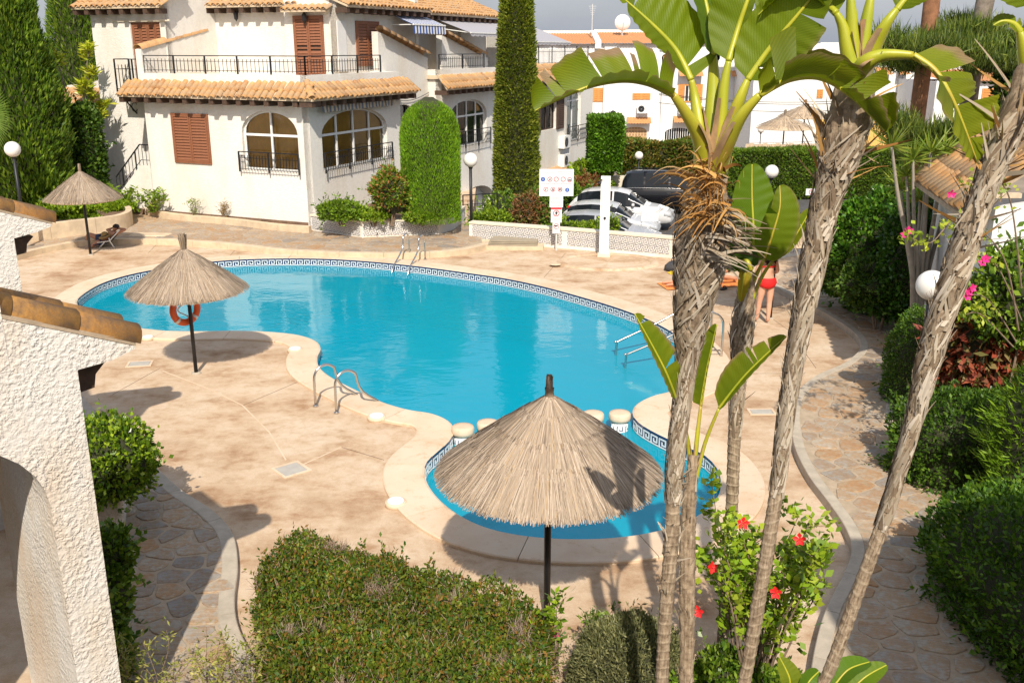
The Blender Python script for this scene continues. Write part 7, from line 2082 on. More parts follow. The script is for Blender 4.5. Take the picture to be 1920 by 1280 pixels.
big_leaf(tD, vp([(1608, 150), (1618, 80), (1628, 20)], YD), vp([(1634, -10), (1650, -60), (1680, -130)], YD), .26, (-.3, -.9, .1), 53, (0, 1), .2, .2, yellow=.1, dead=0)
big_leaf(tD, vp([(1612, 150), (1640, 85, -.05), (1662, 45, -.1)], YD), vp([(1682, 18, -.1), (1705, -8, -.1), (1760, -50, -.1)], YD), .16, (-.4, -.7, .5), 54, (1, 1), .3, .1, yellow=.1, dead=.05)
big_leaf(tD, vp([(1602, 150), (1600, 80), (1596, 20)], YD), vp([(1594, -10), (1590, -60), (1560, -160)], YD), .24, (.3, -.9, .1), 55, (0, 0), .2, .2, yellow=.05, dead=0, green=(.095, .16, .008))

# E: rightmost leaning trunk
YE = 5.2; LSC = YE / 6.3
tE = thing('strelitzia_tree', 'rightmost strelitzia trunk leaning strongly across the path and the globe lamp', 'tree', (0, 0, 0))
C4, X, Y_ = fib_trunk(tE, [(1522, 1350, 24, YE), (1562, 1240, 25, YE), (1612, 1100, 26, YE), (1655, 980, 27, YE), (1692, 860, 29, YE), (1720, 760, 34, YE), (1745, 660, 46, YE), (1775, 560, 50, YE), (1808, 460, 50, YE), (1840, 370, 44, YE), (1878, 270, 56, YE), (1915, 190, 60, YE), (1935, 120, 50, YE)], 43, .42)
braid(tE, C4, X, Y_, .50, .94, 600, 203); trunk_fibres(tE, C4, X, Y_, .60, .97, 170, 45, .14, .006)
trunk_fibres(tE, C4, X, Y_, .82, .99, 60, 46, .32, .012, FIB_O + FIB, .2, .7, 'dead_leaf_fibres')
big_leaf(tE, vp([(1935, 150), (1925, 110), (1918, 80)], YE), vp([(1912, 60), (1900, 45), (1880, 40), (1862, 48)], YE), .09, (0, -.5, .8), 61, (1, 1), .2, .2, yellow=.3, dead=.3)
big_leaf(tE, vp([(1940, 150), (1940, 80), (1938, 40)], YE), vp([(1930, 10), (1910, -30), (1880, -80)], YE), .24, (.2, -.9, .2), 62, (0, 1), .2, .2, yellow=.1, dead=0)
big_leaf(tE, vp([(1945, 150), (1965, 70)], YE), vp([(1985, 30), (2040, -20), (2120, 20)], YE), .26, (0, -.5, .9), 63, (3, 3), .3, .2)
# ground level leaves at the bottom edge
tF = thing('strelitzia_offset', 'young strelitzia offset with broad leaves at the bottom edge right of the trunks', 'plant', tuple(G(1530, 1420)))
tF.location = (0, 0, 0)
YF_ = 5.2
big_leaf(tF, vp([(1530, 1420), (1545, 1340)], YF_), vp([(1560, 1290), (1590, 1255, .05), (1630, 1240, .1)], YF_), .10, (-.3, -.3, .9), 71, (0, 0), .3, .1, green=(.12, .23, .015), yellow=.05, dead=0, pet_r=(.02, .01))
big_leaf(tF, vp([(1540, 1420), (1560, 1350)], YF_), vp([(1580, 1310), (1620, 1270, .05), (1662, 1246, .1)], YF_), .10, (-.2, -.5, .8), 72, (0, 0), .3, .1, green=(.14, .24, .015), yellow=.1, dead=0, pet_r=(.02, .01))
big_leaf(tF, vp([(1500, 1420), (1490, 1340)], YF_), vp([(1480, 1300), (1480, 1270), (1462, 1232, .05)], YF_), .09, (.2, -.9, .3), 73, (0, 0), .3, .1, green=(.20, .26, .02), yellow=.2, dead=0, pet_r=(.02, .01))
big_leaf(tF, vp([(1520, 1420), (1510, 1350)], YF_), vp([(1508, 1310), (1515, 1280), (1535, 1258, .05)], YF_), .09, (.2, -.7, .5), 74, (0, 0), .2, .1, green=(.10, .20, .015), yellow=.05, dead=0, pet_r=(.02, .01))

# ================================================================== RIGHT-HAND PLANTING
def shr(px, py, Y, r_, N, L, W, pal, seed, label, name='garden_shrub', **kw):
    p_ = V(px, py, Y); return shrub(name, label, (p_.x, Y, p_.z), r_, N, L, W, pal, seed, ground=kw.pop('ground', .05), **kw)
shr(1640, 474, 20.0, (1.10, .9, 1.32), 17000, .09, .06, [(.035, .11, .010), (.06, .16, .012), (.025, .075, .008), (.10, .20, .02)], 101, 'big glossy green shrub beyond the bend of the right path', mat='leaf_gloss', lump=.15, zmin=-.9)
shr(1742, 492, 18.2, (1.0, .8, 1.48), 14000, .09, .06, [(.030, .09, .010), (.05, .13, .012), (.022, .065, .008)], 102, 'dark green shrub between the path bend and the globe lamp', mat='leaf_gloss', lump=.17, zmin=-.9)
shr(1715, 395, 22.5, (1.2, .8, .5), 6000, .10, .06, G_MID, 103, 'green shrub under the spiky dracaena', lump=.2, zmin=-.8)
shr(1655, 535, 18.4, (.85, .5, .55), 6000, .08, .05, G_DARK, 109, 'low dark shrub at the far kerb of the right path', lump=.2, zmin=-.8)
shr(1735, 700, 14.4, (.60, .55, 1.0), 17000, .055, .022, [(.040, .10, .010), (.065, .14, .012), (.10, .18, .02), (.030, .075, .010)], 104, 'clipped green mound at the inner bend of the right path', sq=2.8, lump=.06, ls=4, zmin=-.95, depth=.08)
shr(1838, 845, 11.6, (1.10, .70, .74), 20000, .065, .03, [(.035, .09, .010), (.055, .12, .012), (.085, .16, .015), (.026, .065, .008)], 105, 'dense clipped hedge right of the path, below the red leaves', sq=3.2, lump=.07, ls=4, zmin=-.95)
shr(1948, 1150, 8.1, (.80, 1.5, .98), 28000, .065, .032, [(.040, .10, .010), (.06, .14, .012), (.10, .19, .015), (.028, .07, .008)], 106, 'near green hedge in the bottom right corner', sq=2.8, lump=.10, ls=4, zmin=-.95)
shr(1845, 650, 12.6, (.62, .45, .66), 2600, .17, .07, [(.20, .045, .03), (.13, .05, .03), (.28, .08, .045), (.08, .08, .025), (.16, .13, .06)], 107, 'red bronze leaved bush below the bougainvillea', lump=.22, zmin=-.8, out=.8, up=-.2)
shr(1905, 560, 12.2, (.55, .45, .65), 3400, .10, .06, G_MID, 110, 'leafy climber on the white wall at the right edge', lump=.25, zmin=-.9)
cn = V(1945, 830, 10.2); conifer('young_conifer', 'bright feathery young conifer at the right edge', (cn.x, 10.2, .05), 2.25, .52, 9000, [(.10, .20, .012), (.16, .28, .02), (.07, .14, .012)], 108, prof=lambda t_: np.interp(t_, [0, .1, .6, 1], [.5, .9, .95, .12]), L=.13, W=.02, lump=.30, ls=6, up=.5, depth=.25, trunk_r=.03, cat='conifer')
# bougainvillea: arching sprays with pink bracts
bgv = thing('bougainvillea', 'bougainvillea sprays with pink bracts across the right white wall', 'climber', tuple(V(1905, 640, 11.5)[:2]) + (.05,))
org = Vector(bgv.location); q = MB(); lp = []
for L_ in ([(1910, 620), (1880, 480), (1800, 410), (1745, 455), (1700, 442)], [(1915, 600), (1870, 500), (1830, 480), (1790, 520)], [(1905, 640), (1850, 560), (1800, 555)], [(1915, 540), (1895, 380), (1860, 330), (1820, 345)], [(1900, 650), (1840, 590), (1810, 590)]):
    P = [Vector(v) - org for v in smooth_poly([tuple(V(x, y, 11.3 - .15 * i)) for i, (x, y) in enumerate(L_)], 8, False)]
    q.tube(P, list(np.linspace(.012, .004, len(P))), 5); lp += P[len(P) // 3:]
q.build('sprays', 'twig', bgv); g_ = np.random.default_rng(2); A = np.array([tuple(v) for v in lp]); i = g_.integers(0, len(A), 420); n_ = g_.normal(size=(420, 3)); n_ /= np.linalg.norm(n_, axis=1)[:, None]
leaf_obj('foliage', bgv, [leaves(A[i] + g_.normal(size=(420, 3)) * .05, n_, .075, .05, 5, [(.22, .30, .03), (.30, .36, .04), (.14, .22, .02)], None, out=1, up=.1, rnd_=.3, depth=0)])
for k, (x, y) in enumerate([(1697, 440), (1703, 433), (1842, 492), (1848, 486), (1815, 548), (1822, 540), (1812, 556), (1783, 363)]):
    flower(bgv, V(x, y, 10.9) - org, (random.uniform(-.5, .5), -.9, random.uniform(-.2, .5)), .065, 'bougainvillea_pink', k)
# dracaena: pale branching stems with spiky rosettes
dr = V(1745, 400, 16.5); dro = thing('dracaena', 'branching dracaena with spiky rosettes behind the right shrubs', 'tree', (dr.x, 16.5, .05)); org = Vector(dro.location); q = MB(); S_ = []
for k, (x, y) in enumerate([(1672, 275), (1712, 300), (1745, 285), (1772, 285), (1700, 330), (1735, 345), (1765, 330), (1790, 310), (1725, 375), (1690, 355)]):
    e = V(x, y, 16.5 - .3 + .12 * k) - org; q.tube([Vector(v) for v in smooth_poly([(0, 0, 0), (e.x * .25, e.y * .25, e.z * .45), (e.x * .7, e.y * .7, e.z * .75), tuple(e)], 5, False)], list(np.linspace(.055, .022, 16)), 7)
    g_ = np.random.default_rng(k); D = sph(60, k, -.4); A = np.tile(np.array(e), (60, 1)); VV = leaves(A, D, .42, .035, k + 5, [(.10, .17, .018), (.16, .24, .03), (.22, .28, .05)], None, out=1, up=.15, rnd_=.1, depth=0, tipw=.35); S_.append(VV)
q.build('stems', 'pale_stem', dro, True); leaf_obj('rosettes', dro, S_)
# Norfolk pine like tree and its grey neighbour
def needle_branch(P, N, L, seed, pal, spread=.22):
    g_ = np.random.default_rng(seed); P = np.array([tuple(p_) for p_ in P]); i = g_.integers(0, len(P) - 1, N); f = g_.uniform(0, 1, (N, 1)); A = P[i] * (1 - f) + P[i + 1] * f + g_.normal(size=(N, 3)) * spread * np.array([1, 1, .35]); n_ = g_.normal(size=(N, 3)) * .5 + np.array([0, 0, .9]); n_ /= np.linalg.norm(n_, axis=1)[:, None]
    return leaves(A, n_, L, .022, seed + 1, pal, None, out=1, up=.5, rnd_=.2, depth=0, tipw=.4)
YN = 21.0
npn = V(1708, 372, YN); nt_ = thing('norfolk_pine', 'pine with a reddish bare trunk and bristly upswept branches at upper right', 'tree', (npn.x, YN, .0)); org = Vector(nt_.location)
P = [V(1702, 420, YN), V(1706, 340, YN), V(1722, 200, YN), V(1738, 80, YN), V(1752, -40, YN), V(1760, -120, YN)]; P = [Vector((npn.x - .02, YN, 0))] + P; q = MB(); q.tube([Vector(v) - org for v in smooth_poly([tuple(v) for v in P], 5, False)], .165, 12); q.build('trunk', 'bark_brown', nt_, True)
S_ = []; q = MB(); PN = [(.035, .065, .010), (.06, .10, .014), (.09, .14, .02), (.13, .17, .03)]
for k, L_ in enumerate([[(1735, 100, 0), (1690, 95, -1), (1650, 75, -1.6)], [(1730, 130, 0), (1690, 130, .5), (1640, 110, 1)], [(1735, 110, 0), (1790, 110, -1), (1840, 95, -1.8)], [(1730, 125, 0), (1800, 110, 1), (1880, 118, 1.6)], [(1738, 80, 0), (1800, 75, -.5), (1850, 60, -1)], [(1715, 260, 0), (1690, 250, -1), (1665, 225, -1.6)], [(1715, 270, 0), (1760, 262, -1), (1800, 240, -1.6)], [(1712, 300, 0), (1740, 300, .6), (1790, 270, 1)], [(1735, 110, 0), (1745, 105, -1.4), (1760, 90, -2.4)], [(1712, 280, 0), (1700, 262, 1.5), (1680, 240, 2.2)]]):
    P = [Vector(v) - org for v in smooth_poly([tuple(V(x, y, YN + d_)) for x, y, d_ in L_], 6, False)]; q.tube(P, list(np.linspace(.05, .015, len(P))), 6); S_.append(needle_branch(P, 1700, .30, 120 + k, PN))
q.build('branches', 'bark_brown', nt_); leaf_obj('crown', nt_, S_)
YN = 23.5; p_ = V(1838, 330, YN); n2 = thing('pine', 'grey barked pine trunk with bristly foliage at the top right corner', 'tree', (p_.x, YN, 0)); org = Vector(n2.location)
P = [V(1800, 380, YN), V(1815, 200, YN), V(1836, 60, YN), V(1856, -40, YN), V(1866, -100, YN)]; P = [Vector((P[0].x, YN, 0))] + P; org = Vector((P[0].x, YN, 0)); n2.location = org; q = MB(); q.tube([Vector(v) - org for v in smooth_poly([tuple(v) for v in P], 5, False)], .2, 12); q.build('trunk', 'bark_grey', n2, True)
S_ = []; q = MB()
for k, L_ in enumerate([[(1830, 100, 0), (1780, 95, -1), (1745, 80, -1.4)], [(1832, 90, 0), (1870, 90, -1), (1925, 75, -1.5)], [(1828, 120, 0), (1880, 125, .6), (1930, 120, 1)], [(1835, 70, 0), (1810, 60, 1), (1790, 45, 1.5)], [(1826, 130, 0), (1850, 130, -1.5), (1890, 120, -2)]]):
    P = [Vector(v) - org for v in smooth_poly([tuple(V(x, y, YN + d_)) for x, y, d_ in L_], 6, False)]; q.tube(P, list(np.linspace(.05, .015, len(P))), 6); S_.append(needle_branch(P, 1700, .32, 140 + k, PN, .25))
q.build('branches', 'bark_grey', n2); leaf_obj('crown', n2, S_)
p_ = V(1795, 170, 25); shrub('ivy_column', 'dark ivy clad column below the grey pine', (V(1895, 200, 22).x, 22, V(1895, 190, 22).z), (.35, .35, 1.1), 5000, .12, .08, G_DARK, 150, lump=.2, zmin=-1, ground=0)

# ================================================================== NEAR WING WALLS AND THE HOUSE THE PICTURE IS TAKEN FROM
def wing(name, label, E, ang, z_end, slope, arch_hole=True, length=2.6, thick=.64, mat='stucco_near', capsize=1.0, over=.42, beam=True):
    """wall running back-left from its free end E; local x points to the free end, top slopes down to it"""
    root = thing(name, label, 'wing wall', (E[0], E[1], 0), R(ang))
    f = lambda a, z, d=0.0: (a, d, z)
    zt = lambda a: z_end - slope * a
    outer = [(-length, -.1), (0, -.1), (0, zt(0) - .27), (over * .6, zt(over) - .07), (over, zt(over) - .02), (over, zt(over)), (-length, zt(-length))]
    holes = [arch(-1.75, -.31, .0, z_end - 1.25, z_end - .62)] if arch_hole else []
    q = MB(); q.panel(outer, holes, lambda a, z: (a, 0, z), thick, Vector((0, 1, 0))); q.panel(outer, holes, lambda a, z: (a, thick, z))
    n = len(outer); q.add([(a, 0, z) for a, z in outer] + [(a, thick, z) for a, z in outer], [(i, n + i, n + (i + 1) % n, (i + 1) % n) for i in range(n)])
    if arch_hole: q.box((-.165, thick + .46, (z_end - .75) / 2), (.285, .90, z_end - .75))
    q.build('wall', mat, root)
    # rows of large barrel tiles on the coping, bedded in mortar
    d_ = Vector((1, 0, -slope)).normalized(); nz_ = Vector((slope, 0, 1)).normalized()
    capme = tile_mesh(.150 * capsize, .52 * capsize, .94, .022, 8).mesh('coping_tile', 'cap_tile')
    n_t = int(length / (.46 * capsize)) + 1
    for r_ in range(2):
        for k in range(n_t):
            o = link('coping_tile', capme, root); M = Matrix((Vector((0, -1, 0)), -d_, nz_)).transposed()
            if M.determinant() < 0: M = Matrix((Vector((0, 1, 0)), -d_, nz_)).transposed()
            p_ = Vector((over + .04, .145 + r_ * (thick - .29), zt(over) + .0)) - d_ * (.46 * capsize * k) + nz_ * (.012 + .004 * k)
            o.matrix_local = Matrix.Translation(p_) @ M.to_4x4()
    q = MB(); A = Vector((over + .01, .0, zt(over) + .035)); Bq = Vector((-length, 0, zt(-length) + .035))
    q.add([A, Bq, Bq + Vector((0, thick, 0)), A + Vector((0, thick, 0)), A + Vector((0, 0, -.034)), Bq + Vector((0, 0, -.034)), Bq + Vector((0, thick, -.034)), A + Vector((0, thick, -.034))], [(0, 3, 2, 1), (4, 5, 6, 7), (0, 1, 5, 4), (2, 3, 7, 6), (3, 0, 4, 7)])
    q.build('mortar_bed', 'mortar', root)
    if beam:
        q = MB(); B_ = [(.005, zt(0) - .50), (.15, zt(0) - .48), (.17, zt(0) - .38), (.25, zt(0) - .30), (.005, zt(0) - .24)]
        q.add([(a, .16, z) for a, z in B_] + [(a, .34, z) for a, z in B_], [(4, 3, 2, 1, 0), (5, 6, 7, 8, 9)] + [(i, (i + 1) % 5, 5 + (i + 1) % 5, 5 + i) for i in range(5)]); q.build('beam_end', 'dark_wood', root)
    return root
k_ = 1.40
E1 = (-2.21 * k_, 4.6 * k_)
E1 = (-3.09, 6.47); z_e1 = 3.58
wing('wing_wall', 'near rough white stucco wing wall with orange coping tiles at the left edge', E1, 42, z_e1, .43)
Y2 = 10.72; pe = Vector((-5.63, 10.72, 0)); z_e2 = 3.55 + .38 * .42
wing('wing_wall', 'farther shaded white wing wall with orange coping tiles at the left edge', (pe.x, Y2), 42, z_e2, .38, arch_hole=False, length=1.2)
# taller piece of the same terrace rising at the frame edge
tb = thing('terrace_house', 'white stucco terrace house behind and beside the viewpoint, casting the foreground shade', 'house', (-6, 0, 0))
def blk(poly, z0, z1, mat='stucco_near', nm='wall'):
    q = MB(); q.prism([(x + 6, y) for x, y in poly], z0, z1); return q.build(nm, mat, tb)
pA = Vector(E1) - Vector((math.cos(R(42)), math.sin(R(42)))) * .93
pA = Vector((-3.40, 6.17)); dW = Vector((.743, .669)); nW = Vector((-.669, .743)); blk([tuple(pA + nW * .012), tuple(pA + nW * .62), tuple(pA + nW * .62 - dW), tuple(pA + nW * .012 - dW)], 3.4, V(10, 412, 6.2).z)
blk([(-4.6, 4.9), (-7.6, 10.2), (-9.3, 12.2), (-15, 10.5), (-14, -6), (-6, -6)], -.1, 6.0)
blk([(-14, -9), (14, -9), (14, -1.2), (3.4, -1.2), (-14, -1.2)], -.1, 6.4)
blk([(3.5, -1.25), (14, -1.25), (14, 2.6), (3.5, 2.6)], -.1, 6.9)
q = MB(); q.add([(-8.4, -9.5, 6.45), (20.5, -9.5, 6.45), (20.5, -.9, 6.45), (-8.4, -.9, 6.45), (-8.4, -5, 7.6), (20.5, -5, 7.6)], [(3, 2, 5, 4), (0, 4, 5, 1), (0, 3, 4), (1, 5, 2), (0, 1, 2, 3)]); q.build('roof', 'roof_tile', tb)

# ================================================================== RIGHT-HAND HOUSE CORNER
rp = V(1842, 560, 13.6)
rh = thing('garden_house', 'white walled garden house with a weathered tile roof behind the rightmost trunk', 'house', (rp.x, 13.6, 0), R(-12))
ztop = V(1800, 392, 13.6).z
wall(rh, (lambda a, z, d=0.0: (a, d, z)), [(0, -.1), (5, -.1), (5, ztop + 1.0), (.0, ztop)], mat='white_render')
wall(rh, (lambda a, z, d=0.0: (d, -a, z)), rect(-4, -.25, -.1, ztop), mat='white_render')
rr2 = link('roof', None, rh)
e0 = Vector((-.55, -.35, ztop - .02)); e1 = Vector((-.55, 3.2, ztop - .02)); upv = Vector((1.25, 0, 1.0)).normalized()
q = MB(); q.add([e0, e1, e1 + upv * 1.35, e0 + upv * 1.35] + [v + Vector((0, 0, -.07)) for v in (e0, e1, e1 + upv * 1.35, e0 + upv * 1.35)], [(0, 3, 2, 1), (4, 5, 6, 7), (0, 1, 5, 4), (3, 0, 4, 7)]); q.build('roof_bed', 'mortar', rr2)
tiles(rr2, e0 + Vector((0, 0, .01)), (0, 1, 0), upv, 3.4, 1.35, sp=.26, row=.36, me=tile_mesh(.115, .46, .9, .016, 6).mesh('roof_tile', 'roof_tile'))

# ================================================================== FAR WHITE HOUSES
FY = 72.0
def fx(px, py=200, Y=FY): return V(px, py, Y).x
def fz(py, px=1200, Y=FY): return V(px, py, Y).z
corr = None
def far_roof(parent, x0, x1, y0, y1, z0, z1, name='roof'):
    """corrugated clay sheet: rows of tiny tiles as one sheet"""
    q = MB(); n = int((x1 - x0) / .10); P = []
    for k in range(n + 1):
        x = x0 + (x1 - x0) * k / n; dz = .05 * abs(math.sin(k * math.pi / 2))
        for j in range(6):
            f = j / 5; P.append((x, y0 + (y1 - y0) * f, z0 + (z1 - z0) * f + dz + (.02 if j % 2 else 0)))
    q.add(P, [(k * 6 + j, (k + 1) * 6 + j, (k + 1) * 6 + j + 1, k * 6 + j + 1) for k in range(n) for j in range(5)])
    o = q.build(name, 'far_tile', parent); return o
def far_house(label, px0, px1, eave, ridge, Y=FY, feats=(), base=300, roof=True):
    x0, x1 = fx(px0, 200, Y), fx(px1, 200, Y); ze, zr = fz(eave, 1200, Y), fz(ridge, 1200, Y)
    root = thing('row_house', label, 'house', ((x0 + x1) / 2, Y, PARK_Z)); cx = (x0 + x1) / 2; S_ = lambda px, py: (fx(px, py, Y) - cx, fz(py, px, Y) - PARK_Z)
    f = lambda a, z, d=0.0: (a, d, z)
    holes = []
    for ft in feats:
        if ft[0] in ('arch', 'grille'):
            a0, z1 = S_(ft[1], ft[2]); a1, z0 = S_(ft[3], ft[4]); holes.append(arch(a0, a1, z0, z0 + (z1 - z0) * .72, z1, 8))
        if ft[0] == 'round':
            a, z = S_(ft[1], ft[2]); r_ = ft[3] * Y / FPX; holes.append([(a + r_ * math.cos(2 * math.pi * k / 14), z + r_ * math.sin(2 * math.pi * k / 14)) for k in range(14)])
    wall(root, f, rect(x0 - cx - .04, x1 - cx + .04, 0, ze - PARK_Z), holes, .2, 'white_render')
    q = MB(); q.box((0, 4.3, (ze - PARK_Z) / 2), (x1 - x0 - .06, 8, ze - PARK_Z - .1)); q.build('house_block', 'white_render', root)
    if roof:
        far_roof(root, x0 - cx + .15, x1 - cx - .15, -.35, 4.5, ze - PARK_Z, zr - PARK_Z)
        q = MB(); z_ = ze - PARK_Z; zz = zr - PARK_Z
        q.add([(x1 - cx - .22, -.3, z_ - .3), (x1 - cx + .22, -.3, z_ - .3), (x1 - cx + .22, 4.6, z_ - .3), (x1 - cx - .22, 4.6, z_ - .3), (x1 - cx - .22, -.3, z_ + .22), (x1 - cx + .22, -.3, z_ + .22), (x1 - cx + .22, 4.6, zz + .25), (x1 - cx - .22, 4.6, zz + .25)], [(3, 2, 1, 0), (4, 5, 6, 7), (0, 1, 5, 4), (1, 2, 6, 5), (2, 3, 7, 6), (3, 0, 4, 7)])
        q.box((0, 4.6, zz + .05), (x1 - x0, .3, .35)); q.build('party_wall', 'white_paint', root)
    for ft in feats:
        if ft[0] == 'shut':
            a0, z1 = S_(ft[1], ft[2]); a1, z0 = S_(ft[3], ft[4])
            r2 = link('window', None, root)
            q = MB(); bx3(q, f, a0, a1, z0, z1, -.06, -.01); q.build('shutter', 'pine_board', r2)
            q = MB()
            for k in range(int((z1 - z0) / .14)): bx3(q, f, a0 + .1, (a0 + a1) / 2 - .06, z0 + .1 + k * .14, z0 + .16 + k * .14, -.085, -.061); bx3(q, f, (a0 + a1) / 2 + .06, a1 - .1, z0 + .1 + k * .14, z0 + .16 + k * .14, -.085, -.061)
            q.build('louvres', 'pine_board', r2)
            if len(ft) > 5:
                b0, b1 = a0 + (a1 - a0) * .28, a0 + (a1 - a0) * .72; q = MB(); bx3(q, f, b0, b1, z0 + .12, z1 - .12, -.10, -.087); q.build('pane', 'dark_room', r2)
                q = MB()
                for k in range(4): bx3(q, f, b0 + (b1 - b0) * k / 3 - .03, b0 + (b1 - b0) * k / 3 + .03, z0 + .1, z1 - .1, -.12, -.101)
                q.build('bars', 'white_paint', r2)
        if ft[0] == 'round':
            a, z = S_(ft[1], ft[2]); r_ = ft[3] * Y / FPX; q = MB(); q.add([(a + r_ * math.cos(2 * math.pi * k / 14), .14, z + r_ * math.sin(2 * math.pi * k / 14)) for k in range(14)], [tuple(range(13, -1, -1))]); q.build('round_window', 'pine_board', root)
            q = MB(); bx3(q, f, a - r_ * .15, a + r_ * .25, z - r_ * .8, z + r_ * .8, .11, .135); q.build('glazing', 'dark_room', root)
        if ft[0] == 'canopy':
            a0, z1 = S_(ft[1], ft[2]); a1, z0 = S_(ft[3], ft[4]); far_roof(root, a0, a1, -.7, 0, z0, z1, 'canopy')
        if ft[0] == 'arch':
            a0, z1 = S_(ft[1], ft[2]); a1, z0 = S_(ft[3], ft[4]); r2 = link('window', None, root); q = MB(); bx3(q, f, a0, a1, z0, z1, .20, .22); q.build('pane', 'car_glass', r2)
            for k in range(13):
                q = MB(); a = a0 + (a1 - a0) * k / 12; bx3(q, f, a - .02, a + .02, z0, z0 + (z1 - z0) * (.72 + .28 * math.sqrt(max(0, 1 - (2 * k / 12 - 1) ** 2))), .05, .09); q.build('bar', 'white_paint', r2)
        if ft[0] == 'grille':
            a0, z1 = S_(ft[1], ft[2]); a1, z0 = S_(ft[3], ft[4]); r2 = link('breeze_block_screen', None, root); q = MB(); bx3(q, f, a0, a1, z0, z1, .20, .22); q.build('backing', 'dark_wood', r2)
            for i in range(8):
                for j in range(5):
                    a, z = a0 + (a1 - a0) * (i + .5) / 8, z0 + (z1 - z0) * (j + .5) / 5
                    w_, h_ = (a1 - a0) / 8, (z1 - z0) / 5; q = MB(); 
                    for s0, s1, t0, t1 in ((-.5, -.3, -.5, .5), (.3, .5, -.5, .5), (-.3, .3, -.5, -.3), (-.3, .3, .3, .5), (-.08, .08, -.3, .3), (-.3, .3, -.08, .08)): bx3(q, f, a + s0 * w_, a + s1 * w_, z + t0 * h_, z + t1 * h_, .08, .15)
                    q.build('block', 'terracotta_grille', r2)
        if ft[0] == 'recess':
            a0, z1 = S_(ft[1], ft[2]); a1, z0 = S_(ft[3], ft[4]); q = MB(); bx3(q, f, a0, a1, z0, z1, -.35, -.005); o = q.build('pilaster', 'white_render', root)
    return root
far_house('far white row house left of the others, with orange shutters low behind the house end', 985, 1118, 83, 62, feats=[('shut', 1112, 165, 1132, 191), ('recess', 1030, 90, 1040, 250)])
far_house('far white row house with terracotta screen and two round windows', 1120, 1238, 82, 60, feats=[('round', 1156, 109, 7), ('grille', 1168, 238, 1212, 268), ('canopy', 1175, 221, 1219, 231), ('shut', 1186, 175, 1219, 187), ('recess', 1133, 88, 1150, 270)])
far_house('far white row house behind the main leaf fan, with open orange shutters', 1240, 1340, 80, 57, feats=[('round', 1248, 109, 7), ('shut', 1272, 158, 1316, 192, 1), ('arch', 1247, 240, 1296, 272), ('canopy', 1262, 219, 1308, 229), ('round', 1343, 108, 7), ('canopy', 1272, 133, 1316, 143)])
far_house('far white row house with closed orange shutters left of the white gable', 1342, 1412, 80, 57, feats=[('shut', 1377, 157, 1413, 193), ('arch', 1372, 246, 1404, 276), ('canopy', 1362, 226, 1412, 236), ('canopy', 1369, 134, 1413, 144)])
far_house('large blank white gable wall with a chimney block, right of the row', 1411, 1528, 82, 70, Y=66, roof=False)
gb = thing('chimney_block', 'white chimney block on the flat roof right of the gable', 'chimney', (fx(1511, 80, 67), 67.5, fz(95, 1500, 67))); q = MB(); q.box((0, 0, .7), (.72, .8, 1.7)); q.build('stack', 'white_render', gb); q = MB(); q.box((-3.2, 0, 1.2), (2.6, 1, 2.8)); q.build('stair_head', 'white_render', gb)
far_house('white house with yellow ground floor between the two leaning trunks', 1529, 1662, 80, 70, Y=70, feats=[('shut', 1530, 168, 1542, 184), ('shut', 1655, 97, 1668, 108)], roof=False)
far_house('white house with small tile canopies seen under the drooping right leaf', 1640, 1745, 95, 80, Y=64, feats=[('canopy', 1640, 128, 1668, 140), ('canopy', 1682, 128, 1700, 140)], roof=False)
far_house('house with two tiled gables and orange doors at the right behind the pines', 1752, 1905, 152, 135, Y=58, feats=[('shut', 1842, 166, 1880, 200)])
q = MB(); a0, a1 = fx(1530, 260, 62), fx(1700, 260, 62); q.box(((a0 + a1) / 2, 62, (fz(215, 1500, 62) + PARK_Z) / 2), (a1 - a0, .3, fz(215, 1500, 62) - PARK_Z)); tag(q.build('yellow_wall', 'yellow_wall'), 'yellow ochre boundary wall behind the far hedge', 'wall')
rs_ = thing('reed_fence', 'pale reed fence behind the far hedge below the thatched parasols', 'fence', ((fx(1400, 270, 54) + fx(1560, 270, 54)) / 2, 54, PARK_Z)); L_ = (fx(1560, 270, 54) - fx(1395, 270, 54)); hh_ = fz(270, 1450, 54) - PARK_Z
for k in range(20): q = MB(); q.box((-L_ / 2 + L_ * (k + .5) / 20, .02 * (k % 2), hh_ / 2), (L_ / 20 - .01, .05, hh_ + .08 * math.sin(k * 2.1))); q.build('reed_panel', 'reed_screen', rs_)
for k, (x, y, Y, lab) in enumerate([(1205, 204, FY - .3, 'air conditioner left of the leaf fan on the far row house'), (1152, 213, FY - .3, 'air conditioner above the square topiary on the far row house'), (1283, 205, FY - .3, 'left one of two air conditioners behind the petioles'), (1307, 205, FY - .3, 'right one of two air conditioners behind the petioles')]):
    ac_unit('air_conditioner', lab, tuple(V(x, y, Y)), 0, 'air conditioners on far houses', .85, .62)
# dish, antenna, wires
dp = V(1167, 44, FY + 3); ds = thing('satellite_dish', 'white satellite dish on the ridge of the far houses', 'satellite dish', (dp.x, FY + 3, fz(60, 1167, FY + 3) - .3)); q = MB(); q.lathe([(.02, 0), (.30, .05), (.50, .15), (.58, .24)], 24, close=False); q.v = [(x, -.35 + z, y + .95) for x, y, z in q.v]; q.build('dish', 'white_plastic', ds, True); q = MB(); q.tube([(0, 0, -.3), (0, 0, .95)], .05, 8); q.tube([(0, -.3, .5), (0, -.8, .95)], .02, 6); q.build('mount', 'aluminium', ds)
dp = V(1110, 55, FY + 2); an_ = thing('antenna', 'thin rooftop antenna mast above the far tile roofs', 'antenna', (dp.x, FY + 2, dp.z - .5)); hh_ = fz(8, 1110, FY + 2) - dp.z + .5; q = MB(); q.tube([(0, 0, 0), (0, 0, hh_)], .035, 6); q.build('mast', 'aluminium', an_); q = MB()
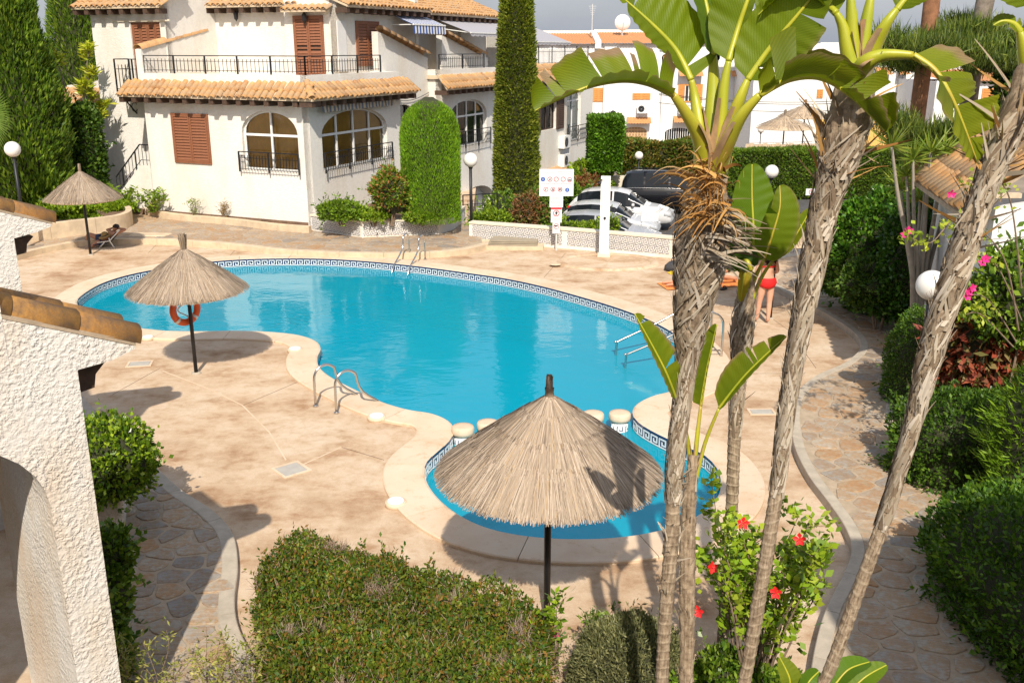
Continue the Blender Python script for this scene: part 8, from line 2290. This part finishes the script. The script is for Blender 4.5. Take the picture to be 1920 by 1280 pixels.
for k in range(5): q.bar((-.28 + .04 * k, -.02, hh_ - .15 - .14 * k), (.28 - .04 * k, .02, hh_ - .15 - .14 * k), .02)
q.build('elements', 'aluminium', an_)
for k, (y0, y1) in enumerate(((178, 185), (193, 198), (176, 180))):
    q = MB(); A, Bq = V(1235, y0, 63), V(1640, y1 + 6, 63); q.tube([A + (Bq - A) * (i / 20) - Vector((0, 0, .35 * math.sin(math.pi * i / 20))) for i in range(21)], .018, 4); tag(q.build('overhead_wire', 'iron'), ['upper overhead wire crossing the white gable', 'lower overhead wire crossing the white gable', 'overhead wire starting behind the drooping leaf'][k], 'wire', 'overhead wires')

# ================================================================== PEOPLE
def figure(root, joints, edges, rootj, mat, name='body', sub=2):
    me = bpy.data.meshes.new(name); names = list(joints); idx = {n: i for i, n in enumerate(names)}
    me.from_pydata([joints[n][0] for n in names], [(idx[a], idx[b_]) for a, b_ in edges], [])
    me.materials.append(MAT[mat]); o = link(name, me, root)
    sk = o.modifiers.new('skin', 'SKIN'); sk.use_smooth_shade = True; sk.branch_smoothing = .5
    if not me.skin_vertices: me.skin_vertices.new() if hasattr(me.skin_vertices, 'new') else None
    return o, names, idx
def skin_body(root, joints, edges, rootj, mat, name='body'):
    me = bpy.data.meshes.new(name); names = list(joints); idx = {n: i for i, n in enumerate(names)}
    bm = bmesh.new(); lay = bm.verts.layers.skin.verify(); vs_ = []
    for n in names:
        p_, r_ = joints[n]; v_ = bm.verts.new(p_); v_[lay].radius = r_ if isinstance(r_, tuple) else (r_, r_); v_[lay].use_root = (n == rootj); vs_.append(v_)
    for a, b_ in edges: bm.edges.new((vs_[idx[a]], vs_[idx[b_]]))
    bm.to_mesh(me); bm.free(); me.materials.append(MAT[mat]); o = link(name, me, root)
    sk = o.modifiers.new('skin', 'SKIN'); sk.use_smooth_shade = True; sk.branch_smoothing = .4
    ss = o.modifiers.new('sub', 'SUBSURF'); ss.levels = 1; ss.render_levels = 2
    return o
def body_edges(): 
    E_ = [('pelvis', 'belly'), ('belly', 'chest'), ('chest', 'neck0'), ('neck0', 'neck1'), ('neck1', 'head'), ('head', 'crown')]
    for s in 'LR': E_ += [('chest', 'sh' + s), ('sh' + s, 'el' + s), ('el' + s, 'wr' + s), ('wr' + s, 'pa' + s), ('pelvis', 'hip' + s), ('hip' + s, 'kn' + s), ('kn' + s, 'calf' + s), ('calf' + s, 'an' + s), ('an' + s, 'toe' + s)] if True else []
    for s in 'LR': E_ += [('pa' + s, 'f%d%s' % (k, s)) for k in range(5)]
    return E_
def make_person(root, J, mat):
    """J: main joint positions; adds calves, palms and five fingers to each hand"""
    r_ = {'pelvis': .145, 'belly': (.125, .10), 'chest': (.155, .11), 'neck0': .06, 'neck1': .048, 'head': .088, 'crown': .072, 'sh': .052, 'el': .040, 'wr': .028, 'pa': (.036, .018), 'hip': .105, 'kn': .058, 'calf': .056, 'an': .036, 'toe': (.036, .022)}
    jt = {}
    for n, p_ in J.items(): jt[n] = (Vector(p_), r_.get(n, r_.get(n[:-1], .03)))
    for s in 'LR':
        k, a = Vector(J['kn' + s]), Vector(J['an' + s]); jt['calf' + s] = (k + (a - k) * .30, r_['calf'])
        w_, e = Vector(J['wr' + s]), Vector(J['el' + s]); d = (w_ - e).normalized(); sd = d.cross(Vector((.2, .5, 1))).normalized(); up = sd.cross(d)
        pa = w_ + d * .075; jt['pa' + s] = (pa, r_['pa'])
        for f_ in range(5):
            if f_ == 0: jt['f0' + s] = (pa - d * .02 + sd * .055 + d * .03, .010)
            else: jt['f%d%s' % (f_, s)] = (pa + d * (.085 - .008 * abs(f_ - 2)) + sd * (.024 - .016 * (f_ - 1)) - up * .015, .009)
    return skin_body(root, jt, body_edges(), 'pelvis', mat)
def shell(root, rings, mat, name, n=20):
    """clothing: stack of elliptical rings (centre, rx, ry)"""
    q = MB(); P = []
    for c, rx, ry in rings:
        for k in range(n): a = 2 * math.pi * k / n; P.append((c[0] + rx * math.cos(a), c[1] + ry * math.sin(a), c[2]))
    q.add(P, [(i * n + k, i * n + (k + 1) % n, (i + 1) * n + (k + 1) % n, (i + 1) * n + k) for i in range(len(rings) - 1) for k in range(n)])
    return q.build(name, mat, root, True)
wf = G(1432, 606)
wm = thing('person', 'woman in a red bikini standing with her back turned beside the parasol pole', 'person', (wf.x, wf.y, 0), R(6))
make_person(wm, {'pelvis': (0, 0, .90), 'belly': (-.01, .01, 1.07), 'chest': (-.01, .0, 1.24), 'neck0': (-.01, .0, 1.40), 'neck1': (-.01, .015, 1.46), 'head': (-.01, .035, 1.55), 'crown': (-.01, .03, 1.63),
     'shL': (-.17, .0, 1.35), 'shR': (.15, .0, 1.35), 'elL': (-.235, .02, 1.09), 'elR': (.225, .03, 1.09), 'wrL': (-.17, .20, 1.00), 'wrR': (.16, .21, 1.02),
     'hipL': (-.085, 0, .83), 'hipR': (.085, 0, .83), 'knL': (-.11, .05, .46), 'knR': (.085, .0, .46), 'anL': (-.12, .10, .075), 'anR': (.075, -.03, .075), 'toeL': (-.14, .23, .03), 'toeR': (.09, .12, .03)}, 'skin_pale')
shell(wm, [((0, 0, .985), .165, .130), ((0, 0, .95), .185, .155), ((0, -.005, .88), .20, .170), ((0, -.005, .80), .165, .150), ((0, 0, .755), .07, .09)], 'red_cloth', 'bikini_bottom')
shell(wm, [((-.01, 0, 1.245), .172, .128), ((-.01, 0, 1.215), .168, .126)], 'red_cloth', 'bikini_strap')
hp_, n_ = blob_pts((-.01, .0, 1.50), (.155, .145, .20), 900, 5, .12, 4, -1); leaf_obj('hair', wm, [leaves(hp_, n_, .10, .03, 6, [(.020, .012, .009), (.035, .020, .014)], None, out=.4, up=-.8, rnd_=.7, depth=.04)], 'fibre'); core_blob(wm, (-.01, .0, 1.50), (.145, .13, .19), 5, .12, 4, 2.0, .95, 'hair_mass', 'hair_dark')
# lying on an orange towel, behind the main trunk
lf = G(1318, 534); lo_ = thing('person', 'sunbather in green trunks lying on an orange towel behind the main trunk', 'person', (lf.x, lf.y, .02), R(12))
hx_ = G(1352, 520).x - lf.x
make_person(lo_, {'pelvis': (.02, 0, .13), 'belly': (.18, .02, .15), 'chest': (.38, .03, .20), 'neck0': (.52, .06, .24), 'neck1': (.57, .08, .27), 'head': (.64, .12, .30), 'crown': (.70, .14, .33),
     'shL': (.42, .19, .20), 'shR': (.45, -.12, .20), 'elL': (.68, .30, .06), 'elR': (.82, -.10, .12), 'wrL': (.78, .18, .08), 'wrR': (.90, .12, .10),
     'hipL': (-.06, .09, .13), 'hipR': (-.06, -.09, .13), 'knL': (-.46, .13, .09), 'knR': (-.46, -.10, .09), 'anL': (-.85, .14, .06), 'anR': (-.85, -.10, .06), 'toeL': (-1.0, .16, .05), 'toeR': (-1.0, -.12, .05)}, 'skin_warm')
q = MB(); q.tube([(.10, 0, .14), (.0, 0, .135), (-.08, 0, .13)], [.155, .17, .165], 16, squash=.85); q.tube([(-.06, .09, .13), (-.26, .115, .115)], [.115, .10], 12); q.tube([(-.06, -.09, .13), (-.26, -.10, .115)], [.115, .10], 12); q.build('trunks', 'green_cloth', lo_, True)
hp_, n_ = blob_pts((.68, .13, .335), (.10, .10, .085), 300, 5, .1, 4, -1); leaf_obj('hair', lo_, [leaves(hp_, n_, .05, .02, 6, [(.02, .012, .009), (.03, .018, .012)], None, out=.5, up=0, rnd_=.7, depth=.03)], 'fibre'); core_blob(lo_, (.68, .13, .335), (.098, .098, .082), 5, .1, 4, 2.0, .95, 'hair_mass', 'hair_dark')
tw = thing('beach_towel', 'orange and pink beach towel under the sunbather', 'towel', (lf.x, lf.y, .012), R(12)); q = MB(); nx_ = 16; P = []
for i in range(nx_ + 1):
    for j in range(5): P.append((-1.05 + 2.1 * i / nx_, -.38 + .19 * j, .006 + .006 * math.sin(i * 1.7 + j)))
q.add(P, [(i * 5 + j, (i + 1) * 5 + j, (i + 1) * 5 + j + 1, i * 5 + j + 1) for i in range(nx_) for j in range(4)]); q.build('cloth', 'orange_cloth', tw, True)
for k, (x, y) in enumerate([(1344, 544), (1357, 543)]):
    p_ = G(x, y); o = thing('sandal', ['left black sandal lying on the terrace beside the sunbather', 'right black sandal lying on the terrace beside the sunbather'][k], 'sandal', (p_.x, p_.y, .003), R(-60 + 14 * k), 'black sandals by the sunbather'); q = MB(); pl = [(.045 * math.cos(2 * math.pi * i / 16) * (1 + .15 * math.sin(2 * math.pi * i / 16)), .135 * math.sin(2 * math.pi * i / 16)) for i in range(16)]; q.prism(pl, 0, .028); q.build('sole', 'rubber', o); q = MB(); q.tube([(-.05, .03, .02), (-.02, .035, .075), (.02, .035, .075), (.05, .03, .02)], [.014, .018, .018, .014], 8); q.build('strap', 'charcoal_cloth', o)
p_ = G(1257, 507); bg_ = thing('beach_bag', 'dark slouched beach bag left of the main trunk', 'bag', (p_.x + .1, p_.y, 0), R(20)); q = MB(); q.lathe([(.14, 0), (.20, .05), (.19, .16), (.12, .24), (.10, .22), (.001, .20)], 14); q.v = [(x * 1.4, y, z * (1 + .15 * math.sin(5 * x))) for x, y, z in q.v]; q.build('sack', 'charcoal_cloth', bg_, True); q = MB(); q.tube([(-.12, 0, .2), (-.06, .02, .34), (.08, .02, .33), (.12, 0, .2)], .012, 6); q.build('handle', 'navy_cloth', bg_)
p_ = G(1262, 513); yc = thing('folded_cloth', 'small folded yellow cloth beside the dark beach bag', 'cloth', (p_.x + .05, p_.y, 0), R(15)); q = MB(); q.box((0, 0, .02), (.34, .18, .035)); q.box((.02, 0, .045), (.28, .16, .02)); o = q.build('fold', 'yellow_cloth', yc); o.modifiers.new('b', 'BEVEL').width = .01

# reclining on a low lounger
YM = G(190, 462).y
mj = lambda x, y, dY=0.0: tuple(V(x, y, YM + dY) - Vector((G(195, 462).x, YM, 0)))
mn = thing('person', 'tanned person reclining on the lounger with arms behind the head', 'person', (G(195, 462).x, YM, 0), 0)
make_person(mn, {'pelvis': mj(190, 449), 'belly': mj(200, 445), 'chest': mj(210, 438), 'neck0': mj(214, 433), 'neck1': mj(215, 431), 'head': mj(216.5, 428), 'crown': mj(217, 425.5),
     'shL': mj(207, 434, .16), 'shR': mj(217, 438, -.14), 'elL': mj(200, 431, .32), 'elR': mj(236, 430, -.12), 'wrL': mj(208, 428.5, .20), 'wrR': mj(222, 428, .02),
     'hipL': mj(188, 448, .09), 'hipR': mj(188, 451, -.09), 'knL': mj(165, 438, .12), 'knR': mj(176, 459, -.20), 'anL': mj(160, 458, .10), 'anR': mj(160, 470, -.20), 'toeL': mj(155, 461, .06), 'toeR': mj(157, 473, -.24)}, 'skin_tan')
core_blob(mn, mj(217.5, 425.5, .03), (.095, .10, .085), 3, .1, 4, 2.0, 1.0, 'hair', 'hair_dark')
a_, b_ = Vector(mj(193, 448)), Vector(mj(184, 449.5)); q = MB(); q.tube([a_, b_], [.165, .165], 14); q.build('shorts', 'navy_cloth', mn, True)
hc = V(197, 441, YM - .12); ht_ = thing('straw_hat', 'straw hat resting on the belly of the reclining person', 'hat', tuple(hc - Vector((0, 0, .02))), 0); q = MB(); q.lathe([(.19, .0), (.185, .012), (.095, .02), (.09, .09), (.06, .115), (.001, .118)], 24); q.build('hat_body', 'straw_hat', ht_, True); ht_.rotation_euler = (R(15), R(-14), 0); q = MB(); q.lathe([(.097, .018), (.096, .045)], 24, close=False); q.build('hat_band', 'charcoal_cloth', ht_)
lg = thing('sun_lounger', 'low folding lounger with white frame under the far parasol', 'lounger', (G(200, 462).x, YM, 0), 0); org = Vector(lg.location)
lp_ = lambda x, y, dY=0.0: V(x, y, YM + dY) - org
for s in (-.27, .27):
    q = MB(); q.tube([lp_(182, 455, s), lp_(205, 452, s), lp_(224, 431, s)], .016, 8); q.tube([Vector((lp_(186, 462, s).x, s, .01)), lp_(196, 454, s)], .016, 8); q.tube([Vector((lp_(214, 462, s).x, s, .01)), lp_(206, 452, s), lp_(204, 446, s)], .018, 8); q.build('side_frame', 'white_plastic', lg, True)
def sheet(A, Bq, w_, nm, mat):
    q = MB(); q.add([A + Vector((0, -w_, 0)), Bq + Vector((0, -w_, 0)), Bq + Vector((0, w_, 0)), A + Vector((0, w_, 0))] + [v + Vector((0, 0, -.02)) for v in (A + Vector((0, -w_, 0)), Bq + Vector((0, -w_, 0)), Bq + Vector((0, w_, 0)), A + Vector((0, w_, 0)))], [(0, 1, 2, 3), (7, 6, 5, 4), (0, 4, 5, 1), (1, 5, 6, 2), (2, 6, 7, 3), (3, 7, 4, 0)]); q.build(nm, mat, lg)
sheet(lp_(181, 455.5), lp_(205, 452.5), .26, 'seat_sling', 'navy_cloth'); sheet(lp_(205, 452.3), lp_(224, 431.5), .26, 'back_sling', 'charcoal_cloth')
p_ = G(283, 450); bn = thing('stone_slab', 'flat pale stone slab on the terrace step right of the lounger', 'slab', (p_.x, p_.y, 0), R(-6)); q = MB(); q.box((0, 0, .09), (1.15, .55, .18)); o = q.build('slab', 'kerb_stone', bn); o.modifiers.new('b', 'BEVEL').width = .03

# ================================================================== give every thing its origin at its own base
bpy.context.view_layer.update()
def low_pts(o):
    out = []
    if o.type == 'MESH': out += [o.matrix_world @ Vector(c) for c in o.bound_box]
    for c in o.children: out += low_pts(c)
    return out
for o in [q for q in scene.objects if q.parent is None and q.type == 'EMPTY' and q.location.length < 1e-6]:
    pts = low_pts(o)
    if not pts: continue
    c = Vector((sum(p_.x for p_ in pts) / len(pts), sum(p_.y for p_ in pts) / len(pts), min(p_.z for p_ in pts)))
    o.location = c
    for ch in o.children: ch.location = ch.location - c
for o in scene.objects:
    if o.type == 'MESH' and o.parent is not None and o.name.split('.')[0] in ('loose_fibres', 'peeling_bark', 'dead_leaf_fibres', 'dead_leaf_stubs', 'twigs'): o['kind'] = 'stuff'
